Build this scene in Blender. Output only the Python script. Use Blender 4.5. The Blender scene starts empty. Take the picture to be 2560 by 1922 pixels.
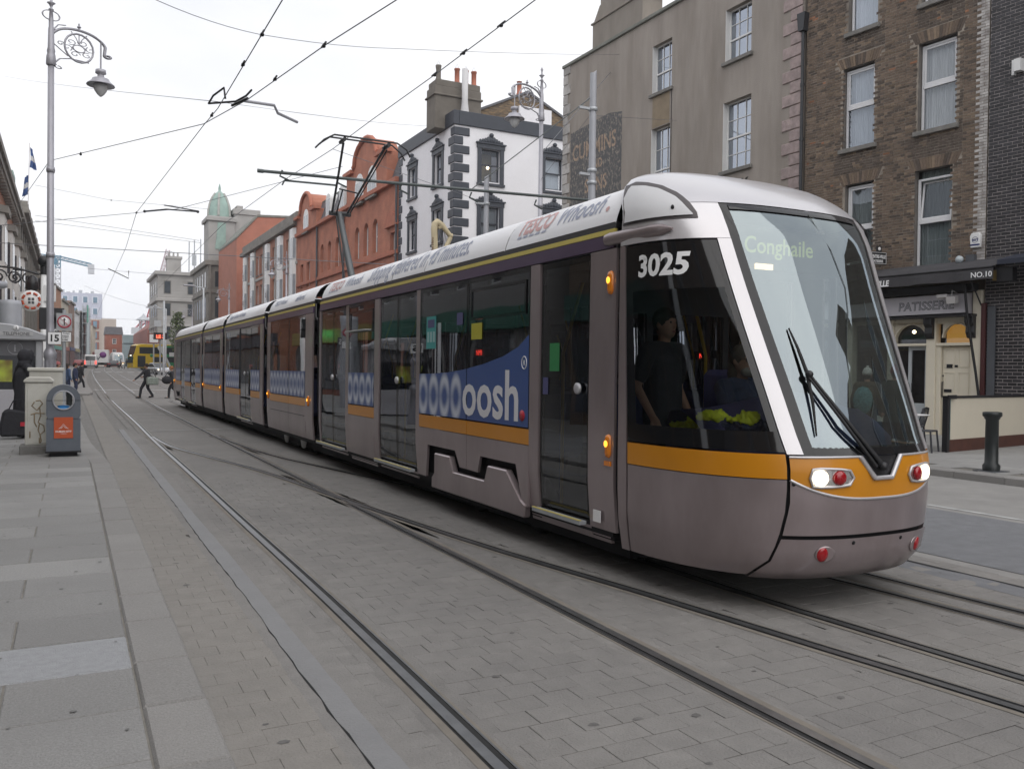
import bpy, bmesh, math, random
from mathutils import Vector, Matrix
random.seed(11)
S = bpy.context.scene
COL = S.collection
# ---------------------------------------------------------------- camera
cam = bpy.data.cameras.new('camera')
cam.sensor_width = 36.0
cam.lens = 30.108
cam.clip_start = 0.05
cam.clip_end = 3000.0
camo = bpy.data.objects.new('camera', cam)
COL.objects.link(camo)
camo.matrix_world = Matrix(((0.8884, -0.0032, -0.4591, 0.0), (-0.4590, 0.0199, -0.8882, 0.0), (0.0120, 0.9998, 0.0162, 1.72), (0, 0, 0, 1)))
S.camera = camo
# ---------------------------------------------------------------- overcast sky
w = bpy.data.worlds.new('World')
S.world = w
w.use_nodes = True
wn = w.node_tree
wn.nodes.clear()
sky = wn.nodes.new('ShaderNodeTexSky')
sky.sky_type = 'NISHITA'
sky.sun_disc = False
sky.sun_elevation = math.radians(48)
sky.sun_rotation = math.radians(200)
sky.air_density = 1.0
sky.dust_density = 6.0
bg1 = wn.nodes.new('ShaderNodeBackground')
bg1.inputs[1].default_value = 0.05
wn.links.new(sky.outputs[0], bg1.inputs[0])
tc = wn.nodes.new('ShaderNodeTexCoord')
mp = wn.nodes.new('ShaderNodeMapping')
mp.inputs['Scale'].default_value = (1.0, 1.0, 2.6)
wn.links.new(tc.outputs['Generated'], mp.inputs[0])
nz = wn.nodes.new('ShaderNodeTexNoise')
nz.inputs['Scale'].default_value = 1.6
nz.inputs['Detail'].default_value = 6
nz.inputs['Roughness'].default_value = 0.5
wn.links.new(mp.outputs[0], nz.inputs['Vector'])
cr = wn.nodes.new('ShaderNodeValToRGB')
cr.color_ramp.elements[0].position = 0.36
cr.color_ramp.elements[0].color = (0.64, 0.66, 0.725, 1)
cr.color_ramp.elements[1].position = 0.62
cr.color_ramp.elements[1].color = (0.86, 0.865, 0.885, 1)
wn.links.new(nz.outputs['Fac'], cr.inputs[0])
bg2 = wn.nodes.new('ShaderNodeBackground')
bg2.inputs[1].default_value = 1.0
wn.links.new(cr.outputs[0], bg2.inputs[0])
mx = wn.nodes.new('ShaderNodeMixShader')
mx.inputs[0].default_value = 0.93
wn.links.new(bg1.outputs[0], mx.inputs[1])
wn.links.new(bg2.outputs[0], mx.inputs[2])
wo = wn.nodes.new('ShaderNodeOutputWorld')
wn.links.new(mx.outputs[0], wo.inputs[0])
sd = bpy.data.lights.new('sun', 'SUN')
sd.energy = 0.9
sd.angle = math.radians(75)
sd.color = (1.0, 0.97, 0.93)
so = bpy.data.objects.new('sun', sd)
COL.objects.link(so)
so.rotation_euler = (math.radians(38), math.radians(-14), math.radians(20))
# ---------------------------------------------------------------- render
S.view_settings.view_transform = 'Standard'
S.view_settings.look = 'None'
S.view_settings.exposure = 0.48
S.view_settings.gamma = 1.0
S.view_settings.use_curve_mapping = False
S.render.engine = 'CYCLES'
cy = S.cycles
cy.use_denoising = True
try:
    cy.denoiser = 'OPENIMAGEDENOISE'
except Exception:
    pass
cy.max_bounces = 7
cy.diffuse_bounces = 3
cy.glossy_bounces = 4
cy.transmission_bounces = 5
cy.transparent_max_bounces = 12
cy.sample_clamp_indirect = 6.0
cy.caustics_reflective = False
cy.caustics_refractive = False
# ---------------------------------------------------------------- helpers
R = math.radians
W = {}


def thing(name, label, cat, loc=(0, 0, 0), rz=0.0, group=None, kind=None):
    o = bpy.data.objects.new(name, None)
    COL.objects.link(o)
    o.empty_display_size = 0.2
    o.location = loc
    o.rotation_euler = (0, 0, rz)
    tag(o, label, cat, group, kind)
    return o


def tag(o, label=None, cat=None, group=None, kind=None):
    if label: o['label'] = label
    if cat: o['category'] = cat
    if group: o['group'] = group
    if kind: o['kind'] = kind
    return o


def inst(mesh, name, parent=None, loc=(0, 0, 0), rot=(0, 0, 0), sc=(1, 1, 1)):
    o = bpy.data.objects.new(name, mesh)
    COL.objects.link(o)
    o.location = loc
    o.rotation_euler = rot
    o.scale = sc
    if parent: o.parent = parent
    return o


def copy_tree(o, parent=None):
    c = o.copy()
    COL.objects.link(c)
    if parent: c.parent = parent
    for ch in list(o.children): copy_tree(ch, c)
    return c


class MB:
    """collects geometry; build() links it as one mesh object"""

    def __init__(s, off=(0, 0, 0)):
        s.v = []; s.f = []; s.m = []; s.sm = []; s.off = Vector(off)

    def add(s, vs, fs, m=0, smooth=False):
        b = len(s.v)
        o = s.off
        s.v += [(p[0] - o.x, p[1] - o.y, p[2] - o.z) for p in vs]
        for f in fs:
            s.f.append([i + b for i in f]); s.m.append(m); s.sm.append(smooth)
        return s

    def box(s, x0, x1, y0, y1, z0, z1, m=0):
        vs = [(x0, y0, z0), (x1, y0, z0), (x1, y1, z0), (x0, y1, z0), (x0, y0, z1), (x1, y0, z1), (x1, y1, z1), (x0, y1, z1)]
        return s.add(vs, [(3, 2, 1, 0), (4, 5, 6, 7), (0, 1, 5, 4), (1, 2, 6, 5), (2, 3, 7, 6), (3, 0, 4, 7)], m)

    def tbox(s, c, sx, sy, sz, mat, m=0):
        vs = []
        for k in range(8):
            p = Vector(((k & 1) - .5, ((k >> 1) & 1) - .5, ((k >> 2) & 1) - .5))
            p = mat @ Vector((p.x * sx, p.y * sy, p.z * sz))
            vs.append(p + Vector(c))
        return s.add(vs, [(0, 2, 3, 1), (4, 5, 7, 6), (0, 1, 5, 4), (1, 3, 7, 5), (3, 2, 6, 7), (2, 0, 4, 6)], m)

    def beam(s, p, q, wd, ht=None, m=0, up=(0, 0, 1)):
        p = Vector(p); q = Vector(q); d = q - p
        L = d.length
        d.normalize()
        u = Vector(up)
        x = d.cross(u)
        if x.length < 1e-4: x = d.cross(Vector((1, 0, 0)))
        x.normalize(); z = x.cross(d)
        M3 = Matrix((x, d, z)).transposed()
        return s.tbox((p + q) / 2, wd, L, ht or wd, M3, m)

    def quad(s, a, b, c, d, m=0):
        return s.add([a, b, c, d], [(0, 1, 2, 3)], m)

    def tube(s, pts, r, n=8, m=0, closed=False, cap=True):
        pts = [Vector(p) for p in pts]
        N = len(pts)
        rs = r if isinstance(r, (list, tuple)) else [r] * N
        rings = []
        prev = None
        for i, p in enumerate(pts):
            if closed: t = pts[(i + 1) % N] - pts[i - 1]
            else: t = pts[min(i + 1, N - 1)] - pts[max(i - 1, 0)]
            if t.length < 1e-9: t = Vector((0, 0, 1))
            t.normalize()
            if prev is None:
                a = t.cross(Vector((0, 0, 1)))
                if a.length < 0.05: a = t.cross(Vector((1, 0, 0)))
            else:
                a = prev - t * prev.dot(t)
                if a.length < 1e-6: a = t.cross(Vector((0.3, 1, 0.2)))
            a.normalize(); prev = a
            b = t.cross(a)
            rings.append([p + (a * math.cos(2 * math.pi * k / n) + b * math.sin(2 * math.pi * k / n)) * rs[i] for k in range(n)])
        return s.loft(rings, m, closed, cap)

    def loft(s, rings, m=0, closed=False, cap=True, smooth=True):
        n = len(rings[0]); N = len(rings)
        vs = [p for r in rings for p in r]
        fs = []
        for i in range(N if closed else N - 1):
            j = (i + 1) % N
            for k in range(n):
                fs.append((i * n + k, i * n + (k + 1) % n, j * n + (k + 1) % n, j * n + k))
        s.add(vs, fs, m, smooth)
        if cap and not closed:
            s.add(rings[0], [tuple(range(n - 1, -1, -1))], m)
            s.add(rings[-1], [tuple(range(n))], m)
        return s

    def grid(s, rows, m=0, smooth=True, flip=False):
        n = len(rows[0])
        vs = [p for r in rows for p in r]
        fs = []
        for i in range(len(rows) - 1):
            for k in range(n - 1):
                f = (i * n + k, i * n + k + 1, (i + 1) * n + k + 1, (i + 1) * n + k)
                fs.append(f[::-1] if flip else f)
        return s.add(vs, fs, m, smooth)

    def lathe(s, prof, c=(0, 0, 0), n=14, m=0, axis='z', cap=True):
        rings = []
        for r, z in prof:
            ring = []
            for k in range(n):
                a = 2 * math.pi * k / n
                x, y = r * math.cos(a), r * math.sin(a)
                if axis == 'z': q = (c[0] + x, c[1] + y, c[2] + z)
                elif axis == 'x': q = (c[0] + z, c[1] + x, c[2] + y)
                else: q = (c[0] + x, c[1] + z, c[2] + y)
                ring.append(q)
            rings.append(ring)
        return s.loft(rings, m, cap=cap)

    def prism(s, poly, axis, a, b, m=0):
        """poly: 2d list; extruded from a to b along axis ('x': poly is (y,z); 'y': (x,z); 'z': (x,y))"""
        def P(p, h):
            return {'x': (h, p[0], p[1]), 'y': (p[0], h, p[1]), 'z': (p[0], p[1], h)}[axis]
        n = len(poly)
        vs = [P(p, a) for p in poly] + [P(p, b) for p in poly]
        fs = [tuple(range(n)), tuple(range(2 * n - 1, n - 1, -1))]
        for k in range(n):
            fs.append((k, (k + 1) % n, n + (k + 1) % n, n + k))
        return s.add(vs, fs, m)

    def ball(s, c, r, m=0, sx=1, sy=1, sz=1, n=10):
        rings = []
        for i in range(n // 2 + 2):
            a = math.pi * (i + 0.02) / (n // 2 + 1.04)
            rings.append([(c[0] + r * sx * math.sin(a) * math.cos(2 * math.pi * k / n), c[1] + r * sy * math.sin(a) * math.sin(2 * math.pi * k / n), c[2] - r * sz * math.cos(a)) for k in range(n)])
        return s.loft(rings, m)

    def mesh(s, name, mats):
        me = bpy.data.meshes.new(name)
        me.from_pydata(s.v, [], s.f)
        for mt in (mats if isinstance(mats, (list, tuple)) else [mats]): me.materials.append(mt)
        me.polygons.foreach_set('material_index', s.m)
        me.polygons.foreach_set('use_smooth', s.sm)
        me.update()
        return me

    def build(s, name, mats, parent=None, bevel=0, loc=(0, 0, 0), fixn=True, seg=1):
        me = s.mesh(name, mats)
        if fixn:
            bm = bmesh.new(); bm.from_mesh(me)
            bmesh.ops.recalc_face_normals(bm, faces=bm.faces)
            bm.to_mesh(me); bm.free()
        o = inst(me, name, parent, loc)
        if bevel:
            md = o.modifiers.new('edge', 'BEVEL')
            md.width = bevel; md.segments = seg; md.limit_method = 'ANGLE'; md.angle_limit = R(40)
        return o


_M = {}


def M(name, col, rough=0.6, metal=0.0, var=0.12, sc=3.0, bump=0.0, bsc=40.0, dirt=None, dsc=0.7, damt=0.5, stretch=None, emit=None, es=0.0, coat=0.0, spec=None, island=0.0, alpha=None):
    """weathered procedural material: base colour varied by noise, optional dirt colour in patches, fine bump, tone per piece"""
    if name in _M: return _M[name]
    m = bpy.data.materials.new(name)
    m.use_nodes = True
    t = m.node_tree; N = t.nodes; L = t.links
    b = N['Principled BSDF']
    b.inputs['Roughness'].default_value = rough
    b.inputs['Metallic'].default_value = metal
    if coat:
        b.inputs['Coat Weight'].default_value = coat
        b.inputs['Coat Roughness'].default_value = 0.08
    if spec is not None: b.inputs['Specular IOR Level'].default_value = spec
    tc = N.new('ShaderNodeTexCoord')
    vec = tc.outputs['Object']
    if stretch:
        mp = N.new('ShaderNodeMapping'); mp.inputs['Scale'].default_value = stretch
        L.new(vec, mp.inputs[0]); svec = mp.outputs[0]
    else: svec = vec
    c = None
    if var or island:
        nz = N.new('ShaderNodeTexNoise'); nz.inputs['Scale'].default_value = sc; nz.inputs['Detail'].default_value = 5
        nz.inputs['Roughness'].default_value = 0.6
        L.new(svec, nz.inputs['Vector'])
        mr = N.new('ShaderNodeMapRange')
        mr.inputs[1].default_value = 0.25; mr.inputs[2].default_value = 0.75
        mr.inputs[3].default_value = 1 - var; mr.inputs[4].default_value = 1 + var
        L.new(nz.outputs['Fac'], mr.inputs[0])
        val = mr.outputs[0]
        if island:
            ge = N.new('ShaderNodeNewGeometry'); oi = N.new('ShaderNodeObjectInfo')
            ad = N.new('ShaderNodeMath'); ad.operation = 'ADD'
            L.new(ge.outputs['Random Per Island'], ad.inputs[0]); L.new(oi.outputs['Random'], ad.inputs[1])
            fr = N.new('ShaderNodeMath'); fr.operation = 'FRACT'
            L.new(ad.outputs[0], fr.inputs[0])
            m2 = N.new('ShaderNodeMapRange'); m2.inputs[3].default_value = 1 - island; m2.inputs[4].default_value = 1 + island
            L.new(fr.outputs[0], m2.inputs[0])
            mu = N.new('ShaderNodeMath'); mu.operation = 'MULTIPLY'
            L.new(val, mu.inputs[0]); L.new(m2.outputs[0], mu.inputs[1]); val = mu.outputs[0]
        mc = N.new('ShaderNodeMix'); mc.data_type = 'RGBA'; mc.blend_type = 'MULTIPLY'
        mc.inputs[0].default_value = 1.0
        mc.inputs[6].default_value = (*col, 1)
        L.new(val, mc.inputs[7])
        c = mc.outputs[2]
    if dirt:
        n2 = N.new('ShaderNodeTexNoise'); n2.inputs['Scale'].default_value = dsc; n2.inputs['Detail'].default_value = 8
        n2.inputs['Roughness'].default_value = 0.65
        L.new(svec, n2.inputs['Vector'])
        r2 = N.new('ShaderNodeMapRange'); r2.inputs[1].default_value = 0.42; r2.inputs[2].default_value = 0.72
        r2.inputs[3].default_value = 0; r2.inputs[4].default_value = damt
        L.new(n2.outputs['Fac'], r2.inputs[0])
        md = N.new('ShaderNodeMix'); md.data_type = 'RGBA'
        L.new(r2.outputs[0], md.inputs[0])
        if c: L.new(c, md.inputs[6])
        else: md.inputs[6].default_value = (*col, 1)
        md.inputs[7].default_value = (*dirt, 1)
        c = md.outputs[2]
    if c: L.new(c, b.inputs['Base Color'])
    else: b.inputs['Base Color'].default_value = (*col, 1)
    if bump:
        n3 = N.new('ShaderNodeTexNoise'); n3.inputs['Scale'].default_value = bsc; n3.inputs['Detail'].default_value = 4
        L.new(vec, n3.inputs['Vector'])
        bp = N.new('ShaderNodeBump'); bp.inputs['Strength'].default_value = bump; bp.inputs['Distance'].default_value = 0.02
        L.new(n3.outputs['Fac'], bp.inputs['Height']); L.new(bp.outputs[0], b.inputs['Normal'])
    if emit:
        b.inputs['Emission Color'].default_value = (*emit, 1); b.inputs['Emission Strength'].default_value = es
    _M[name] = m
    return m


def GL(name, tint=(0.5, 0.5, 0.5), refl=1.45, rough=0.02, base=0.03, wav=0.0, gcol=(0.93, 0.96, 1.0)):
    """window glass: tinted see-through sheet with a fresnel reflection"""
    if name in _M: return _M[name]
    m = bpy.data.materials.new(name)
    m.use_nodes = True
    t = m.node_tree; N = t.nodes; L = t.links
    N.remove(N['Principled BSDF'])
    tr = N.new('ShaderNodeBsdfTransparent'); tr.inputs[0].default_value = (*tint, 1)
    gl = N.new('ShaderNodeBsdfGlossy'); gl.inputs['Roughness'].default_value = rough
    gl.inputs[0].default_value = (*gcol, 1)
    fr = N.new('ShaderNodeFresnel'); fr.inputs[0].default_value = refl
    ad = N.new('ShaderNodeMath'); ad.operation = 'ADD'; ad.inputs[1].default_value = base; ad.use_clamp = True
    L.new(fr.outputs[0], ad.inputs[0])
    if wav:
        tcx = N.new('ShaderNodeTexCoord')
        nz = N.new('ShaderNodeTexNoise'); nz.inputs['Scale'].default_value = 1.1; nz.inputs['Detail'].default_value = 1
        L.new(tcx.outputs['Object'], nz.inputs['Vector'])
        bp = N.new('ShaderNodeBump'); bp.inputs['Strength'].default_value = wav; bp.inputs['Distance'].default_value = 0.03
        L.new(nz.outputs['Fac'], bp.inputs['Height'])
        L.new(bp.outputs[0], gl.inputs['Normal']); 
    mx = N.new('ShaderNodeMixShader')
    L.new(ad.outputs[0], mx.inputs[0]); L.new(tr.outputs[0], mx.inputs[1]); L.new(gl.outputs[0], mx.inputs[2])
    L.new(mx.outputs[0], N['Material Output'].inputs[0])
    _M[name] = m
    return m


def BRK(name, c1, c2, mortar, wd=0.225, ht=0.075, ms=0.01, var=0.25, scale=1.0):
    """brick courses for far walls, drawn in facade coordinates"""
    if name in _M: return _M[name]
    m = bpy.data.materials.new(name)
    m.use_nodes = True
    t = m.node_tree; N = t.nodes; L = t.links
    b = N['Principled BSDF']; b.inputs['Roughness'].default_value = 0.85
    tc = N.new('ShaderNodeTexCoord'); sp = N.new('ShaderNodeSeparateXYZ'); L.new(tc.outputs['Object'], sp.inputs[0])
    ad = N.new('ShaderNodeMath'); ad.operation = 'ADD'; L.new(sp.outputs[0], ad.inputs[0]); L.new(sp.outputs[1], ad.inputs[1])
    cb = N.new('ShaderNodeCombineXYZ'); L.new(ad.outputs[0], cb.inputs[0]); L.new(sp.outputs[2], cb.inputs[1])
    br = N.new('ShaderNodeTexBrick')
    br.inputs['Color1'].default_value = (*c1, 1); br.inputs['Color2'].default_value = (*c2, 1); br.inputs['Mortar'].default_value = (*mortar, 1)
    br.inputs['Scale'].default_value = scale; br.inputs['Brick Width'].default_value = wd; br.inputs['Row Height'].default_value = ht
    br.inputs['Mortar Size'].default_value = ms
    L.new(cb.outputs[0], br.inputs['Vector'])
    nz = N.new('ShaderNodeTexNoise'); nz.inputs['Scale'].default_value = 0.8; nz.inputs['Detail'].default_value = 6; L.new(tc.outputs['Object'], nz.inputs['Vector'])
    mr = N.new('ShaderNodeMapRange'); mr.inputs[1].default_value = 0.3; mr.inputs[2].default_value = 0.7; mr.inputs[3].default_value = 1 - var; mr.inputs[4].default_value = 1 + var * 0.5
    L.new(nz.outputs['Fac'], mr.inputs[0])
    mc = N.new('ShaderNodeMix'); mc.data_type = 'RGBA'; mc.blend_type = 'MULTIPLY'; mc.inputs[0].default_value = 1
    L.new(br.outputs[0], mc.inputs[6]); L.new(mr.outputs[0], mc.inputs[7]); L.new(mc.outputs[2], b.inputs['Base Color'])
    _M[name] = m
    return m


def text(s, size, origin, xd, yd, mat, name='lettering', parent=None, ext=0.004, bold=0.0, shear=0.0, align='CENTER', off=(0, 0, 0), warp=None, sx=1.0, fit=None):
    """lettering as thin real geometry; xd = reading direction, yd = up"""
    cu = bpy.data.curves.new(name, 'FONT')
    cu.body = s; cu.size = size; cu.extrude = ext; cu.offset = bold; cu.shear = shear
    cu.align_x = align; cu.resolution_u = 3
    o = bpy.data.objects.new(name, cu)
    me = bpy.data.meshes.new_from_object(o)
    bpy.data.objects.remove(o); bpy.data.curves.remove(cu)
    if fit and me.vertices:
        xs_ = [v.co.x for v in me.vertices]; sx = fit / (max(xs_) - min(xs_))
    if warp:
        bm = bmesh.new(); bm.from_mesh(me); bmesh.ops.triangulate(bm, faces=bm.faces)
        for _ in range(3):
            es_ = [e for e in bm.edges if e.calc_length() > .06]
            if es_: bmesh.ops.subdivide_edges(bm, edges=es_, cuts=1); bmesh.ops.triangulate(bm, faces=bm.faces)
        bm.to_mesh(me); bm.free()
    xd = Vector(xd).normalized(); yd = Vector(yd).normalized(); zd = xd.cross(yd)
    og = Vector(origin) - Vector(off)
    for v in me.vertices:
        p = v.co.copy()
        if warp: q = Vector(warp(p.x * sx, p.y, p.z)) - Vector(off)
        else: q = og + xd * (p.x * sx) + yd * p.y + zd * p.z
        v.co = q
    me.materials.clear(); me.materials.append(mat)
    me.update()
    return inst(me, name, parent)


def wall_grid(mb, x0, x1, z0, z1, ops, depth=0.25, m=0, mr=None, y=0.0):
    """facade in local x-z at y with real rectangular openings and their reveals going inward (-y)"""
    xs = sorted({x0, x1, *[c for o in ops for c in o[:2] if x0 < c < x1]})
    zs = sorted({z0, z1, *[c for o in ops for c in o[2:4] if z0 < c < z1]})
    for i in range(len(xs) - 1):
        for j in range(len(zs) - 1):
            cx, cz = (xs[i] + xs[i + 1]) / 2, (zs[j] + zs[j + 1]) / 2
            if any(o[0] < cx < o[1] and o[2] < cz < o[3] for o in ops): continue
            mb.quad((xs[i], y, zs[j]), (xs[i + 1], y, zs[j]), (xs[i + 1], y, zs[j + 1]), (xs[i], y, zs[j + 1]), m)
    mr = m if mr is None else mr
    for a, b, c, d in [o[:4] for o in ops]:
        e = y - depth
        mb.quad((a, y, c), (a, y, d), (a, e, d), (a, e, c), mr)
        mb.quad((b, y, c), (b, y, d), (b, e, d), (b, e, c), mr)
        mb.quad((a, y, c), (b, y, c), (b, e, c), (a, e, c), mr)
        mb.quad((a, y, d), (b, y, d), (b, e, d), (a, e, d), mr)


def gz(y):
    return 0.0 if y < 50 else min((y - 50) * 0.0105, 1.5)


# ---- shared materials
DARK = M('dark_void', (0.012, 0.012, 0.014), 0.8, var=0.0)
BLACK = M('black_paint', (0.015, 0.015, 0.017), 0.4, var=0.1)
BLKRUB = M('black_rubber', (0.02, 0.02, 0.02), 0.75, var=0.2)
WHITE = M('white_paint', (0.78, 0.78, 0.77), 0.45, var=0.05, dirt=(0.5, 0.48, 0.45), dsc=1.5, damt=0.2)
GALV = M('galvanised_steel', (0.46, 0.48, 0.50), 0.45, 0.35, var=0.12, sc=6)
SILV = M('silver_grey_paint', (0.40, 0.40, 0.43), 0.45, 0.25, var=0.1, sc=5, dirt=(0.2, 0.2, 0.21), damt=0.25)
DGREY = M('dark_grey_paint', (0.08, 0.085, 0.095), 0.5, var=0.12)
GREENSTEEL = M('dark_green_steel', (0.085, 0.10, 0.098), 0.5, 0.2, var=0.15)
WIRE = M('wire', (0.20, 0.205, 0.22), 0.5, 0.4, var=0.0)
REDL = M('red_lens', (0.35, 0.004, 0.01), 0.15, var=0.05, coat=0.6)
AMBER = M('amber_lens', (0.75, 0.22, 0.01), 0.2, var=0.05, coat=0.5)
AMBERLIT = M('amber_lit', (0.9, 0.35, 0.02), 0.3, var=0, emit=(1.0, 0.42, 0.04), es=1.6)
PANE = M('far_window_pane', (0.05, 0.06, 0.07), 0.08, var=0.3, sc=0.9, spec=0.7)
PANEL = M('far_window_pane_pale', (0.30, 0.33, 0.36), 0.12, var=0.35, sc=0.7, spec=0.6)
# ================================================================= GROUND
ASPH = M('asphalt', (0.10, 0.105, 0.115), 0.9, var=0.22, sc=2.0, bump=0.5, bsc=90, dirt=(0.17, 0.165, 0.16), dsc=0.5, damt=0.55)
ASPHB = M('bluish_asphalt', (0.175, 0.178, 0.187), 0.88, var=0.14, sc=6, bump=0.5, bsc=120, dirt=(0.16, 0.165, 0.175), dsc=0.8, damt=0.5)
CONC = M('worn_concrete', (0.27, 0.262, 0.25), 0.9, var=0.12, sc=2.5, bump=0.4, bsc=80, dirt=(0.17, 0.165, 0.16), dsc=0.6, damt=0.5)
SETTM = M('concrete_sett', (0.222, 0.212, 0.20), 0.9, var=0.10, sc=7, bump=0.45, bsc=70, dirt=(0.135, 0.13, 0.128), dsc=0.55, damt=0.55, island=0.04)
SETTT = M('tan_concrete_sett', (0.240, 0.225, 0.206), 0.9, var=0.10, sc=7, bump=0.45, bsc=70, dirt=(0.19, 0.18, 0.165), dsc=0.6, damt=0.6, island=0.025)
JOINT = M('sett_joint', (0.20, 0.191, 0.18), 0.95, var=0.25, sc=9, bump=0.5, bsc=90)
SLAB = M('granite_slab', (0.268, 0.263, 0.255), 0.85, var=0.20, sc=70, bump=0.5, bsc=110, dirt=(0.20, 0.195, 0.19), dsc=1.1, damt=0.5, island=0.13)
SLABJ = M('slab_joint', (0.18, 0.168, 0.148), 0.95, var=0.3, sc=8)
KERB = M('granite_kerb', (0.262, 0.253, 0.242), 0.85, var=0.18, sc=70, bump=0.5, bsc=110, dirt=(0.2, 0.19, 0.18), dsc=1.0, damt=0.5, island=0.08)
RAILM = M('worn_rail_steel', (0.24, 0.245, 0.25), 0.30, 0.75, var=0.2, sc=8)
GROOVE = M('rail_groove', (0.018, 0.018, 0.018), 0.85, var=0.4, sc=5)
SEAL = M('tan_rail_sealant', (0.20, 0.178, 0.15), 0.9, var=0.2, sc=4, dirt=(0.14, 0.13, 0.12), dsc=1.5, damt=0.6)
PATCH = M('grey_repair_strip', (0.222, 0.221, 0.222), 0.75, var=0.08, sc=3, bump=0.3, bsc=60, dirt=(0.18, 0.18, 0.185), dsc=1.2, damt=0.5)
PAINTW = M('road_marking_white', (0.42, 0.42, 0.41), 0.85, var=0.2, sc=5, dirt=(0.2, 0.2, 0.2), dsc=2.2, damt=0.8)

# wide ground sheet, gently rising beyond the junction
mb = MB()
ys = [-65, 0, 20, 50, 80, 110, 150, 200, 260, 400, 905]
xs = [-290, -60, -20, 0, 20, 60, 290]
mb.grid([[(x, y, gz(y) - .06) for x in xs] for y in ys], smooth=False)
tag(mb.build('ground', ASPH), 'dark asphalt ground stretching away under the whole street', kind='structure')
mb = MB()
rows = []
for y in (-12, 2, 6, 14, 30, 50, 80, 115, 150, 200, 300):
    b = 0 if y < 60 else (y - 60) ** 1.5 * .0022
    rows.append([(-.1 + b, y, gz(y) - .0155), (8 + b, y, gz(y) - .0155)])
mb.grid(rows, smooth=False)
trackbed = tag(mb.build('track_bed', JOINT), 'grey paved bed of the tram tracks along the street', kind='structure')

# ---- rails
LEFTR = [(1.55, -4), (1.62, 1.5), (1.66, 3.3), (1.70, 6.3), (1.71, 10), (1.73, 15), (1.74, 21.6), (1.80, 28.6), (1.84, 42), (1.95, 58.6), (2.3, 100), (3.2, 150), (5.5, 210)]
LEFT2 = [(3.08, -4), (3.14, 1.5), (3.16, 3.3), (3.2, 6.3), (3.2, 10), (3.21, 15), (3.23, 21.6), (3.28, 28.6), (3.37, 42), (3.6, 63), (4.1, 104), (4.9, 150), (7.1, 210)]
XO1 = [(4.75, -4), (4.48, 1.2), (4.37, 2.7), (4.2, 3.8), (3.96, 5.4), (3.65, 7.2), (3.43, 8.9), (3.2, 11.0), (2.82, 14.5), (2.35, 17.2), (1.95, 19.6), (1.80, 22.5)]
XO2 = [(6.20, -4), (6.0, 1.5), (5.83, 3.6), (5.76, 4.9), (5.6, 6.2), (5.3, 8.0), (4.95, 10.0), (4.35, 12.6), (3.95, 14.7), (3.62, 16.6), (3.42, 18.8), (3.27, 22.5)]
RIGHT1 = [(5.05, -4), (4.88, 2), (4.78, 3.5), (4.70, 4.5), (4.64, 6), (4.6, 8), (4.52, 12), (4.47, 20), (4.47, 45), (4.7, 63), (5.2, 104), (6.0, 150), (8.2, 210)]
RIGHT2 = [(6.5, -4), (6.3, 2), (6.22, 3.5), (6.17, 4.5), (6.13, 6), (6.08, 8), (6.0, 12), (5.95, 20), (5.95, 45), (6.2, 63), (6.7, 104), (7.5, 150), (9.7, 210)]


def smooth_line(P, step=0.6):
    out = []
    for i in range(len(P) - 1):
        p0 = Vector(P[max(i - 1, 0)]); p1 = Vector(P[i]); p2 = Vector(P[i + 1]); p3 = Vector(P[min(i + 2, len(P) - 1)])
        d1 = (p2 - p0) * .5 * ((p2 - p1).length / max(1e-6, (p2 - p0).length)) * 2 * .5 if i else (p2 - p1) * .5
        d2 = (p3 - p1) * ((p2 - p1).length / max(1e-6, (p3 - p1).length)) * .5
        d1 = d1 * 1.0; n = max(2, min(12, int((p2 - p1).length / step)))
        for k in range(n):
            t = k / n
            h = (2 * t ** 3 - 3 * t ** 2 + 1) * p1 + (t ** 3 - 2 * t ** 2 + t) * d1 * 2 + (-2 * t ** 3 + 3 * t ** 2) * p2 + (t ** 3 - t ** 2) * d2 * 2
            out.append(h)
    out.append(Vector(P[-1]))
    return out


def strip(mb, line, o0, o1, z, m=0):
    rows = []
    for i, p in enumerate(line):
        t = (line[min(i + 1, len(line) - 1)] - line[max(i - 1, 0)]).normalized()
        nn = Vector((t.y, -t.x))
        a, b = p + nn * o0, p + nn * o1
        g = gz(p.y)
        za, zb = z if isinstance(z, tuple) else (z, z)
        rows.append([(a.x, a.y, g + za), (b.x, b.y, g + zb)])
    mb.grid(rows, m, smooth=False)


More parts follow.
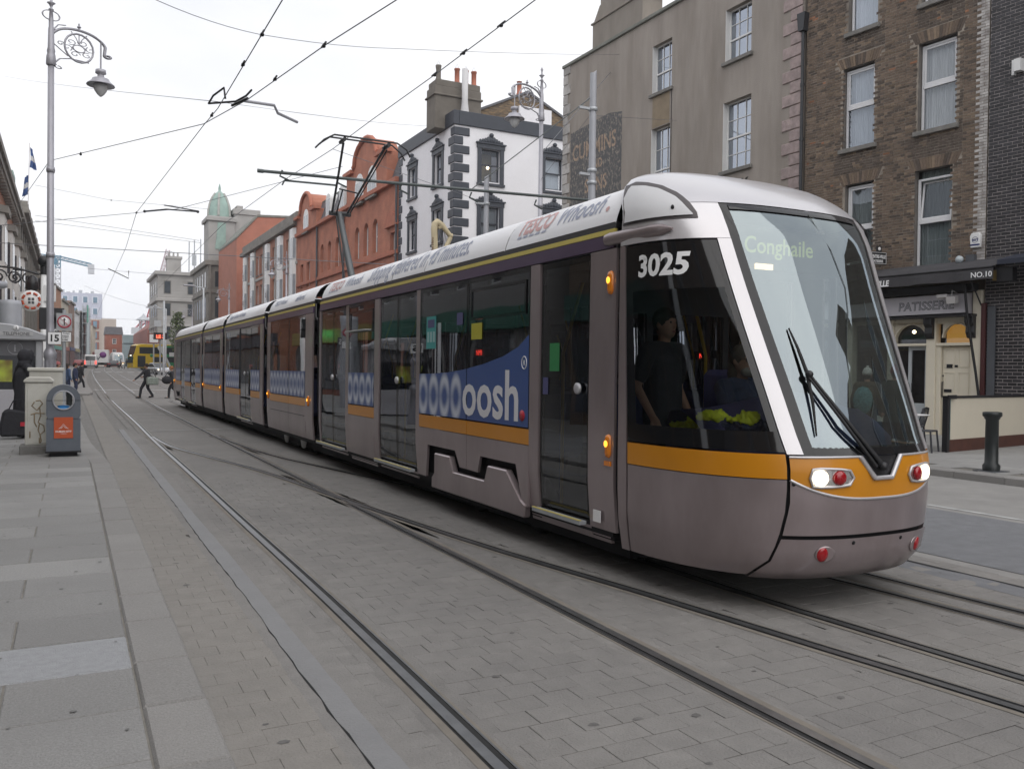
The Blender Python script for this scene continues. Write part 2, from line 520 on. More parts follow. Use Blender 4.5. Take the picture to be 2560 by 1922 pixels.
RAILBED = M('rail_side_concrete', (0.215, 0.205, 0.193), 0.92, var=.2, sc=5, bump=.4, bsc=70, dirt=(0.135, 0.13, 0.125), dsc=.8, damt=.6)
tracks = tag(bpy.data.objects.new('tram_track', None), 'grooved steel tram rails set flush in the paving', kind='structure')
COL.objects.link(tracks)
RL = {}
for nm, P, side in (('l1', LEFTR, 1), ('l2', LEFT2, -1), ('x1', XO1, 1), ('x2', XO2, -1), ('r1', RIGHT1, 1), ('r2', RIGHT2, -1)):
    ln = smooth_line(P)
    RL[nm] = ln
    k = {'l': 0, 'x': .0012, 'r': .0024}[nm[0]]
    mb = MB()
    # running head, groove, keeper lip on the inner side, sealant outside
    s = side
    strip(mb, ln, -.17 * s, .17 * s, -.0012, 3)
    strip(mb, ln, -.028 * s, .028 * s, .007 + k, 0)
    strip(mb, ln, .028 * s, .029 * s, (.007 + k, .0005), 1)
    strip(mb, ln, .029 * s, .062 * s, .0004 + k * .3, 1)
    strip(mb, ln, .062 * s, .063 * s, (.0005, .004 + k), 1)
    strip(mb, ln, .063 * s, .074 * s, .004 + k, 0)
    strip(mb, ln, -.040 * s, -.028 * s, .001 + k, 1)
    strip(mb, ln, -.085 * s, -.040 * s, .0005 + k, 2)
    strip(mb, ln, .074 * s, .095 * s, .0005 + k, 2)
    mb.build('rail', [RAILM, GROOVE, SEAL, RAILBED], tracks, fixn=False)

# ---- setts between kerb and the far road edge
def near_rail(x, y, pad):
    for nm, ln in RL.items():
        s = 1 if nm[1] == '1' else -1
        for i in range(len(ln) - 1):
            a, b = ln[i], ln[i + 1]
            if a.y - .3 <= y <= b.y + .3:
                t = 0 if b.y == a.y else max(0, min(1, (y - a.y) / (b.y - a.y)))
                dx = x - (a.x + (b.x - a.x) * t)
                if (-.118 - pad) < dx * s < (.128 + pad): return True
    return False


KX0, KX1 = 0.31, 0.605
rs = random.Random(3)
setts = []
y = 1.9
row = 0
while y < 13.5:
    dy = .172
    for lo, hi in ((.615, 1.10), (1.42, 7.2)):
        x = lo - (.11 if row % 2 else rs.uniform(0, .02))
        while x < hi:
            xe = x + .218 + rs.uniform(-.012, .012)
            a, b = max(x, lo), min(xe, hi)
            if b - a > .04 and (a + b) / 2 < 1.32 * y + 1.7: setts.append((a, b, y, y + dy))
            x = xe
    y += dy
    row += 1


def clip_sett(q):
    """shorten a sett where a rail runs through it"""
    x0, x1, y0, y1 = q
    ym = (y0 + y1) / 2
    n = 8
    free = [not near_rail(x0 + (x1 - x0) * (k + .5) / n, ym, .004) for k in range(n)]
    if all(free): return [q]
    out = []
    k = 0
    while k < n:
        if free[k]:
            j = k
            while j < n and free[j]: j += 1
            if j - k >= 2: out.append((x0 + (x1 - x0) * k / n, x0 + (x1 - x0) * j / n, y0, y1))
            k = j
        else: k += 1
    return out


setts = [c for q in setts for c in clip_sett(q)]
setts.sort(key=lambda q: (q[0] ** 2 + q[2] ** 2))


def sett_mesh(mb, q, m, c=.003):
    x0, x1, y0, y1 = q
    g = .0020 if x0 > 1.2 else .0009
    x0 += g * rs.uniform(.2, .9); x1 -= g * rs.uniform(.2, .9); y0 += g * rs.uniform(.4, 1.5); y1 -= g * rs.uniform(.4, 1.5)
    h = rs.uniform(-.0015, .001)
    t = [rs.uniform(-.0012, .0012) for _ in range(4)]
    vs = [(x0, y0, -.022), (x1, y0, -.022), (x1, y1, -.022), (x0, y1, -.022),
          (x0, y0, h - c * .6), (x1, y0, h - c * .7), (x1, y1, h - c * .7), (x0, y1, h - c * .7),
          (x0 + c, y0 + c, h + t[0]), (x1 - c, y0 + c, h + t[1]), (x1 - c, y1 - c, h + t[2]), (x0 + c, y1 - c, h + t[3])]
    mb.add(vs, [(8, 9, 10, 11), (0, 1, 5, 4), (1, 2, 6, 5), (2, 3, 7, 6), (3, 0, 4, 7), (4, 5, 9, 8), (5, 6, 10, 9), (6, 7, 11, 10), (7, 4, 8, 11)], m)


mb = MB()
for q in setts:
    mb.quad((q[0] - .004, q[2] - .004, -.0055), (q[1] + .004, q[2] - .004, -.0055), (q[1] + .004, q[3] + .004, -.0055), (q[0] - .004, q[3] + .004, -.0055))
tag(mb.build('sett_joints', JOINT, trackbed, fixn=False), kind='stuff')
vis_first = [q for q in setts if q[2] > 2.9]
ind = vis_first[:300]
rest = [q for q in setts if q not in set(ind)]
for q in ind:
    mb = MB()
    sett_mesh(mb, q, 0)
    mb.build('paving_sett', SETTT if q[1] < 1.15 else SETTM, trackbed, fixn=False)
mb = MB()
for q in rest: sett_mesh(mb, q, 1 if q[1] < 1.15 else 0)
tag(mb.build('paving_setts', [SETTM, SETTT], trackbed, fixn=False), kind='stuff')
# beyond the setts: worn surface where single setts can no longer be told apart
mb = MB()
for band in ((.62, 1.10, 1), (1.42, 1.585, 0), (1.86, 3.07, 0)):
    mb.grid([[(band[0] + (0 if y < 60 else (y - 60) ** 1.5 * .0022), y, gz(y) - .003), (band[1] + (0 if y < 60 else (y - 60) ** 1.5 * .0022), y, gz(y) - .003)] for y in (13.5, 20, 30, 45, 60, 90, 120, 160, 220)], band[2], smooth=False)
mb.grid([[(3.36 + (0 if y < 60 else (y - 60) ** 1.5 * .0022), y, gz(y) - .003), (7.9 + (0 if y < 60 else (y - 60) ** 1.5 * .0022), y, gz(y) - .003)] for y in (13.5, 20, 30, 45, 60, 90, 120, 160, 220)], 0, smooth=False)
tag(mb.build('far_paving', [SETTM, SETTT]), 'worn grey paving of the tram street in the distance', kind='structure')
# grey repair strip with a ragged dark edge
mb = MB()
rows = []; edge = []
for i in range(150):
    yy = 1.5 + i * .16
    f = 1 - min(1, i / 150)
    a = 1.172 + .004 * math.sin(i * .23) + rs.uniform(-.006, .006)
    b = 1.305 + .006 * math.sin(i * .17 + 1) + rs.uniform(-.004, .004)
    rows.append([(a, yy, .004), ((a + b) / 2, yy, .010), (b, yy, .003)])
    edge.append([(a - .001 - max(0, rs.uniform(-.006, .012)), yy, .0005), (a + .0015, yy, .0042)])
mb.grid(rows, 0); mb.grid(edge, 1)
mb.grid([[(1.09, 1.5 + i * 3, -.001), (1.43, 1.5 + i * 3, -.001)] for i in range(9)], 2)
tag(mb.build('repair_strip', [PATCH, GROOVE, SETTM], fixn=False), 'pale grey asphalt repair strip running beside the left rail', kind='structure')

# ---- near pavement: slabs and kerb stones
pave = MB()
pts_in = [(KX0, -3), (KX0, 16.2), (.24, 19), (.12, 24), (-.05, 31)]
pave.grid([[(-7, y, .0925), (x + .004, y, .0925)] for x, y in pts_in], smooth=False)
pave.grid([[(-7, y, gz(y) + .098), (x, y, gz(y) + .098)] for x, y in ((-.0, 24), (.05, 31), (.15, 40), (.3, 54), (.5, 75), (.9, 100), (.9, 130), (2.0, 200))], 1, smooth=False)
nearp = tag(pave.build('pavement', [SLABJ, SLAB]), 'near left pavement of large grey granite slabs', kind='structure')
SM = {}


def slab(parent, x0, x1, y0, y1, z0, z1, mat, name, c=.008):
    mb = MB()
    h = rs.uniform(-.002, .002)
    vs = [(x0, y0, z0), (x1, y0, z0), (x1, y1, z0), (x0, y1, z0), (x0, y0, z1 - c), (x1, y0, z1 - c), (x1, y1, z1 - c), (x0, y1, z1 - c),
          (x0 + c, y0 + c, z1 + h), (x1 - c, y0 + c, z1 + h), (x1 - c, y1 - c, z1 + h), (x0 + c, y1 - c, z1 + h)]
    mb.add(vs, [(8, 9, 10, 11), (0, 1, 5, 4), (1, 2, 6, 5), (2, 3, 7, 6), (3, 0, 4, 7), (4, 5, 9, 8), (5, 6, 10, 9), (6, 7, 11, 10), (7, 4, 8, 11)])
    return mb.build(name, mat, parent, fixn=False)


SLABL = M('pale_granite_slab', (0.325, 0.33, 0.34), 0.8, var=0.12, sc=20, bump=0.6, bsc=120)
y = 2.0
r = 0
while y < 24:
    d = .602
    xi = KX0 if y < 16 else KX0 - (y - 16) * .018
    st = xi - (.60 if r % 2 == 0 else 1.22)
    a = xi
    edges = [xi]
    b = st
    while b > -3.4:
        edges.append(b); b -= 1.2
    for j in range(len(edges) - 1):
        x1, x0 = edges[j] - .005, edges[j + 1] + .005
        if x1 < -.62 * y + .4 - 1.4: continue
        mt = SLABL if (r == 5 and j == 0) else SLAB
        slab(nearp, x0, x1, y + .005, y + d - .005, .06, .1, mt, 'paving_slab')
    y += d
    r += 1
ys = [2.2, 2.95, 3.68, 4.40, 5.08, 5.92, 6.62, 7.45, 8.2, 9.05, 9.9, 10.75, 11.6, 12.45, 13.3, 14.15, 15.0, 15.85]
for a, b in zip(ys[:-1], ys[1:]):
    slab(nearp, KX0 + .006, KX1 + rs.uniform(-.006, .006), a + .004, b - .004, -.02, .1 + rs.uniform(-.003, .003), KERB, 'kerb_stone', .014)
cur = [(.605, 15.85), (.575, 16.6), (.53, 17.5), (.47, 18.6), (.41, 20), (.37, 22), (.34, 24.5), (.30, 28)]
for (xa, a), (xb, b) in zip(cur[:-1], cur[1:]):
    mb = MB()
    wdt = .29
    vs = [(xa - wdt, a + .004, -.02), (xa, a + .004, -.02), (xb, b - .004, -.02), (xb - wdt, b - .004, -.02), (xa - wdt, a + .004, .1), (xa, a + .004, .1), (xb, b - .004, .1), (xb - wdt, b - .004, .1)]
    mb.add(vs, [(4, 5, 6, 7), (0, 1, 5, 4), (1, 2, 6, 5), (2, 3, 7, 6), (3, 0, 4, 7)])
    mb.build('kerb_stone', KERB, nearp, .008)
# raised kerb edge further up on the left
mb = MB().prism([(.2, 54), (1.05, 54), (1.2, 56), (1.15, 75), (1.3, 100), (.9, 100)], 'z', -.02, .75)
mb = MB()
mb.add([(x, y, gz(y) + zz) for zz in (-.1, .13) for x, y in ((.2, 53), (1.0, 53), (1.22, 56), (1.2, 75), (1.5, 100), (1.1, 100))], [(6, 7, 8, 9, 10, 11), (0, 1, 7, 6), (1, 2, 8, 7), (2, 3, 9, 8), (3, 4, 10, 9), (4, 5, 11, 10), (5, 0, 6, 11)])
tag(mb.build('kerb', KERB, None, .02), 'pale kerb of the left pavement further up the street', kind='structure')

# ---- right carriageway and pavement
mb = MB()
mb.grid([[(6.95, y, gz(y) - .008), (11, y, gz(y) - .008), (13.3, y, gz(y) - .008)] for y in (-6, 0, 5, 12, 25, 45)], smooth=False)
tag(mb.build('carriageway', CONC), 'worn pale concrete carriageway right of the tram', kind='structure')
mb = MB().grid([[(7.4, y, gz(y) - .003), (9.95, y, gz(y) - .003)] for y in (-6, 0, 6, 12, 25, 45)], smooth=False)
tag(mb.build('asphalt_lane', ASPHB), 'bluish asphalt lane strip on the right carriageway', kind='structure')
mb = MB()
rows = []; r2 = []
for i in range(90):
    yy = -2 + i * .25
    rows.append([(6.62 + rs.uniform(-.02, .02), yy, .001), (6.93 + rs.uniform(-.025, .025), yy, .001)])
    r2.append([(6.90 + rs.uniform(-.02, .02), yy, .0035), (6.945, yy, .0035)])
mb.grid(rows, 0, smooth=False); mb.grid(r2, 1, smooth=False)
tag(mb.build('road_repair', [ASPHB, GROOVE], fixn=False), 'dark ragged asphalt repair beside the right rail', kind='structure')
mb = MB()
for a, b in ((4.0, 7.6), (8.6, 12.2)): mb.box(10.15, 10.25, a, b, -.006, -.002)
tag(mb.build('lane_line', PAINTW), 'worn white lane line on the right carriageway', kind='structure')
mb = MB()
for yy, x0, x1 in ((62, 1.4, 6.8), (88, 2, 9)):
    mb.add([(x0, yy, gz(yy) + .006), (x1, yy, gz(yy) + .006), (x1, yy + .8, gz(yy + .8) + .006), (x0, yy + .8, gz(yy + .8) + .006)], [(0, 1, 2, 3)])
for k in range(9): mb.add([(3 + k * 1.4, 128, gz(128) + .012), (3.8 + k * 1.4, 128, gz(128) + .012), (3.8 + k * 1.4, 133, gz(133) + .012), (3 + k * 1.4, 133, gz(133) + .012)], [(0, 1, 2, 3)])
for yy in (24.5, 33, 47): mb.add([(1.9, yy, .006), (4.1, yy + .4, .006), (4.1, yy + .52, .006), (1.9, yy + .12, .006)], [(0, 1, 2, 3)])
tag(mb.build('road_markings', PAINTW), 'faded white road markings crossing the tracks in the distance', kind='structure')
PAVR = M('right_pavement_slab', (0.30, 0.295, 0.285), 0.88, var=0.1, sc=10, bump=0.4, bsc=90, dirt=(0.22, 0.215, 0.205), dsc=0.8, damt=0.5, island=0.08)
mb = MB().grid([[(13.45, -6, .10), (30, -6, .10)], [(13.45, 12, .10), (30, 12, .10)], [(11.2, 15, .10), (30, 15, .10)], [(10.6, 45, .10), (60, 45, .10)]], smooth=False)
mb.grid([[(13, 60, .3), (60, 60, .3)], [(16, 110, .7), (60, 110, .7)], [(18, 200, 1.6), (60, 200, 1.6)]], smooth=False)
rp = tag(mb.build('pavement', SLABJ), 'right pavement of grey slabs in front of the patisserie', kind='structure')
yy = 5.2; r = 0
while yy < 15.5:
    xx = 13.60 + (.0 if r % 2 else .4)
    while xx < 21.5:
        slab(rp, xx + .004, min(xx + .8, 21.6) - .004, yy + .004, yy + .496, .09, .122, PAVR, 'paving_slab', .004)
        xx += .8
    yy += .5; r += 1
yy = 4.0
while yy < 12.2:
    slab(rp, 13.27, 13.58, yy + .004, yy + .896, -.02, .122, KERB, 'kerb_stone', .02)
    yy += .9
# tram stop island kerb on the right, far
mb = MB().prism([(7.0, 58), (9.8, 58), (10.5, 100), (11.5, 150), (9.6, 150), (8.1, 100)], 'z', -.02, .62)
mb2 = MB()
mb2.add([(6.9, 55, gz(55) + .02), (9.6, 55, gz(55) + .02), (10.4, 105, gz(105) + .16), (8.1, 105, gz(105) + .16), (6.9, 55, -.1), (9.6, 55, -.1), (10.4, 105, -.1), (8.1, 105, -.1)], [(0, 1, 2, 3), (0, 1, 5, 4), (1, 2, 6, 5), (2, 3, 7, 6), (3, 0, 4, 7)])
tag(mb2.build('island', CONC), 'pale concrete traffic island beyond the rear of the tram', kind='structure')

# trodden gum and oil spots
mb = MB()
for i in range(240):
    x, y = rs.uniform(-3, .3), rs.uniform(2.5, 16)
    r_ = rs.uniform(.006, .016)
    mb.add([(x + r_ * math.cos(k * 1.047) * rs.uniform(.7, 1.2), y + r_ * math.sin(k * 1.047) * rs.uniform(.7, 1.2), .1036) for k in range(6)], [tuple(range(6))])
tag(mb.build('gum_spots', M('trodden_gum', (.17, .168, .163), .9, var=.3, sc=20), nearp), kind='stuff')
mb = MB()
for i in range(160):
    x, y = rs.uniform(.7, 7), rs.uniform(2.6, 14)
    r_ = rs.uniform(.007, .024)
    if near_rail(x, y, .03) or 1.05 < x < 1.45: continue
    mb.add([(x + r_ * 1.5 * math.cos(k * 1.047) * rs.uniform(.6, 1.2), y + r_ * math.sin(k * 1.047) * rs.uniform(.6, 1.2), .0018) for k in range(6)], [tuple(range(6))])
tag(mb.build('oil_spots', M('oil_spot', (.12, .115, .11), .8, var=.4, sc=20), trackbed), kind='stuff')
# ================================================================= TRAM
TX, TOFF = 5.2, (5.2, 20.0, 0.0)
BODY = M('mauve_silver_body', (0.375, 0.315, 0.322), 0.29, 0.5, var=0.09, sc=2.2, stretch=(1, 1, .35), dirt=(0.17, 0.135, 0.125), dsc=1.3, damt=0.5, coat=0.3, bump=0.05, bsc=1.6)
BODYL = M('bright_silver_body', (0.60, 0.585, 0.60), 0.28, 0.45, var=0.04, sc=1.5, coat=0.4)
ROOFW = M('white_advert_film', (0.82, 0.82, 0.84), 0.35, var=0.03, dirt=(0.62, 0.62, 0.63), dsc=1.5, damt=0.25)
YELB = M('amber_yellow_band', (0.62, 0.245, 0.006), 0.35, var=0.06, dirt=(0.4, 0.17, 0.02), dsc=1.5, damt=0.3, coat=0.3)
YELS = M('pale_yellow_stripe', (0.62, 0.52, 0.13), 0.4, var=0.05)
PURP = M('purple_band', (0.072, 0.045, 0.092), 0.32, var=0.06, coat=0.3)
GBLK = M('gloss_black_glazing', (0.010, 0.010, 0.011), 0.06, var=0, spec=0.5)
TGLASS = GL('tinted_tram_glass', (0.34, 0.36, 0.37), 1.5, 0.012, 0.075, wav=0.12)
WSG = GL('windscreen_glass', (0.42, 0.50, 0.49), 1.5, 0.01, 0.24, wav=0.05, gcol=(.80, .90, .93))
CABGL = GL('cab_side_glass', (0.60, 0.62, 0.62), 1.45, 0.012, 0.0, wav=0.08, gcol=(.75, .78, .8))
INTD = M('tram_interior_dark', (0.07, 0.07, 0.08), 0.7, var=0.1)
INTG = M('tram_interior_grey', (0.24, 0.24, 0.25), 0.6, var=0.1)
SEATB = M('seat_fabric_blue', (0.05, 0.06, 0.16), 0.85, var=0.2)
POLEY = M('yellow_grab_pole', (0.75, 0.45, 0.02), 0.35, var=0.05)
PURD = M('purple_dashboard', (0.085, 0.085, 0.20), 0.45, var=0.08)
LAMPLIT = M('headlamp_lit', (0.95, 0.9, 0.8), 0.2, var=0, emit=(1.0, 0.86, 0.62), es=1.7)
CHROME = M('lamp_reflector', (0.75, 0.73, 0.70), 0.18, 0.9, var=0.05)
TXTW = M('white_lettering', (0.86, 0.86, 0.86), 0.5, var=0)
TXTB = M('blue_lettering', (0.36, 0.39, 0.50), 0.5, var=0.05)
TXTR = M('red_lettering', (0.64, 0.38, 0.37), 0.5, var=0.05)


def ip(x, xs, ys):
    if x <= xs[0]: return ys[0]
    for i in range(len(xs) - 1):
        if x <= xs[i + 1]:
            f = (x - xs[i]) / (xs[i + 1] - xs[i])
            return ys[i] + f * (ys[i + 1] - ys[i])
    return ys[-1]


ZT = [.22, .4, .55, .8, 1.05, 1.15, 1.2, 1.6, 2.0, 2.4, 2.8, 3.0, 3.11, 3.22, 3.33, 3.40, 3.46]
YT = [4.46, 4.30, 4.27, 4.24, 4.24, 4.26, 4.29, 4.45, 4.62, 4.79, 4.95, 5.06, 5.17, 5.32, 5.52, 5.72, 5.98]
ZW = [.22, .4, .6, 1, 2, 2.75, 2.95, 3.06, 3.17, 3.28, 3.36, 3.42, 3.46]
WW = [1.13, 1.17, 1.195, 1.2, 1.2, 1.195, 1.18, 1.155, 1.11, 1.03, .93, .80, .55]
NE = 2.7
ROOFP = [(1.165, 2.97), (1.15, 3.03), (1.115, 3.12), (1.05, 3.215), (.96, 3.285), (.85, 3.33), (.7, 3.36), (.5, 3.38), (.25, 3.39), (0, 3.395)]


def wz(z): return ip(z, ZW, WW)


def SN(th, z, off=0.0, rear=False):
    """point of the cab shell at plan angle th (deg, -90 near side .. 90 far side) and height z"""
    def raw(th, z):
        a = R(max(-89.9, min(89.9, th)))
        Wd, Yt = ip(z, ZW, WW), ip(z, ZT, YT)
        Yb = ip(z, [3, 3.46], [5.85, 6.15])
        return Vector((math.copysign(Wd * abs(math.sin(a)) ** (2 / NE), a), Yt + (Yb - Yt) * (1 - abs(math.cos(a)) ** (2 / NE)), z))
    p = raw(th, z)
    if off:
        e = 0.6
        t = raw(min(th + e, 89.5), z) - raw(max(th - e, -89.5), z)
        u = raw(th, min(z + .01, 3.45)) - raw(th, max(z - .01, .23))
        nrm = t.cross(u)
        if nrm.length > 1e-9:
            nrm.normalize(); p = p + nrm * off
    y = 45.14 - p.y if rear else p.y
    return Vector((TX + p.x, y, p.z))


def frange(a, b, n): return [a + (b - a) * i / n for i in range(n + 1)]


def patch(mb, ta, tb, zs, nth, off=0.0, m=0, rear=False, thick=0.0):
    """strip of the cab shell between plan angles ta(z) and tb(z)"""
    fa = ta if callable(ta) else (lambda z: ta)
    fb = tb if callable(tb) else (lambda z: tb)
    rows = [[SN(fa(z) + (fb(z) - fa(z)) * k / nth, z, off, rear) for k in range(nth + 1)] for z in zs]
    mb.grid(rows, m)
    if thick:
        rin = [[SN(fa(z) + (fb(z) - fa(z)) * k / nth, z, off - thick, rear) for k in range(nth + 1)] for z in zs]
        for o, i in ((rows[0], rin[0]), (rows[-1], rin[-1]), ([r[0] for r in rows], [r[0] for r in rin]), ([r[-1] for r in rows], [r[-1] for r in rin])):
            mb.grid([o, i], m, smooth=False)
    return mb


def TB(): return MB(TOFF)


tram = thing('tram', 'long silver and white articulated tram with amber band and blue adverts along its side', 'tram', TOFF)


def tpart(name, parent=tram):
    o = bpy.data.objects.new(name, None); COL.objects.link(o); o.parent = parent; o.empty_display_size = 0.1
    return o


def side_patch(mb, s, y0, y1, z0, z1, off=0.0, m=0, ny=1, nz=4, thick=0.03):
    """slab on the body side s (-1 near, 1 far) following the body section"""
    zs = frange(z0, z1, nz)
    rows = [[(TX + s * (wz(z) + off), y0 + (y1 - y0) * k / ny, z) for k in range(ny + 1)] for z in zs]
    mb.grid(rows, m, smooth=True)
    if thick:
        q = [[(p[0] - s * thick, p[1], p[2]) for p in r] for r in rows]
        for o, i in ((rows[0], q[0]), (rows[-1], q[-1]), ([r[0] for r in rows], [r[0] for r in q]), ([r[-1] for r in rows], [r[-1] for r in q])):
            mb.grid([o, i], m, smooth=False)
    return mb


# advert film: blue with a row of white rings (flat print)
def ring_film(name, y0, pitch, zc, hh, blur):
    m = bpy.data.materials.new(name); m.use_nodes = True
    t = m.node_tree; N = t.nodes; L = t.links
    b = N['Principled BSDF']; b.inputs['Roughness'].default_value = 0.3
    tc = N.new('ShaderNodeTexCoord'); sp = N.new('ShaderNodeSeparateXYZ'); L.new(tc.outputs['Object'], sp.inputs[0])
    def ma(op, a, bb=None, cl=False):
        n = N.new('ShaderNodeMath'); n.operation = op; n.use_clamp = cl
        for i, x in enumerate((a, bb)):
            if x is None: continue
            if isinstance(x, (int, float)): n.inputs[i].default_value = x
            else: L.new(x, n.inputs[i])
        return n.outputs[0]
    u = ma('SUBTRACT', ma('FRACT', ma('DIVIDE', ma('SUBTRACT', sp.outputs[1], y0), pitch)), 0.5)
    v = ma('DIVIDE', ma('SUBTRACT', sp.outputs[2], zc), hh)
    uu = ma('MULTIPLY', u, 2.35)
    d = ma('SQRT', ma('ADD', ma('MULTIPLY', uu, uu), ma('MULTIPLY', v, v)))
    e = ma('DIVIDE', ma('ABSOLUTE', ma('SUBTRACT', d, 0.80)), blur * 1.25)
    k = ma('SUBTRACT', 1.25, e, True)
    av = ma('ABSOLUTE', v)
    k = ma('MULTIPLY', k, ma('ADD', 0.35, ma('MULTIPLY', av, 0.75), True), True)
    mx = N.new('ShaderNodeMix'); mx.data_type = 'RGBA'
    L.new(k, mx.inputs[0])
    mx.inputs[6].default_value = (0.052, 0.10, 0.285, 1); mx.inputs[7].default_value = (0.62, 0.66, 0.74, 1)
    L.new(mx.outputs[2], b.inputs['Base Color'])
    return m


FILM1 = ring_film('ring_advert_film', 8.98 - 20.0, 0.345, 1.405, 0.235, 0.30)
FILM2 = ring_film('ring_advert_film_small', -20.0, 0.315, 1.41, 0.20, 0.34)
FILMB = M('blue_advert_film', (0.052, 0.10, 0.285), 0.3, var=0.04)

ZP0, ZP1, ZB0, ZB1, ZG0, ZG1 = 0.38, 0.985, 0.992, 1.145, 1.158, 2.742


def fixed_panel(sec, s, y0, y1, film, lower=True, belt=True, glassy=True, hopper=False):
    if lower: side_patch(TB(), s, y0, y1, ZP0, ZP1).build('lower_panel', BODY, sec)
    if belt: side_patch(TB(), s, y0, y1, ZB0, ZB1).build('amber_band', YELB, sec)
    if glassy:
        mb = side_patch(TB(), s, y0, y1, ZG0, ZG1, -0.004, 0, 1, 6, 0.0)
        g = mb.build('window', TGLASS, sec)
        mb = TB()
        for a, b, c, d in ((y0, y0 + .025, ZG0, ZG1), (y1 - .025, y1, ZG0, ZG1), (y0 + .025, y1 - .025, ZG0, ZG0 + .03), (y0 + .025, y1 - .025, ZG1 - .05, ZG1)):
            side_patch(mb, s, a, b, c, d, 0.001, 0, 1, 2, 0.03)
        mb.build('window_edge', GBLK, sec)
        if film: side_patch(TB(), s, y0 + .01, y1 - .01, ZG0 + .005, 1.66, 0.004, 0, 1, 3, 0.0).build('advert_film', film, sec)
        if hopper:
            mb = TB()
            ya, yb = y0 + .08, y1 - .08
            z0, z1 = 2.28, 2.62
            for a, b, c, d in ((ya, ya + .03, z0, z1), (yb - .03, yb, z0, z1), (ya + .03, yb - .03, z0, z0 + .03), (ya + .03, yb - .03, z1 - .03, z1)):
                side_patch(mb, s, a, b, c, d, 0.008, 0, 1, 1, 0.02)
            mb.build('hopper_frame', GBLK, sec)


def door(sec, s, y0, y1, split=True):
    leaves = [(y0 + .02, (y0 + y1) / 2 - .006), ((y0 + y1) / 2 + .006, y1 - .02)] if split else [(y0 + .02, y1 - .02)]
    for a, b in leaves:
        mb = TB()
        side_patch(mb, s, a + .03, b - .03, 0.50, 2.68, -0.02, 0, 1, 7, 0.0)
        side_patch(mb, s, a, a + .03, 0.44, 2.73, -0.018, 1, 1, 7, 0.03)
        side_patch(mb, s, b - .03, b, 0.44, 2.73, -0.018, 1, 1, 7, 0.03)
        side_patch(mb, s, a + .03, b - .03, 0.44, 0.50, -0.018, 1, 1, 1, 0.03)
        side_patch(mb, s, a + .03, b - .03, 2.68, 2.73, -0.018, 1, 1, 1, 0.03)
        d = mb.build('door', [TGLASS, GBLK], sec)
    if s < 0:
        mb = TB(); mb.lathe([(0.05, 0), (0.05, -.02), (0.036, -.03), (0.001, -.03)], (TX - wz(1.5) - .005, (y0 + .16) if not split else (y0 + y1) / 2 - .07, 1.57), 12, 0, 'x')
        mb.build('door_button', [M('door_button_grey', (0.5, 0.5, 0.52), 0.3, 0.3, var=0)], sec)
    x = TX + s * 1.19
    mb = TB().box(min(x, x + s * .075), max(x, x + s * .075), y0 + .02, y1 - .02, .385, .42)
    mb.box(min(x + s * .05, x + s * .078), max(x + s * .05, x + s * .078), y0 + .02, y1 - .02, .421, .428, 1)
    mb.build('door_sill', [GALV, YELS], sec, 0.004)
    side_patch(TB(), s, y0, y1, ZP0 - .08, ZP0, -0.01, 0, 1, 1, 0.02).build('sill_apron', BODY, sec)


def pillar(sec, s, y0, y1):
    side_patch(TB(), s, y0, y1, ZP0, ZG1, 0.0, 0, 1, 6, 0.03).build('pillar', BODY, sec)


def indicator(sec, s, y, z, lit=True):
    mb = TB()
    x = TX + s * (wz(z))
    prof = [(0.0, -.10), (.018, -.09), (.025, -.06), (.025, .06), (.018, .09), (0.0, .10)]
    rings = []
    for r, dz in prof:
        rings.append([(x + s * abs(r) * 1.3 * max(0, math.sin(math.pi * k / 8)), y + .045 * (r / .03 if r else .05) * math.cos(math.pi * k / 8), z + dz) for k in range(9)])
    mb.grid(rings[:4] and rings, 0)
    i = mb.build('indicator_lamp', AMBER, sec)
    if lit:
        m2 = TB().ball((x + s * .028, y, z + .02), .026, 0, 0.6, 0.9, 1.2, 8)
        m2.build('lit_bulb', AMBERLIT, sec)


def shell(sec, y0, y1, rseams=(), dark_lo=True):
    """roof fairing, coloured bands, floor, ceiling and the dark hull behind the panels"""
    for s in (-1, 1):
        side_patch(TB(), s, y0, y1, 2.752, 2.866, 0.0, 0, 1, 2).build('purple_band', PURP, sec)
        side_patch(TB(), s, y0, y1, 2.870, 2.912, 0.002, 0, 1, 1).build('yellow_stripe', YELS, sec)
        side_patch(TB(), s, y0, y1, 2.912, 2.972, -0.012, 0, 1, 1).build('gutter', BLACK, sec)
    cuts = [y0, *rseams, y1]
    for a, b in zip(cuts[:-1], cuts[1:]):
        mb = TB()
        prof = [(-w_, z) for w_, z in ROOFP] + [(w_, z) for w_, z in ROOFP[-2::-1]]
        ry = [a + .006, a + .02, b - .02, b - .006]
        rows = [[(TX + w_, y, z - (.012 if k in (0, 3) else 0)) for w_, z in prof] for k, y in enumerate(ry)]
        mb.grid(rows, 0)
        mb.build('roof_panel', ROOFW, sec)
    mb = TB()
    mb.box(TX - 1.10, TX + 1.10, y0 + .01, y1 - .01, 2.93, 2.975)
    mb.box(TX - 1.13, TX + 1.13, y0 + .02, y1 - .02, .30, .36)
    for s in (-1, 1):
        x = TX + s * 1.15
        mb.box(min(x, x - s * .03), max(x, x - s * .03), y0 + .01, y1 - .01, .33, .42)
    mb.build('hull', DARK, sec)
    TB().box(TX - 1.12, TX + 1.12, y0 + .01, y1 - .01, .362, .40).build('floor', INTD, sec)
    TB().box(TX - 1.12, TX + 1.12, y0 + .01, y1 - .01, 2.62, 2.66).build('ceiling', INTG, sec)
    for s in (-1, 1):
        x = TX + s * 1.13
        mb = TB()
        mb.box(min(x, x - s * .02), max(x, x - s * .02), y0 + .05, y1 - .05, 2.66, 2.92)
        mb.build('upper_lining', INTG, sec)


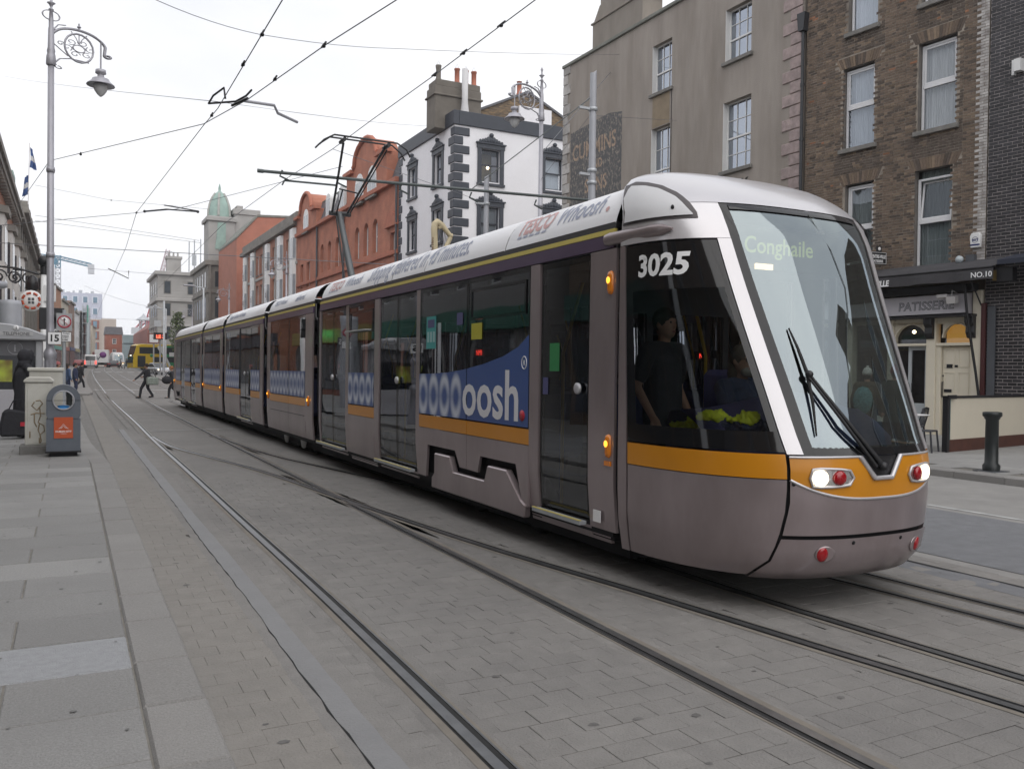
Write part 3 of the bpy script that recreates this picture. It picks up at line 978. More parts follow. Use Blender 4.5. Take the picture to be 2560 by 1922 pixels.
def seats(sec, ys, sides=(-1, 1)):
    for y in ys:
        for s in sides:
            mb = TB()
            xa, xb = sorted((TX + s * 1.05, TX + s * .2))
            mb.box(xa, xb, y, y + .42, .78, .86).box(xa, xb, y - .06, y, .82, 1.5)
            mb.box((xa + xb) / 2 - .2, (xa + xb) / 2 + .2, y + .05, y + .35, .40, .78, 1)
            mb.build('seat', [SEATB, INTD], sec, 0.03)


def poles(sec, pts):
    for x, y in pts:
        TB().tube([(TX + x, y, .40), (TX + x, y, 1.9), (TX + x + (.22 if x < 0 else -.22), y, 2.62)], .018, 8).build('grab_pole', POLEY, sec)


# ---------------- leading car
c1 = tpart('car_section')
shell(c1, 5.95, 15.33, (8.0, 10.3, 11.55))
for s in (-1, 1):
    nr = s < 0
    pillar(c1, s, 15.27, 15.33)
    door(c1, s, 13.66, 15.27)
    pillar(c1, s, 13.50, 13.66)
    fixed_panel(c1, s, 12.18, 13.50, FILM2 if nr else None, hopper=True)
    pillar(c1, s, 11.98, 12.18)
    door(c1, s, 10.46, 11.98)
    pillar(c1, s, 10.33, 10.46)
    for a, b in ((8.86, 10.33), (7.37, 8.848)):
        fixed_panel(c1, s, a, b, None, lower=False, hopper=(b < 9))
    pillar(c1, s, 7.19, 7.37)
    door(c1, s, 6.29, 7.19, False)
    pillar(c1, s, 5.90, 6.29)
    # lower panels around the bogie cut-out
    x = TX + s * 1.2
    poly = [(8.848, .985), (10.33, .985), (10.33, .38), (10.07, .38), (10.03, .78), (9.17, .78), (9.03, .60), (8.848, .60)]
    TB().prism(poly, 'x', x, x - s * .03).build('lower_panel', BODY, c1)
    poly = [(8.84, .985), (7.37, .985), (7.37, .38), (7.48, .38), (7.64, .78), (8.48, .78), (8.54, .595), (8.84, .60)]
    TB().prism(poly, 'x', x, x - s * .03).build('lower_panel', BODY, c1)
    TB().box(min(x - s * .09, x - s * .1), max(x - s * .09, x - s * .1), 7.3, 10.3, .3, .95).build('bogie_recess', DARK, c1)
    poly = [(9.76, .70), (9.29, .70), (9.19, .53), (8.34, .53), (8.26, .70), (7.82, .70), (7.50, .44), (7.40, .40), (7.42, .27), (9.84, .27), (9.84, .40), (9.76, .46)]
    TB().prism(poly, 'x', x + s * .02, x - s * .06).build('bogie_cover', BODY, c1, 0.012)
    side_patch(TB(), s, 6.02, 7.40, .27, .375, -0.02, 0, 1, 1).build('sill_apron', BODY, c1)
    side_patch(TB(), s, 12.18, 13.5, .27, .375, -0.02, 0, 1, 1).build('sill_apron', BODY, c1)
    for z in (2.46, 1.10): indicator(c1, s, 5.97, z, nr)
    if nr:
        TB().box(x - .012, x + .002, 5.93, 6.02, .935, .975).build('side_reflector', AMBER, c1)
        TB().box(x - .003, x + .005, 6.08, 6.19, .44, .54).build('white_plate', TXTW, c1)
        # swooping blue film with rings and lettering
        mb = TB()
        top = [(10.325, 1.665), (9.9, 1.67), (9.4, 1.69), (8.86, 1.735), (8.4, 1.79), (7.95, 1.865), (7.6, 1.96), (7.38, 2.075)]
        rows = [[(TX - wz(z) - .004, y, ZG0 + .005 + (z - ZG0 - .005) * k / 3) for k in range(4)] for y, z in top[:3] + [(8.985, 1.722)]]
        mb.grid(rows); mb.build('advert_film', FILM1, c1)
        rows = [[(TX - wz(z) - .004, y, ZG0 + .005 + (z - ZG0 - .005) * k / 3) for k in range(4)] for y, z in [(8.984, 1.722), (8.86, 1.735)]]
        MB(TOFF).grid(rows).build('advert_film', FILMB, c1)
        mb = TB()
        rows = [[(TX - wz(z) - .004, y, ZG0 + .005 + (z - ZG0 - .005) * k / 3) for k in range(4)] for y, z in [(8.845, 1.737)] + top[4:]]
        mb.grid(rows); mb.build('advert_film', FILMB, c1)
        x0 = TX - 1.2 - .0065
        text('oosh', 0.72, (x0, 8.97, 1.222), (0, -1, 0), (0, 0, 1), M('advert_letter_white', (.72, .72, .74), .5, var=0), 'advert_lettering', c1, 0.001, 0.012, align='LEFT', off=TOFF, fit=1.37)
        TB().lathe([(.055, 0), (.055, -.004), (0, -.004)], (x0, 7.50, 1.275), 14, 0, 'x').build('red_dot', M('red_film', (0.45, 0.03, 0.05), 0.4, var=0), c1)
        ring = [(x0, 7.47 + .052 * math.cos(k * math.pi / 10), 1.80 + .062 * math.sin(k * math.pi / 10)) for k in range(20)]
        TB().tube(ring, .005, 4, 0, True).build('trademark_ring', TXTW, c1)
        text('R', .075, (x0, 7.47, 1.774), (0, -1, 0), (0, 0, 1), TXTW, 'trademark_letter', c1, 0.001, off=TOFF)
        side_patch(TB(), s, 9.78, 10.10, 1.98, 2.38, 0.004, 0, 1, 1, 0).build('window_notice', M('teal_notice', (0.06, 0.33, 0.32), 0.5, var=0.1), c1)
        side_patch(TB(), s, 9.83, 10.05, 2.24, 2.34, 0.006, 0, 1, 1, 0).build('notice_badge', PURD, c1)
        for k in range(3): side_patch(TB(), s, 9.81 + k * .095, 9.875 + k * .095, 2.06, 2.19, 0.006, 0, 1, 1, 0).build('notice_box', M('pale_teal', (0.35, 0.55, 0.55), 0.5, var=0), c1)
        side_patch(TB(), s, 8.98, 9.15, 2.24, 2.38, 0.004, 0, 1, 1, 0).build('window_sticker', PURD, c1)
        side_patch(TB(), s, 8.46, 8.74, 2.06, 2.24, 0.004, 0, 1, 1, 0).build('window_sticker', M('yellow_sticker', (0.45, 0.42, 0.04), 0.5, var=0), c1)
        side_patch(TB(), s, 7.02, 7.12, 1.5, 1.66, -0.012, 0, 1, 1, 0).build('door_sticker', PURD, c1)
        side_patch(TB(), s, 6.82, 7.0, 1.72, 1.98, -0.014, 0, 1, 1, 0).build('door_sticker', M('green_sticker', (0.03, 0.22, 0.07), 0.5, var=0), c1)
        # open hopper vent of the middle window
        TB().box(TX - 1.30, TX - 1.19, 12.32, 13.36, 2.30, 2.315).build('hopper_vent', M('vent_flap', (0.6, 0.62, 0.64), 0.3, var=0), c1)
    else:
        pass
seats(c1, (8.0, 9.0, 9.9, 12.5))
poles(c1, [(-.75, 6.95), (-.8, 7.4), (.6, 6.9), (-.75, 10.2), (-.7, 12.2), (.6, 10.6), (-.7, 13.4)])
# added board of glowing red characters, standing in for a red window reflection
for y0, t_ in ((13.0, 'NMI'),):
    TB().box(TX + .9, TX + .95, 12.6, 13.4, 1.95, 2.1).build('display_board', BLACK, c1)
    text(t_, .13, (TX + .89, 13.0, 1.97), (0, -1, 0), (0, 0, 1), M('red_reflection_glow', (0.6, 0.02, 0.02), 0.4, var=0, emit=(1, 0.05, 0.03), es=2.0), 'led_lettering', c1, .001, off=TOFF)


def roof_warp(y_start, s0, s, tilt=0.0):
    """maps flat lettering on to the curved fairing of the near side; reading direction is -y"""
    pts = [(w_, z) for w_, z in ROOFP]
    def f(px, py, pz):
        d = s0 + py
        acc = 0
        for (w0, z0), (w1, z1) in zip(pts[:-1], pts[1:]):
            L_ = math.hypot(w1 - w0, z1 - z0)
            if d <= acc + L_ or (w1, z1) == pts[-1]:
                k = (d - acc) / L_
                w_ = w0 + (w1 - w0) * k; z = z0 + (z1 - z0) * k
                nx, nz_ = (z1 - z0) / L_, -(w1 - w0) / L_
                o = 0.004 + pz
                return (TX - (w_ + nx * o), y_start - px, z + nz_ * o)
            acc += L_
        return (TX, y_start - px, 3.36)
    return f


def roof_advert(sec, y, s, size, s0=0.10, sx=1.0, mat=TXTB, shear=0.25, bold=0.004):
    text(s, size, (0, 0, 0), (1, 0, 0), (0, 1, 0), mat, 'roof_lettering', sec, 0.0, bold, shear, 'LEFT', TOFF, roof_warp(y, s0, -1), sx)


roof_advert(c1, 14.95, 'TESCO', .26, .10, 1.0, TXTR, 0, .006)
roof_advert(c1, 14.02, 'Whoosh', .26, .10, 1.0)
roof_advert(c1, 12.75, 'Shopping delivered in 45 minutes.', .42, .08, .66, TXTB, .2, .003)
roof_advert(c1, 7.82, 'TESCO', .30, .13, 0.76, TXTR, 0, .008)
roof_advert(c1, 7.05, 'Whoosh', .30, .13, .76)
roof_advert(c1, 6.18, '.', .30, .13, 1.0, TXTR, 0, .008)
for k in range(5):
    w_ = roof_warp(7.78 - k * .125, .085, -1)
    MB(TOFF).add([w_(0, 0, 0), w_(.085, 0, 0), w_(.105, .022, 0), w_(.02, .022, 0)], [(0, 1, 2, 3)]).build('roof_dash', TXTB, c1)
    w_ = roof_warp(14.93 - k * .12, .07, -1)
    MB(TOFF).add([w_(0, 0, 0), w_(.085, 0, 0), w_(.105, .022, 0), w_(.02, .022, 0)], [(0, 1, 2, 3)]).build('roof_dash', TXTB, c1)

# ---------------- trailing cars
def gangway(y0, y1):
    g = tpart('gangway')
    mb = TB()
    n = 7
    for k in range(n):
        y = y0 + (y1 - y0) * k / n
        q = .04 if k % 2 else 0
        prof = [(-1.06 + q, .34), (-1.10 + q, 1.0), (-1.10 + q, 2.75), (-.95, 3.05), (-.6, 3.16), (.6, 3.16), (.95, 3.05), (1.10 - q, 2.75), (1.10 - q, 1.0), (1.06 - q, .34)]
        ye = y0 + (y1 - y0) * (k + 1) / n
        mb.grid([[(TX + a, y, b) for a, b in prof], [(TX + a, ye, b) for a, b in prof]])
    mb.build('bellows', BLKRUB, g)


gangway(15.33, 15.82)
c2 = tpart('car_section')
shell(c2, 15.82, 19.9)
for s in (-1, 1):
    pillar(c2, s, 15.82, 16.35)
    fixed_panel(c2, s, 16.35, 17.75, FILM2 if s < 0 else None)
    fixed_panel(c2, s, 17.765, 19.55, FILM2 if s < 0 else None)
    pillar(c2, s, 19.55, 19.9)
    if s < 0:
        indicator(c2, s, 16.08, 1.10); indicator(c2, s, 19.72, 1.12)
        TB().box(TX - 1.204, TX - 1.19, 16.4, 19.5, .80, .812).build('panel_seam', BLACK, c2)
seats(c2, (16.6, 17.6, 18.6))
roof_advert(c2, 19.5, 'TESCO Whoosh', .17, .12); roof_advert(c2, 17.5, 'delivered', .2, .10)
gangway(19.9, 20.45)
c3 = tpart('car_section')
shell(c3, 20.45, 25.95, (23.2,))
for s in (-1, 1):
    pillar(c3, s, 20.45, 20.75)
    fixed_panel(c3, s, 20.75, 21.9, FILM2 if s < 0 else None)
    door(c3, s, 21.9, 23.5)
    fixed_panel(c3, s, 23.5, 25.7, FILM2 if s < 0 else None)
    pillar(c3, s, 25.7, 25.95)
seats(c3, (21.0, 24.0, 25.0))
poles(c3, [(-.7, 21.8), (-.7, 23.6)])
roof_advert(c3, 25.5, 'Shopping delivered in 45 minutes.', .2, .10, .9)
gangway(25.95, 26.45)
c4 = tpart('car_section')
shell(c4, 26.45, 30.45)
for s in (-1, 1):
    pillar(c4, s, 26.45, 26.8)
    fixed_panel(c4, s, 26.8, 28.4, FILM2 if s < 0 else None)
    fixed_panel(c4, s, 28.415, 30.1, FILM2 if s < 0 else None)
    pillar(c4, s, 30.1, 30.45)
    if s < 0:
        indicator(c4, s, 26.6, 1.10); indicator(c4, s, 30.28, 1.12)
seats(c4, (27.2, 28.3, 29.3))
gangway(30.45, 30.95)
c5 = tpart('car_section')
shell(c5, 30.95, 39.25, (35.0,))
for s in (-1, 1):
    pillar(c5, s, 30.95, 31.2)
    fixed_panel(c5, s, 31.2, 32.4, FILM2 if s < 0 else None)
    door(c5, s, 32.4, 33.9)
    fixed_panel(c5, s, 33.9, 35.6, FILM2 if s < 0 else None)
    door(c5, s, 35.6, 37.0)
    fixed_panel(c5, s, 37.0, 38.6, FILM2 if s < 0 else None)
    pillar(c5, s, 38.6, 39.25)
    x = TX + s * 1.203
    TB().prism([(37.3, .72), (37.6, .72), (37.65, .5), (38.0, .5), (38.05, .72), (38.4, .72), (38.4, .62), (37.3, .62)], 'x', x, x + s * .004).build('bogie_recess', DARK, c5)
    if s < 0: indicator(c5, s, 39.1, 1.12)
seats(c5, (31.5, 34.2, 37.5))


# ---------------- cabs
def thi(z): return ip(z, [1.14, 3.03], [25.1, 33.2])
def tho(z): return ip(z, [1.17, 2.73], [31.0, 38.3])
def thc(z): return ip(z, [.22, .25, .4, .55, .8, 1.15], [44, 42, 36, 33, 31, 31])


def cab(rear=False):
    c = tpart('driving_cab')
    P = dict(rear=rear)
    zz = frange(1.145, 3.03, 16)
    # windscreen and black border
    g = patch(TB(), lambda z: -thi(z), thi, zz, 26, 0.0, 0, rear).build('windscreen', WSG, c, fixn=False)
    mb = TB()
    patch(mb, lambda z: -thi(z), lambda z: -thi(z) + 4.2, zz, 2, 0.003, 0, rear)
    patch(mb, lambda z: thi(z) - 2.4, thi, zz, 2, 0.003, 0, rear)
    patch(mb, lambda z: -thi(z) + 4.2, lambda z: thi(z) - 2.4, frange(1.145, 1.21, 2), 20, 0.003, 0, rear)
    patch(mb, lambda z: -thi(z) + 4.2, lambda z: thi(z) - 2.4, frange(2.985, 3.03, 2), 20, 0.003, 0, rear)
    mb.build('windscreen_border', GBLK, c)
    for s in (-1, 1):
        f = (lambda h: (lambda z: s * h(z)))
        def k(v): return s * v
        # bright pillar
        mb = patch(TB(), (lambda z: s * tho(z)), (lambda z: s * thi(z)), frange(1.155, 2.74, 12), 5, 0.008, 0, rear, 0.03)
        mb.build('pillar', BODYL, c)
        # side window: black border bands and see-through middle
        mb = TB()
        patch(mb, k(87.5), (lambda z: s * (tho(z) + .4)), frange(2.36, 2.73, 3), 16, 0.002, 0, rear)
        patch(mb, k(87.5), (lambda z: s * (tho(z) + .4)), frange(1.17, 1.31, 2), 16, 0.002, 0, rear)
        patch(mb, k(87.5), k(84.5), frange(1.31, 2.36, 6), 3, 0.002, 0, rear)
        patch(mb, (lambda z: s * (tho(z) + 3.2)), (lambda z: s * (tho(z) + .4)), frange(1.31, 2.36, 8), 3, 0.002, 0, rear)
        mb.build('window_border', GBLK, c)
        patch(TB(), k(84.5), (lambda z: s * (tho(z) + 3.2)), frange(1.31, 2.36, 8), 16, 0.0, 0, rear).build('side_window', CABGL, c, fixn=False)
        # amber band and lower panels
        patch(TB(), k(87.5), (lambda z: s * (thc(z) + .6)), frange(.985, 1.155, 2), 18, 0.004, 0, rear, .03).build('amber_band', YELB, c)
        patch(TB(), k(87.5), (lambda z: s * (thc(z) + .6)), [.27, .33, .4, .5, .6, .75, .9, .978], 18, 0.0, 0, rear, .03).build('side_panel', BODY, c)
        patch(TB(), k(89.8), k(87.9), frange(.27, 2.74, 10), 2, 0.006, 0, rear, .03).build('door_post', BODY, c)
        # silver above the side window
        mb = patch(TB(), k(89.8), (lambda z: s * thi(z)), frange(2.745, 3.035, 4), 18, 0.004, 0, rear, .03)
        mb.build('roof_cheek', BODYL, c)
    # front panel, lip, bumper
    def zl(th): return .845 + .145 * min(1, abs(th) / 31) ** 2.2
    nth = 40
    ths = frange(-30.4, 30.4, nth)
    mb = TB()
    rows = []
    for q in range(6):
        rows.append([SN(t * (thc(.585 + (zl(t) - .012 - .585) * q / 5) - .6) / 30.4, .585 + (zl(t) - .012 - .585) * q / 5, 0, rear) for t in ths])
    mb.grid(rows); mb.build('front_panel', BODYL if False else BODY, c)
    mb = TB()
    def ztop(t): return 1.13 if abs(t) > 5.2 else (1.13 - .15 * (1 - max(0, abs(t) - 1.7) / 3.5) if abs(t) > 1.7 else .98)
    rows = [[SN(t, zl(t) + (ztop(t) - zl(t)) * q / 5, 0.004, rear) for t in ths] for q in range(6)]
    mb.grid(rows); mb.build('front_amber_band', YELB, c)
    mb = TB().tube([SN(t, zl(t) - .006, 0.0, rear) for t in ths], .012, 6)
    mb.build('front_lip', BODYL, c)
    mb = TB()
    for sg in (-1, 1):
        mb.tube([SN(sg * 5.4, 1.135, .006, rear), SN(sg * 1.7, .985, .012, rear)], .02, 6)
    mb.tube([SN(-1.9, .985, .012, rear), SN(1.9, .985, .012, rear)], .018, 6)
    mb.tube([SN(t, 1.137, .004, rear) for t in frange(-30.4, -5.2, 10)], .010, 5)
    mb.tube([SN(t, 1.137, .004, rear) for t in frange(5.2, 30.4, 10)], .010, 5)
    mb.build('wiper_notch_trim', BODYL, c)
    patch(TB(), -5.4, 5.4, frange(.98, 1.145, 3), 6, -0.012, 0, rear).build('wiper_well', BLACK, c)
    zb = [.235, .26, .32, .40, .48, .562]
    mb = TB()
    rows = []
    for z in zb:
        inset = .05 if z < .24 else (.0)
        rows.append([SN(t * (thc(z) - .3) / 30.4, z, .0 - inset + .012, rear) for t in frange(-30.4, 30.4, 30)])
    mb.grid(rows); 
    mb.build('bumper', BODY, c)
    # dark shell behind all seams
    mb = TB()
    patch(mb, -89.5, 89.5, [.27, .4, .6, .8, .98, 1.15], 40, -0.035, 0, rear)
    mb.build('inner_shell', DARK, c)
    # roof cap
    mb = TB()
    zc = [3.04, 3.08, 3.12, 3.16, 3.2, 3.24, 3.28, 3.32, 3.36, 3.40, 3.43, 3.46]
    rows = [[SN(t, z, .004, rear) for t in frange(-89.8, 89.8, 44)] for z in zc]
    mb.grid(rows)
    top = rows[-1]
    ctr = SN(0, 3.46, 0, rear); ctr = Vector((TX, ctr.y + (.25 if not rear else -.25), 3.475))
    mb.add(list(top) + [ctr], [(i, i + 1, len(top)) for i in range(len(top) - 1)] + [(len(top) - 1, 0, len(top))], 0, True)
    mb.build('roof_cap', BODYL, c)
    # lamps
    lit = not rear
    for s in (-1, 1):
        mb = TB()
        cs = [(22.6, .06), (19.8, .064), (16, .062), (12.5, .058), (9.6, .05)]
        up = [SN(s * a, .995 + h, .0115, rear) for a, h in cs]
        dn = [SN(s * a, .995 - h, .0115, rear) for a, h in cs]
        loop = [SN(s * 23.6, .995, .0115, rear)] + up + [SN(s * 8.3, .995, .0115, rear)] + dn[::-1]
        mb.tube(loop, .011, 6, 0, True)
        cen = sum(loop, Vector()) / len(loop)
        lp = [SN(s * 23.4, .995, .008, rear)] + [SN(s * a, .995 + h, .008, rear) for a, h in cs] + [SN(s * 8.6, .995, .008, rear)] + [SN(s * a, .995 - h, .008, rear) for a, h in cs][::-1]
        mb.add(lp + [SN(s * 16, .995, .0085, rear)], [(i, (i + 1) % len(lp), len(lp)) for i in range(len(lp))], 1)
        hp = mb.build('headlamp_housing', [BODYL, CHROME], c)
        for th, nm, mt, rr in ((20.0, 'headlamp', LAMPLIT if lit else CHROME, .058), (13.2, 'red_lamp', REDL, .052)):
            q = SN(s * th, .995, .006, rear)
            d = (SN(s * th, .995, .1, rear) - q).normalized()
            a = d.cross(Vector((0, 0, 1))).normalized(); b = d.cross(a)
            rings = [[q + d * h + (a * math.cos(k * math.pi / 8) + b * math.sin(k * math.pi / 8)) * r_ for k in range(16)] for r_, h in ((rr, 0), (rr, .012), (rr * .8, .024), (rr * .4, .03), (.002, .031))]
            TB().loft(rings).build(nm, mt, c)
        # low reflector in the bumper
        q = SN(s * 16.5, .455, .012, rear); d = (SN(s * 16.5, .455, .1, rear) - q).normalized()
        a = d.cross(Vector((0, 0, 1))).normalized(); b = d.cross(a)
        TB().loft([[q + d * h + (a * 1.25 * math.cos(k * math.pi / 8) + b * math.sin(k * math.pi / 8)) * r_ for k in range(16)] for r_, h in ((.062, 0), (.062, .006), (.05, .007))]).build('reflector_rim', BODY, c)
        q = SN(s * 17.6, .455, .016, rear)
        TB().loft([[q + d * h + (a * .8 * math.cos(k * math.pi / 8) + b * math.sin(k * math.pi / 8)) * r_ for k in range(16)] for r_, h in ((.054, 0), (.052, .008), (.03, .014), (.002, .015))]).build('low_reflector', REDL, c)
        for th, z in ((29.2, .95), (6.8, .53)):
            q = SN(s * th, z, .013 if z < .56 else .002, rear)
            d = (SN(s * th, z, .1, rear) - q).normalized(); a = d.cross(Vector((0, 0, 1))).normalized(); b = d.cross(a)
            TB().loft([[q + d * h + (a * math.cos(k * math.pi / 5) + b * math.sin(k * math.pi / 5)) * r_ for k in range(10)] for r_, h in ((.014, 0), (.014, .003), (.002, .003))]).build('socket', DARK, c)
    # vent panel on the roof side
    for s in (-1, 1):
        VT = [48, 51, 54.6, 62.6, 73, 85, 88.2]
        for nm, gr, o, mt in (('vent_rim', 1, .010, M('vent_dark_rim', (0.10, 0.09, 0.092), 0.5, .3, var=.05)), ('vent_panel', 0, .022, M('vent_white', (0.66, 0.66, 0.67), 0.4, var=0.03))):  # dark border patch around the white vent panel
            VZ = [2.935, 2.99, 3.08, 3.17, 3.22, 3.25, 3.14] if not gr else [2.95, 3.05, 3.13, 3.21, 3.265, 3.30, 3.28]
            ths_ = frange(48 - gr * 2.5, 88.2 + gr, 18)
            rows = []
            for th in ths_:
                zt = ip(th, [v - gr * 2.5 for v in VT], VZ); zb_ = 2.925 - gr * .02
                rows.append([SN(s * th, zb_ + (zt - zb_) * q / 5, o, rear) for q in range(6)])
            TB().grid(rows).build(nm, mt, c)
        q = SN(s * 58.5, 2.99, .024, rear)
        TB().ball(q, .02, 0, 0.6, .8, 1, 8).build('vent_lock', DARK, c)
        # projecting housing below the vent
        mb = TB()
        rings = []
        for y, h in ((5.30, .01), (5.38, .045), (5.5, .052), (6.0, .055), (6.06, .045)):
            yy = 45.14 - y if rear else y
            xo = ip(y, [5.3, 5.5, 5.7, 5.85], [1.10, 1.15, 1.18, 1.19])
            rings.append([(TX + s * (xo - .02 + (.032 if h > .044 else .012) * (1 + math.cos(a_)) / 1.2), yy, 2.825 + h * math.sin(a_)) for a_ in [2 * math.pi * k / 12 for k in range(12)]])
        mb.loft(rings); mb.build('roof_side_housing', BODY, c)
    if not rear:
        # fleet number on the black glazing
        def wf(px, py, pz):
            y = 5.60 - px
            z = 2.475 + py
            Yt = ip(z, ZT, YT)
            fcs = max(0.0, min(1.0, 1 - (y - Yt) / (5.85 - Yt)))
            th = math.degrees(math.acos(fcs ** (NE / 2)))
            return SN(-th, z, .006)
        text('3025', .235, (0, 0, 0), (1, 0, 0), (0, 1, 0), TXTW, 'fleet_number', c, 0, .008, 0, 'LEFT', TOFF, wf, 0.92)
        # wiper
        mb = TB()
        b0 = SN(-.3, 1.06, .03); j = SN(-16.2, 1.70, .05)
        mb.tube([b0, SN(-8, 1.36, .06), j], [.022, .016, .011], 6)
        b1 = SN(-1.9, 1.06, .035)
        mb.tube([b1, SN(-9.5, 1.36, .065), SN(-17, 1.69, .05)], [.014, .012, .009], 6)
        mb.ball(j, .03); mb.ball(b0, .035)
        mb.build('wiper_arm', BLACK, c)
        mb = TB()
        mb.tube([SN(-17.7, 2.05, .015), SN(-16.9, 1.9, .028), SN(-16.4, 1.72, .035), SN(-17.2, 1.5, .028), SN(-18.7, 1.28, .015)], [.006, .011, .014, .011, .006], 6)
        mb.build('wiper_blade', BLKRUB, c)
        # destination display behind the glass
        mb = TB().beam((TX - .78, 5.32, 2.74), (TX + .78, 5.32, 2.74), .05, .34)
        mb.build('destination_display', M('display_black', (0.02, 0.022, 0.022), 0.5, var=0), c)
        text('Conghaile', .19, (TX - .0, 5.285, 2.70), (1, 0, 0), (0, 0, 1), M('led_amber', (0.3, 0.32, 0.1), 0.5, var=0, emit=(0.72, 0.80, 0.20), es=0.32), 'led_lettering', c, .001, .002, off=TOFF)
        TB().box(TX - .28, TX - .10, 5.25, 5.27, 2.565, 2.61).build('cab_lamp', M('cab_lamp', (0.9, 0.7, 0.5), 0.4, var=0, emit=(1, .62, .32), es=2.4), c)
        # crack across the windscreen
        mb = TB().tube([SN(1.5, 3.0, .004), SN(4.5, 2.7, .004), SN(5.6, 2.4, .004), SN(3.5, 2.2, .004), SN(1.2, 2.05, .004), SN(-.3, 1.85, .004), SN(-1.5, 1.6, .004)], .0025, 4)
        mb.build('windscreen_crack', M('crack_line', (0.05, 0.06, 0.06), 0.5, var=0), c)
    # cab floor, back wall, dashboard, seat
    f = (lambda y: 45.14 - y) if rear else (lambda y: y)
    def bx(mb, x0, x1, y0, y1, z0, z1, m=0):
        a, b = sorted((f(y0), f(y1))); return mb.box(TX + x0, TX + x1, a, b, z0, z1, m)
    bx(TB(), -.8, .8, 5.05, 5.95, .55, .60).build('cab_floor', INTD, c)
    mb = TB(); bx(mb, -1.13, -.57, 6.32, 6.35, .4, 1.15); bx(mb, -.50, .32, 6.32, 6.35, .4, 1.2); bx(mb, .75, 1.13, 6.32, 6.35, .4, 2.6); bx(mb, -1.13, 1.13, 6.32, 6.35, 2.25, 2.9)
    bx(mb, -.57, -.50, 6.318, 6.352, .4, 2.25); bx(mb, .32, .38, 6.318, 6.352, .4, 2.25)
    mb.build('cab_bulkhead', INTD, c)
    mb = TB()
    prof = [(4.58, 1.05), (4.60, 1.20), (4.75, 1.32), (4.95, 1.42), (5.08, 1.40), (5.13, 1.28), (5.12, .95)]
    rings = []
    for i in range(13):
        u = -1 + 2 * i / 12
        w_ = .98 * u
        hump = .16 * math.exp(-((u + .15) / .55) ** 2)
        sh = .36 * abs(u) ** 2.2
        rings.append([(TX + w_, f(y + sh), z + (hump if 1.1 < z else 0)) for y, z in prof])
    mb.grid(rings); mb.build('dashboard', PURD, c)
    mb = TB(); bx(mb, -.32, .22, 5.42, 5.82, .98, 1.08); bx(mb, -.30, .20, 5.80, 5.90, 1.05, 1.75); bx(mb, -.2, .1, 5.5, 5.75, .6, .98)
    mb.build('driver_seat', M('driver_seat_purple', (0.06, 0.05, 0.16), 0.8, var=0.1), c, .05)
    bx(TB(), -1.0, 1.0, 5.50, 5.97, 2.60, 2.64).build('cab_ceiling', INTG, c)
    return c


cab1 = cab()
cab2 = cab(True)
# running gear
und = tpart('running_gear')
mb = TB()
mb.box(TX - .95, TX + .95, 6.0, 39.2, .13, .31)  # underframe, made wide and low to block light under the tram
mb.build('underframe', DARK, und)
for yb in (7.9, 9.4, 17.1, 18.6, 27.6, 29.1, 37.3, 38.7):
    for s in (-1, 1):
        TB().lathe([(.04, -.05), (.27, -.05), (.29, -.03), (.29, .05), (.25, .06), (.1, .05), (.04, .07)], (TX + s * .75, yb, .295), 18, 0, 'x').build('wheel', M('wheel_steel', (0.12, 0.12, 0.12), 0.4, 0.7, var=.2), und)
for yb in (17.1, 18.6):
    TB().lathe([(.0, -.03), (.19, -.03), (.2, .0), (.12, .02), (.0, .03)], (TX - 1.02, yb, .31), 18, 0, 'x').build('wheel_cover', M('pale_wheel_cover', (0.35, 0.35, 0.35), 0.4, 0.4, var=.2), und)

# pantograph on the second car
pg = tpart('pantograph')
PB = (TX, 17.25, 3.46); PK = (TX - .12, 17.9, 5.0); PH = (TX, 16.55, 6.24)
TB().tube([PB, PK], [.075, .06], 10).build('lower_arm', M('pantograph_grey', (0.13, 0.14, 0.145), 0.5, .3, var=.1), pg)
mb = TB()
mb.tube([(PK[0] - .16, PK[1], PK[2]), (TX - .36, 17.15, 5.65), (TX - .42, 16.6, 6.16)], .024, 8)
mb.tube([(PK[0] + .16, PK[1], PK[2]), (TX + .25, 17.15, 5.65), (TX + .42, 16.6, 6.16)], .024, 8)
mb.tube([(PK[0] + .22, PK[1] - .02, PK[2] + .02), (TX + .48, 16.6, 6.14)], .014, 6)
mb.tube([(PK[0] - .22, PK[1], PK[2]), (PK[0] + .24, PK[1], PK[2])], .05, 8)
mb.tube([(TX - .27, 17.4, 5.42), (TX + .13, 17.45, 5.38)], .016, 6)
mb.tube([(TX - .2, 17.4, 5.40), (TX - .2, 17.85, 4.98)], .016, 6)
mb.build('upper_frame', BLACK, pg)
TB().tube([(TX - .18, 17.2, 3.42), (TX - .2, 17.85, 4.93)], .02, 6).build('control_rod', BLACK, pg)
mb = TB()
for dy, dz in ((-.16, .0), (.16, .03)):
    mb.tube([(TX - .95, PH[1] + dy, 6.02), (TX - .86, PH[1] + dy, 6.12), (TX - .66, PH[1] + dy, PH[2] + dz), (TX + .62, PH[1] + dy, PH[2] + dz), (TX + .82, PH[1] + dy, 6.13), (TX + .90, PH[1] + dy, 5.99)], .018, 7)
mb.tube([(TX - .45, PH[1] - .16, 6.19), (TX - .45, PH[1] + .16, 6.19)], .04, 6)
mb.tube([(TX + .45, PH[1] - .16, 6.19), (TX + .45, PH[1] + .16, 6.19)], .045, 6)
mb.build('collector_head', BLACK, pg)
mb = TB().box(TX - .5, TX + .5, 16.7, 17.8, 3.36, 3.42)
mb.build('pantograph_base', DGREY, pg)
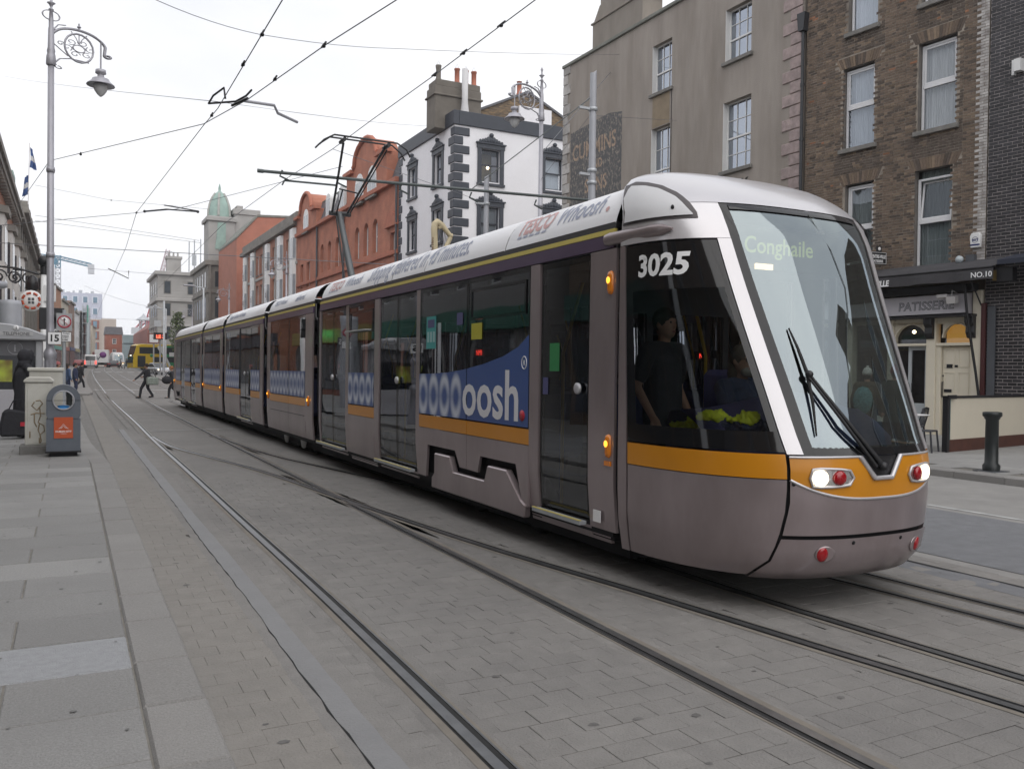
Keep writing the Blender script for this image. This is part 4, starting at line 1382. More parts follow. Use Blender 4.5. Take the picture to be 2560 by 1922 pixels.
# ================================================================= BUILDINGS
BRK_BROWN = [M('brown_stock_brick', (0.168, 0.124, 0.092), 0.9, var=0.2, sc=14, island=0.2, bump=0.4, bsc=60),
             M('sooty_brick', (0.105, 0.082, 0.066), 0.92, var=0.22, sc=14, island=0.25, bump=0.4, bsc=60),
             M('orange_brick', (0.26, 0.13, 0.075), 0.9, var=0.2, sc=14, island=0.3),
             M('white_painted_brick', (0.52, 0.50, 0.48), 0.8, var=0.2, sc=10, dirt=(0.10, 0.07, 0.06), dsc=5, damt=0.9, island=0.15),
             M('tan_brick', (0.20, 0.148, 0.104), 0.9, var=0.2, sc=14, island=0.3, bump=0.4, bsc=60)]
BRK_BLACK = M('black_glazed_brick', (0.026, 0.024, 0.027), 0.45, var=0.2, sc=10, island=0.45)
MORT = M('sooty_mortar', (0.34, 0.295, 0.245), 0.95, var=0.25, sc=6, dirt=(0.08, 0.07, 0.06), dsc=0.7, damt=0.7)
MORT2 = M('pale_mortar', (0.34, 0.31, 0.30), 0.95, var=0.2, sc=6)
SILLM = M('stone_sill', (0.22, 0.21, 0.195), 0.9, var=0.2, sc=6, dirt=(0.1, 0.1, 0.09), dsc=2, damt=0.6)
UPVC = M('white_window_frame', (0.74, 0.74, 0.75), 0.4, var=0.05, sc=4, dirt=(0.5, 0.48, 0.45), dsc=2, damt=0.2)
CURT = M('net_curtain', (0.50, 0.54, 0.58), 0.9, var=0.12, sc=3, stretch=(9, 9, .5))
CURTG = M('grey_green_curtain', (0.20, 0.23, 0.22), 0.9, var=0.3, sc=3, stretch=(9, 9, .5))
HGLASS = GL('house_window_glass', (0.86, 0.88, 0.9), 1.5, 0.01, 0.05, wav=0.05, gcol=(.62, .66, .72))
REND = M('grey_brown_render', (0.335, 0.298, 0.263), 0.93, var=0.15, sc=1.9, stretch=(1, 1, .18), bump=0.5, bsc=35, dirt=(0.21, 0.18, 0.15), dsc=0.8, damt=0.75)
RENDY = M('ochre_render_patch', (0.27, 0.215, 0.15), 0.93, var=0.15, sc=2.5, bump=0.4, bsc=35)
QUO = M('pink_granite_quoin', (0.38, 0.30, 0.285), 0.85, var=0.16, sc=9, island=0.10, dirt=(0.15, 0.13, 0.125), dsc=3, damt=0.6, bump=0.4, bsc=50)
QUOP = M('pale_quoin', (0.46, 0.44, 0.42), 0.85, var=0.15, sc=6, island=0.22, dirt=(0.2, 0.18, 0.16), dsc=2, damt=0.6)
SLATE = M('grey_slate', (0.125, 0.125, 0.135), 0.7, var=0.25, sc=3, island=0.25)
CREAM = M('cream_paint', (0.71, 0.655, 0.53), 0.5, var=0.04, sc=2)
NAVY = M('dark_slate_blue_paint', (0.042, 0.048, 0.062), 0.5, var=0.1)
WREND = M('white_render', (0.84, 0.83, 0.85), 0.75, var=0.03, sc=1.2, dirt=(0.68, 0.66, 0.66), dsc=0.5, damt=0.25)
REDB = BRK('red_brick', (0.47, 0.165, 0.10), (0.41, 0.14, 0.085), (0.42, 0.24, 0.17), ms=0.008)
REDB2 = M('red_terracotta', (0.41, 0.15, 0.095), 0.8, var=0.15, sc=3)
STONE = M('grey_limestone', (0.42, 0.405, 0.385), 0.85, var=0.15, sc=1.0, dirt=(0.17, 0.16, 0.15), dsc=0.5, damt=0.55)
STONED = M('sooty_limestone', (0.24, 0.225, 0.20), 0.88, var=0.2, sc=1.0, dirt=(0.10, 0.095, 0.09), dsc=0.4, damt=0.6)
COPP = M('verdigris_copper', (0.30, 0.41, 0.365), 0.7, var=0.18, sc=1.5, dirt=(0.30, 0.45, 0.38), dsc=2, damt=0.4)


class Bld:
    def __init__(s, name, label, cat, x, y, rz, z=0.0, group=None):
        s.o = thing(name, label, cat, (x, y, z), R(rz), group)
        s.rz = R(rz); s.x, s.y = x, y
        s.cache = {}

    def wpos(s, lx, ly):
        c, n = math.cos(s.rz), math.sin(s.rz)
        return (s.x + lx * c - ly * n, s.y + lx * n + ly * c)

    def body(s, L, H, D, mat, ops=(), depth=.2, x0=0.0, z0=0.0, mats=None, name='wall'):
        mb = MB()
        wall_grid(mb, x0, L, z0, H, list(ops), depth)
        mb.quad((x0, 0, z0), (x0, -D, z0), (x0, -D, H), (x0, 0, H))
        mb.quad((L, 0, z0), (L, -D, z0), (L, -D, H), (L, 0, H))
        mb.quad((x0, -D, z0), (L, -D, z0), (L, -D, H), (x0, -D, H))
        mb.quad((x0, 0, H), (L, 0, H), (L, -D, H), (x0, -D, H))
        return mb.build(name, mat, s.o, fixn=False)

    def window(s, a, b, c, d, depth=.15, fr=UPVC, fw=.06, bars=(0, 1), pane=PANE, sill=None, arch=False, sash=True, name='window', split=.5):
        """frame with bars, its pane as a child, optional sill; bars=(vertical bars, rows)"""
        w_, h = b - a, d - c
        key = (round(w_, 2), round(h, 2), fr.name, bars, pane.name, arch, fw, split)
        if key not in s.cache:
            mb = MB()
            mb.box(0, fw, -.05, 0, 0, h); mb.box(w_ - fw, w_, -.05, 0, 0, h)
            mb.box(fw, w_ - fw, -.05, 0, 0, fw); mb.box(fw, w_ - fw, -.05, 0, h - fw, h)
            nb, nr = bars
            for k in range(nb):
                xx = fw + (w_ - 2 * fw) * (k + 1) / (nb + 1)
                mb.box(xx - .014, xx + .014, -.045, -.006, fw, h - fw)
            for k in range(nr):
                zz = fw + (h - 2 * fw) * ((k + 1) / (nr + 1) if nr > 1 else split)
                t = .03 if (nr == 1 or k == nr // 2) else .012
                mb.box(fw, w_ - fw, -.048, .004, zz - t, zz + t)
            p = MB().quad((fw * .5, -.03, fw * .5), (w_ - fw * .5, -.03, fw * .5), (w_ - fw * .5, -.03, h - fw * .5), (fw * .5, -.03, h - fw * .5))
            s.cache[key] = (mb.mesh('window_frame', fr), p.mesh('pane', pane))
        f, p = s.cache[key]
        wo_ = inst(f, name, s.o, (a, -depth, c))
        inst(p, 'pane', wo_)
        if sill:
            mb = MB().box(a - .07, b + .07, -depth, .09, c - .13, c)
            mb.build('sill', sill, s.o, .008)
        return wo_

    def arch_fill(s, a, b, d, mat, rise=None, name='arch', thick=.02, y=.0, depth=.2):
        """corner pieces that turn a square opening head into an arch"""
        r = (b - a) / 2; cx = (a + b) / 2
        h = rise or r
        mb = MB()
        n = 10
        for sg in (-1, 1):
            arc = [(cx + sg * r * math.cos(math.pi / 2 * k / n), d - h + h * math.sin(math.pi / 2 * k / n)) for k in range(n + 1)]
            poly = arc + [(cx + sg * r, d)]
            mb.prism(poly, 'y', y - depth, y - .001)
        return mb.build(name, mat, s.o)


# ---------------------------------------------------------------- brown brick house with the patisserie
br = Bld('brick_house', 'brown stock brick house of white sash windows above the patisserie shopfront', 'house', 20.9, 14.85, 95.8)
BX0, BX1, BH = -.76, 4.90, 16.5
WOPS = [(2.50, 3.56, 8.42, 10.82), (.08, 1.17, 8.42, 10.84), (2.48, 3.44, 4.66, 7.36), (.15, 1.22, 4.58, 7.36), (2.45, 3.42, 11.84, 14.0), (.10, 1.12, 11.90, 14.1)]
shop_top = 4.35
wall_o = [*WOPS]
mb = MB()
wall_grid(mb, BX0, BX1, shop_top, BH, wall_o, .20, 0, 1, -.009)
mb.quad((BX0, -.022, 0), (BX0, -9, 0), (BX0, -9, BH), (BX0, -.022, BH), 0); mb.quad((BX1, -.022, 0), (BX1, -9, 0), (BX1, -9, BH), (BX1, -.022, BH), 0)
mb.quad((BX0, -.022, BH), (BX1, -.022, BH), (BX1, -9, BH), (BX0, -9, BH), 0)
mb.quad((BX0, -1.3, 0), (BX1, -1.3, 0), (BX1, -1.3, BH), (BX0, -1.3, BH), 1)
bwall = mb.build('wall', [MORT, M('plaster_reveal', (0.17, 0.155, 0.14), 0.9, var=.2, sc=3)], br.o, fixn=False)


def brick(mb, x0, x1, z0, z1, m, rr, proud=.0, dep=.03):
    j = rr.uniform(-.004, .004) + proud
    y0, y1 = -dep, j
    t = [rr.uniform(-.003, .003) for _ in range(4)]
    vs = [(x0, y0, z0), (x1, y0, z0), (x1, y0, z1), (x0, y0, z1), (x0 + t[0], y1, z0 + t[1]), (x1 + t[1], y1, z0 + t[2]), (x1 + t[2], y1, z1 + t[3]), (x0 + t[3], y1, z1 + t[0])]
    mb.add(vs, [(4, 5, 6, 7), (0, 1, 5, 4), (1, 2, 6, 5), (2, 3, 7, 6), (3, 0, 4, 7)], m)


rb = random.Random(5)
bricks = []
z = shop_top
row = 0
while z < 14.6:
    x = BX0
    k = 0
    while x < BX1 - .01:
        hd = (k + row) % 2 == 0
        wd = (.107 if hd else .222) + rb.uniform(-.006, .006)
        xe = min(x + wd, BX1)
        cx, cz = (x + xe) / 2, z + .037
        ok = True
        for a, b, c, d in WOPS:
            if a - .03 < cx < b + .03 and c - .14 < cz < d: ok = False
            if a - .16 - (cz - d) * .25 < cx < b + .16 + (cz - d) * .25 and d <= cz < d + .34: ok = False
        if ok:
            m = 0
            q = rb.random()
            soot = 0.16 + .25 * (math.sin(cx * 1.3 + cz * .7) * .5 + .5) * (math.sin(cz * 1.9 - cx) * .5 + .5)
            for a, b, c, d in WOPS:
                if a - .2 < cx < b + .2 and c - .75 < cz < c: soot = .85
                if a - .15 < cx < a or b < cx < b + .12: soot += .12
            if q < soot: m = 1
            elif q < soot + .008: m = 2
            elif q > .86: m = 4
            if cx < -.53: m = 3
            bricks.append((x + .007, xe - .007, z + .005, z + .065, m))
        x = xe
        k += 1
    z += .076
    row += 1


def split_pieces(items, keyf, n=300):
    it = sorted(items, key=keyf)
    return it[:n], it[n:]


bi, brest = split_pieces(bricks, lambda q: (q[0] * .7) + abs(q[2] - 6.5) * .25 + 0)
for q in bi:
    mb = MB(); brick(mb, q[0], q[1], q[2], q[3], 0, rb); mb.build('brick', BRK_BROWN[q[4]], bwall, fixn=False)
mb = MB()
for q in brest: brick(mb, q[0], q[1], q[2], q[3], q[4], rb)
for a, b, c, d in WOPS:   # flat arches of upright bricks
    n = int((b - a + .3) / .078)
    for k in range(n):
        u0 = k / n; u1 = (k + 1) / n
        xa0, xa1 = a - .10 + (b - a + .2) * u0 + .004, a - .10 + (b - a + .2) * u1 - .004
        sp = .16
        xb0, xb1 = a - .10 - sp + (b - a + .2 + 2 * sp) * u0 + .004, a - .10 - sp + (b - a + .2 + 2 * sp) * u1 - .004
        j = rb.uniform(-.003, .005)
        m = rb.choice([0, 0, 4, 1, 1])
        z0_, z1_ = d + .004, d + .325
        vs = [(xa0, -.03, z0_), (xa1, -.03, z0_), (xb1, -.03, z1_), (xb0, -.03, z1_), (xa0, j, z0_), (xa1, j, z0_), (xb1, j, z1_), (xb0, j, z1_)]
        mb.add(vs, [(4, 5, 6, 7), (0, 1, 5, 4), (1, 2, 6, 5), (2, 3, 7, 6), (3, 0, 4, 7)], m)
tag(mb.build('bricks', BRK_BROWN, bwall, fixn=False), kind='stuff')


def pleats(x0, x1, z0, z1, y, amp=.02, n=40, gather=0.0):
    mb = MB()
    rows = []
    for zz in (z0, (z0 + z1) / 2, z1):
        rows.append([(x0 + (x1 - x0) * k / n, y + amp * math.sin(k * 1.9) + amp * .6 * math.sin(k * .7 + 1), zz) for k in range(n + 1)])
    return mb.grid(rows)


for i, (a, b, c, d) in enumerate(WOPS):
    fr = MB()
    dp = .15; fw = .065
    y0, y1 = -dp - .06, -dp
    cc = c + .02
    mid = cc + (d - .05 - cc) * (.52 if i != 3 else .50)
    tp = d - .05
    if i == 3: tp = d - .22
    fr.box(a + .02, a + .02 + fw, y0, y1, cc, tp); fr.box(b - .02 - fw, b - .02, y0, y1, cc, tp)
    fr.box(a + .02 + fw, b - .02 - fw, y0, y1, cc, cc + .05); fr.box(a + .02 + fw, b - .02 - fw, y0, y1, tp - .06, tp)
    fr.box(a + .02 + fw, b - .02 - fw, y0, y1 + .012, mid - .055, mid + .055)
    wobj = fr.build('window', UPVC, br.o, .006)
    MB().quad((a + .05, y1 - .035, cc), (b - .05, y1 - .035, cc), (b - .05, y1 - .035, mid - .05), (a + .05, y1 - .035, mid - .05)).build('pane', HGLASS, wobj)
    # upper sash
    sm = MB()
    xa, xb = a + .02 + fw + .01, b - .02 - fw - .01
    for q in ((xa, xa + .05, mid + .06, tp - .07), (xb - .05, xb, mid + .06, tp - .07), (xa + .05, xb - .05, mid + .06, mid + .11), (xa + .05, xb - .05, tp - .12, tp - .07)):
        tilt = .0
        sm.box(q[0], q[1], -.03, .012, q[2] - mid, q[3] - mid)
    sash = sm.build('sash', UPVC, wobj, .004, (0, y1 - .012, mid))
    if i == 3: sash.rotation_euler = (R(7), 0, 0); sash.location.y = y1 - .01
    ps = MB().quad((xa + .03, -.012, .08), (xb - .03, -.012, .08), (xb - .03, -.012, tp - .09 - mid), (xa + .03, -.012, tp - .09 - mid)).build('pane', HGLASS, wobj, 0, (0, y1 - .012, mid))
    if i == 3: ps.rotation_euler = (R(7), 0, 0)
    pleats(a + .03, b - .03, cc, d, y0 - .10, .018, 46).build('curtain', (CURTG if i in (2, 3) else (CURT, M('cream_net_curtain', (.52, .53, .52), .9, var=.2, sc=3, stretch=(7, 7, .5)))[i % 2]), br.o)
    MB().box(a - .09, b + .09, -.14, .10, c - .125, c + .005).build('sill', SILLM, br.o, .012)
MB().box(BX1 - .02, BX1 + .10, .0, .05, 15.0, 16.4).build('parapet_trim', SILLM, br.o)
# downpipe on the party line
mb = MB().tube([(4.97, .09, 0), (4.97, .09, 12.4)], .05, 10)
for zz in (3.5, 5.6, 7.3, 9.0, 10.7): mb.lathe([(.066, 0), (.066, .10)], (4.97, .09, zz), 10)
mb.prism([(4.82, 12.95), (4.87, 12.4), (5.07, 12.4), (5.12, 12.95)], 'y', -.02, .22)
mb.build('downpipe', M('black_iron_pipe', (0.03, 0.032, 0.036), 0.45, var=.15), br.o)
# ---- patisserie shopfront
SF = MB()
SF.box(BX0 + .02, -.50, -.25, .06, 0, 3.95); SF.box(.50, .76, -.22, .05, 0, 3.32); SF.box(1.75, 1.92, -.22, .05, 0, 3.32); SF.box(3.05, 3.25, -.22, .05, 0, 3.32); SF.box(4.3, 4.55, -.22, .05, 0, 3.32)
SF.box(-.5, .5, -.24, -.02, 3.12, 3.34); SF.box(.76, 4.55, -.24, -.02, 3.16, 3.34)
SF.box(-.50, .5, -.20, .04, 2.52, 2.60); SF.box(.76, 1.75, -.2, .04, 2.53, 2.60)
SF.box(.37, .50, -.20, .0, 0, 2.52); SF.box(-.50, -.42, -.2, .0, 0, 2.52)
SF.box(1.92, 4.3, -.22, .02, 0, .55)
sfo = SF.build('shopfront', CREAM, br.o, .01)
for a, b, d in ((-.42, .34, 3.12), (.76, 1.75, 3.14)):
    r_ = (b - a) / 2
    br.arch_fill(a, b, d, CREAM, None, 'fanlight_arch', y=-.03, depth=.15)
    MB().quad((a, -.16, 2.6), (b, -.16, 2.6), (b, -.16, d), (a, -.16, d)).build('fanlight_pane', HGLASS, sfo)
    cx = (a + b) / 2
    mb = MB().tube([(cx + r_ * math.cos(math.pi * k / 16), -.02, d - r_ + r_ * math.sin(math.pi * k / 16)) for k in range(17)], .018, 6)
    mb.build('arch_moulding', CREAM, sfo)
MB().box(-.44, .36, -.30, -.26, 2.55, 3.1).build('lit_fanlight_back', M('warm_lit_hall', (0.45, 0.25, 0.05), 0.9, var=.1, emit=(0.9, .45, .08), es=0.22), br.o)
MB().box(.78, 4.3, -1.2, -1.15, .3, 3.1).build('shop_interior', M('shop_interior', (0.06, 0.05, 0.045), 0.8, var=.3, sc=2), br.o)
MB().ball((1.45, -.5, 2.95), .05).build('shop_lamp', M('shop_lamp', (1, .9, .7), .4, var=0, emit=(1, .8, .5), es=6), br.o)
# cream six panel door
dm = MB().box(-.41, .36, -.14, -.09, .12, 2.50)
for x0, x1, z0, z1 in ((-.37, -.07, 1.95, 2.44), (.02, .32, 1.95, 2.44), (-.37, -.07, 1.18, 1.82), (.02, .32, 1.18, 1.82), (-.37, -.07, .25, .95), (.02, .32, .25, .95)):
    for q in ((x0, x1, z0, z0 + .03), (x0, x1, z1 - .03, z1), (x0, x0 + .03, z0 + .03, z1 - .03), (x1 - .03, x1, z0 + .03, z1 - .03)):
        dm.box(q[0], q[1], -.09, -.075, q[2], q[3])
dr = dm.build('door', CREAM, br.o, .005)
mb = MB().box(.08, .24, -.088, -.07, 2.03 - .10, 2.13 - .10).box(-.06, .02, -.088, -.07, 1.95, 2.01)
mb.build('number_plate', BLACK, dr)
mb = MB().tube([(.34, -.085, 1.15), (.34, -.05, 1.15), (.34, -.05, 1.55), (.34, -.085, 1.55)], .015, 6); mb.ball((.33, -.07, 1.72), .022)
mb.build('handle', BLACK, dr)
MB().box(.10, .30, -.09, -.07, 1.28, 1.36).build('letterbox', BLACK, dr)
# glass door
gd = MB()
for q in ((.78, .88, 0.05, 2.53), (1.27, 1.37, .05, 2.53), (.88, 1.27, .05, .95), (.88, 1.27, 2.42, 2.53), (1.37, 1.75, .05, .9)):
    gd.box(q[0], q[1], -.16, -.11, q[2], q[3])
gdo = gd.build('glass_door', M('pale_blue_door', (0.42, 0.45, 0.47), 0.5, var=.05), br.o, .005)
MB().quad((.86, -.135, .9), (1.75, -.135, .9), (1.75, -.135, 2.5), (.86, -.135, 2.5)).build('pane', HGLASS, gdo)
mb = MB().tube([(1.22, -.1, 1.25), (1.22, -.06, 1.25), (1.22, -.06, 1.5), (1.22, -.1, 1.5)], .014, 6)
mb.build('handle', BLACK, gdo)
for a, b in ((1.92, 3.05), (3.25, 4.3)):
    MB().quad((a, -.15, .55), (b, -.15, .55), (b, -.15, 3.16), (a, -.15, 3.16)).build('shop_window', HGLASS, br.o)
# console brackets, fascia, cornice
for x0, x1 in ((.53, .75), (-.60, -.38)):
    MB().prism([(.0, 3.32), (.24, 3.30), (.24, 3.12), (.16, 3.02), (.18, 2.86), (.10, 2.72), (0.0, 2.70)], 'x', x0, x1).build('console_bracket', BLACK, br.o, .01)
fa = MB()
fa.prism([(.02, 3.34), (.30, 3.37), (.24, 3.87), (.02, 3.90)], 'x', -.47, 4.6)
fas = fa.build('fascia', M('lilac_grey_fascia', (0.42, 0.405, 0.43), 0.45, var=.04), br.o)
MB().box(-.62, 4.65, .0, .33, 3.27, 3.335).build('fascia_trim', BLACK, br.o, .01)
MB().box(-.62, 4.65, .0, .30, 3.92, 4.12).build('fascia_cornice', BLACK, br.o, .01)
tl_ = Vector((0, -.06 / .5, 1)).normalized()
text('PATISSERIE', .33, (.66, .280, 3.49), (-1, 0, 0), tl_, M('sign_outline_dark', (0.05, 0.05, 0.055), .5, var=0), 'fascia_lettering', fas, .006, .010)
text('PATISSERIE', .33, (.66, .287, 3.49), (-1, 0, 0), tl_, M('sign_letter_grey', (0.27, 0.265, 0.285), .5, var=0), 'fascia_lettering', fas, .006, -.004)
mb = MB().tube([(-.15, .2, 3.9), (-.15, .42, 3.95), (-.16, .45, 3.8)], .015, 6).prism([(.36, 3.62), (.52, 3.60), (.55, 3.78), (.38, 3.82)], 'x', -.30, -.06)
mb.prism([(.40, 3.80), (.50, 3.86), (.52, 3.78), (.42, 3.74)], 'x', -.06, .22)
mb.build('fascia_floodlight', M('white_floodlight', (0.5, 0.48, 0.47), 0.5, var=.1), br.o)
# awning
AWN = M('black_awning_canvas', (0.058, 0.056, 0.060), 0.85, var=.15, sc=3, bump=.2, bsc=30)
aw = MB()
n = 24
rows = []
for i in range(n + 1):
    x = -1.40 + 6.0 * i / n
    wv = .02 * math.sin(i * 1.1) + .012 * math.sin(i * 2.7)
    rows.append([(x, .03, 4.74), (x, .45, 4.60 + wv * .3), (x, .80, 4.43), (x, .81 + wv * .4, 4.32), (x, .81 + wv, 4.13 + wv * .5)])
aw.grid(rows, smooth=False)
awo = aw.build('awning', AWN, br.o)
md = awo.modifiers.new('thick', 'SOLIDIFY'); md.thickness = .006
mb = MB().tube([(-1.40, .80, 4.43), (4.6, .80, 4.43)], .03, 8).tube([(-.72, .05, 3.55), (-.72, .78, 4.40)], .02, 6).tube([(4.3, .05, 3.6), (4.3, .78, 4.40)], .02, 6)
mb.tube([(-.46, .40, 4.10), (-.52, .35, 3.3), (-.70, .2, 1.75), (-.78, .12, .9)], .035, 6)
mb.build('awning_arm', BLACK, awo)
text('NO.10', .19, (-1.12, .835, 4.19), (-1, 0, 0), (0, 0, 1), TXTW, 'awning_lettering', awo, .003, .002)
text('CENTRE-VILLE', .22, (1.40, .84, 4.155), (-1, 0, 0), (0, 0, 1), TXTW, 'awning_lettering', awo, .003, .008, .12, 'RIGHT', sx=.82)
# hanging sign
hs = MB().box(1.97, 1.99, .15, .85, 4.86, 5.15)
hs2 = hs
hg = thing('hanging_sign', 'small black hanging sign lettered CENTRE-VILLE PATISSERIE on the brown brick wall', 'shop sign', (*br.wpos(1.98, .15), 4.84), R(172))
mb = MB().box(-.04, .58, -.03, .03, 0, .36); mb.build('panel', BLACK, hg, .006)
mb = MB()
for q in ((-.02, .56, .02, .03), (-.02, .56, .33, .34), (-.02, -.01, .03, .33), (.55, .56, .03, .33)): mb.box(q[0], q[1], .031, .034, q[2], q[3])
mb.build('border', TXTW, hg)
text('CENTRE-VILLE', .135, (.27, .033, .175), (-1, 0, 0), (0, 0, 1), TXTW, 'lettering', hg, .002, .004, 0, sx=.62)
text('PATISSERIE', .10, (.27, .033, .06), (-1, 0, 0), (0, 0, 1), TXTW, 'lettering', hg, .002, .002, 0, sx=.75)
mb = MB().box(.14, .30, -.025, .025, .36, .52).box(.5, .62, -.25, .0, .08, .3); mb.build('emblem_plate', [BLACK], hg)
MB().ball((.22, .028, .44), .05, 0, 1, .2, 1).build('emblem', TXTW, hg)
# alarm box
ab = thing('alarm_box', 'small white alarm box fixed to the edge of the brown brick wall', 'alarm box', (*br.wpos(-.56, .02), 5.05), R(95.8))
mb = MB().prism([(-.12, 0), (.12, 0), (.14, .3), (.10, .38), (-.10, .38), (-.14, .3)], 'y', 0, .10); mb.build('casing', WHITE, ab, .012)
MB().box(-.125, .125, .101, .106, .05, .09).build('stripe', M('navy_print', (0.02, 0.03, 0.12), .5, var=0), ab)
text('BEST', .075, (0, .102, .17), (-1, 0, 0), (0, 0, 1), M('navy_print', (0.02, 0.03, 0.12)), 'lettering', ab, .001, .003)
mb = MB().tube([(.075 * math.cos(k * math.pi / 8), .103, .2 + .075 * math.sin(k * math.pi / 8)) for k in range(16)], .005, 4, 0, True); mb.build('ring', M('navy_print', (0, 0, 0)), ab)
fl = thing('floodlight', 'round wall floodlight above the black awning end', 'floodlight', (*br.wpos(-.2, .0), 4.72), R(95.8))
mb = MB().lathe([(.02, 0), (.02, .12), (.09, .14), (.10, .22), (.0, .23)], (0, 0, .05), 12, 0, 'y'); mb.build('lamp_head', M('pale_lamp', (0.45, 0.5, 0.52), .3, var=0), fl)
MB().box(-.35, -.12, 0, .12, -.02, .16).build('junction_box', DGREY, fl)

# ---------------------------------------------------------------- dark glazed brick building at the right edge
dk = Bld('brick_building', 'dark glazed brick building at the right edge beside the brown house', 'building', *br.wpos(BX0 - .03, .0), 95.8)
mb = MB(); wall_grid(mb, -9, 0, 0, 15, [], .2, 0, None, -.007)
mb.quad((0, -.02, 0), (0, -8, 0), (0, -8, 15), (0, -.02, 15)); mb.quad((-9, -.02, 15), (0, -.02, 15), (0, -8, 15), (-9, -8, 15))
dwall = mb.build('wall', MORT2, dk.o, fixn=False)
items = []
z = .1; row = 0
while z < 13.6:
    x = -.01 if row % 2 else -.125
    if row % 2 == 0: items.append((-.12, -.005, z + .006, z + .080))
    while x > -2.6:
        items.append((x - .228, x - .008, z + .007, z + .0755)); x -= .236
    z += .0865; row += 1
di, dre = split_pieces(items, lambda q: abs(q[2] - 5.5) - q[0] * .6)
for q in di:
    mb = MB(); brick(mb, *q, 0, rb, 0, .03); mb.build('brick', BRK_BLACK, dwall, fixn=False)
mb = MB()
for q in dre: brick(mb, *q, 0, rb, 0, .03)
tag(mb.build('bricks', BRK_BLACK, dwall, fixn=False), kind='stuff')
MB().box(-.06, .05, .0, .09, .1, 3.6).build('corner_post', M('dark_red_post', (0.075, 0.022, 0.022), .5, var=.1), dk.o)
MB().box(-.30, -.10, .02, .06, .1, 3.5).build('pipe_casing', DGREY, dk.o)
mb = MB(); mb.grid([[(-.72, .02, 4.78), (-.72, .85, 4.58)], [(-5, .02, 4.78), (-5, .85, 4.58)]], smooth=False); mb.grid([[(-.72, .85, 4.58), (-.72, .86, 4.46)], [(-5, .85, 4.58), (-5, .86, 4.46)]], smooth=False)
mb.build('second_awning', M('navy_awning_canvas', (0.022, 0.026, 0.042), .8, var=.1), dk.o)
MB().box(-.66, -.60, .0, .12, 9.25, 9.62).build('wall_bracket', WHITE, dk.o)
mb = MB().box(-.86, -.70, .02, .22, 9.3, 9.6); mb.build('white_box', WHITE, dk.o)
mb = MB().box(-.62, -.50, .5, .62, 4.10, 4.36).box(-1.0, -.62, .45, .66, 4.06, 4.40, 1); mb.build('awning_motor', [M('brass_box', (0.2, .14, .05), .5), BLACK], dk.o)

# ---------------------------------------------------------------- grey rendered building
gx, gy = br.wpos(5.02, .06)
gr = Bld('rendered_building', 'grey-brown rendered building with a faded painted sign on its wall', 'building', gx, gy, 90.8)
GL_, GH = 14.25, 15.55
GW = [(6.45, 7.64, 12.55, 14.42), (2.24, 3.50, 12.52, 14.33), (6.5, 7.66, 8.5, 11.2), (2.2, 3.56, 8.74, 11.12), (6.45, 7.64, 4.3, 7.0), (2.2, 3.5, 4.3, 7.0)]
gr.body(GL_, GH, 12, REND, GW, .26)
for i, (a, b, c, d) in enumerate(GW):
    # white painted reveal lining, sash window with glazing bars
    MB().box(b - .004, b + .002, -.26, .001, c, d).build('reveal_lining', WHITE, gr.o)
    w_ = b - a
    fw = .05
    mb = MB()
    y0, y1 = -.26, -.20
    mb.box(a, a + fw, y0, y1, c, d); mb.box(b - fw, b, y0, y1, c, d); mb.box(a + fw, b - fw, y0, y1, c, c + .06); mb.box(a + fw, b - fw, y0, y1, d - fw, d)
    mid = c + (d - c) * (.42 if i in (0, 1) else .40 if i == 2 else .48)
    mb.box(a + fw, b - fw, y0, y1 + .015, mid - .028, mid + .028)
    cols = 3
    xs = [a + fw + (w_ - 2 * fw) * k / cols for k in range(cols + 1)]
    for xx in xs[1:-1]: mb.box(xx - .011, xx + .011, y0 + .015, y1 - .008, c + .06, d - fw)
    up = [mid + .028, (mid + d) / 2, d - fw]
    lo = [c + .06, (c + mid) / 2, mid - .028] if i in (2, 3) else [c + .06, mid - .028]
    for zz in (up[1], *lo[1:-1]): mb.box(a + fw, b - fw, y0 + .015, y1 - .008, zz - .011, zz + .011)
    wobj = mb.build('window', WHITE, gr.o)
    pn = MB().quad((0, 0, 0), (1, 0, 0), (1, 0, 1), (0, 0, 1)).mesh('pane', GL('sash_pane_glass', (0.8, 0.82, 0.85), 1.5, 0.02, 0.05, wav=0.08, gcol=(.34, .37, .42)))
    for rr_ in (up, lo):
        for z0, z1 in zip(rr_[:-1], rr_[1:]):
            for x0, x1 in zip(xs[:-1], xs[1:]):
                inst(pn, 'pane', wobj, (x0, y0 + .025, z0), (0, 0, 0), (x1 - x0, 1, z1 - z0))
    bk = MB().box(a - .2, b + .2, -1.5, -1.4, c - .2, d + .2); bk.build('room', M('dim_room', (0.16, 0.165, 0.175), .9, var=.2, sc=1), gr.o)
    if i == 0: MB().box(a + .05, b - .05, -.30, -.29, c + .06, d - .62).build('window_blind', WHITE, gr.o)
    if i in (1, 3): pleats(b - .42, b - .06, c, d, -.34, .02, 14).build('curtain', CURT, gr.o)
    if i in (2,): MB().quad((a + .1, -.5, c + .6), (a + .5, -.5, c + .6), (a + .5, -.5, d - .3), (a + .1, -.5, d - .3)).build('window_poster', M('pale_poster', (.4, .4, .38), .8, var=.2), gr.o)
    MB().box(a - .10, b + .12, -.22, .10, c - .13, c).build('sill', SILLM, gr.o, .012)
MB().box(6.55, 7.6, .001, .006, 11.23, 12.42).build('render_patch', RENDY, gr.o)
mb = MB().box(-.02, GL_ + .06, -.35, .10, GH, GH + .14)
mb.build('coping', M('mossy_coping', (0.20, 0.205, 0.18), .95, var=.25, sc=3), gr.o, .02)
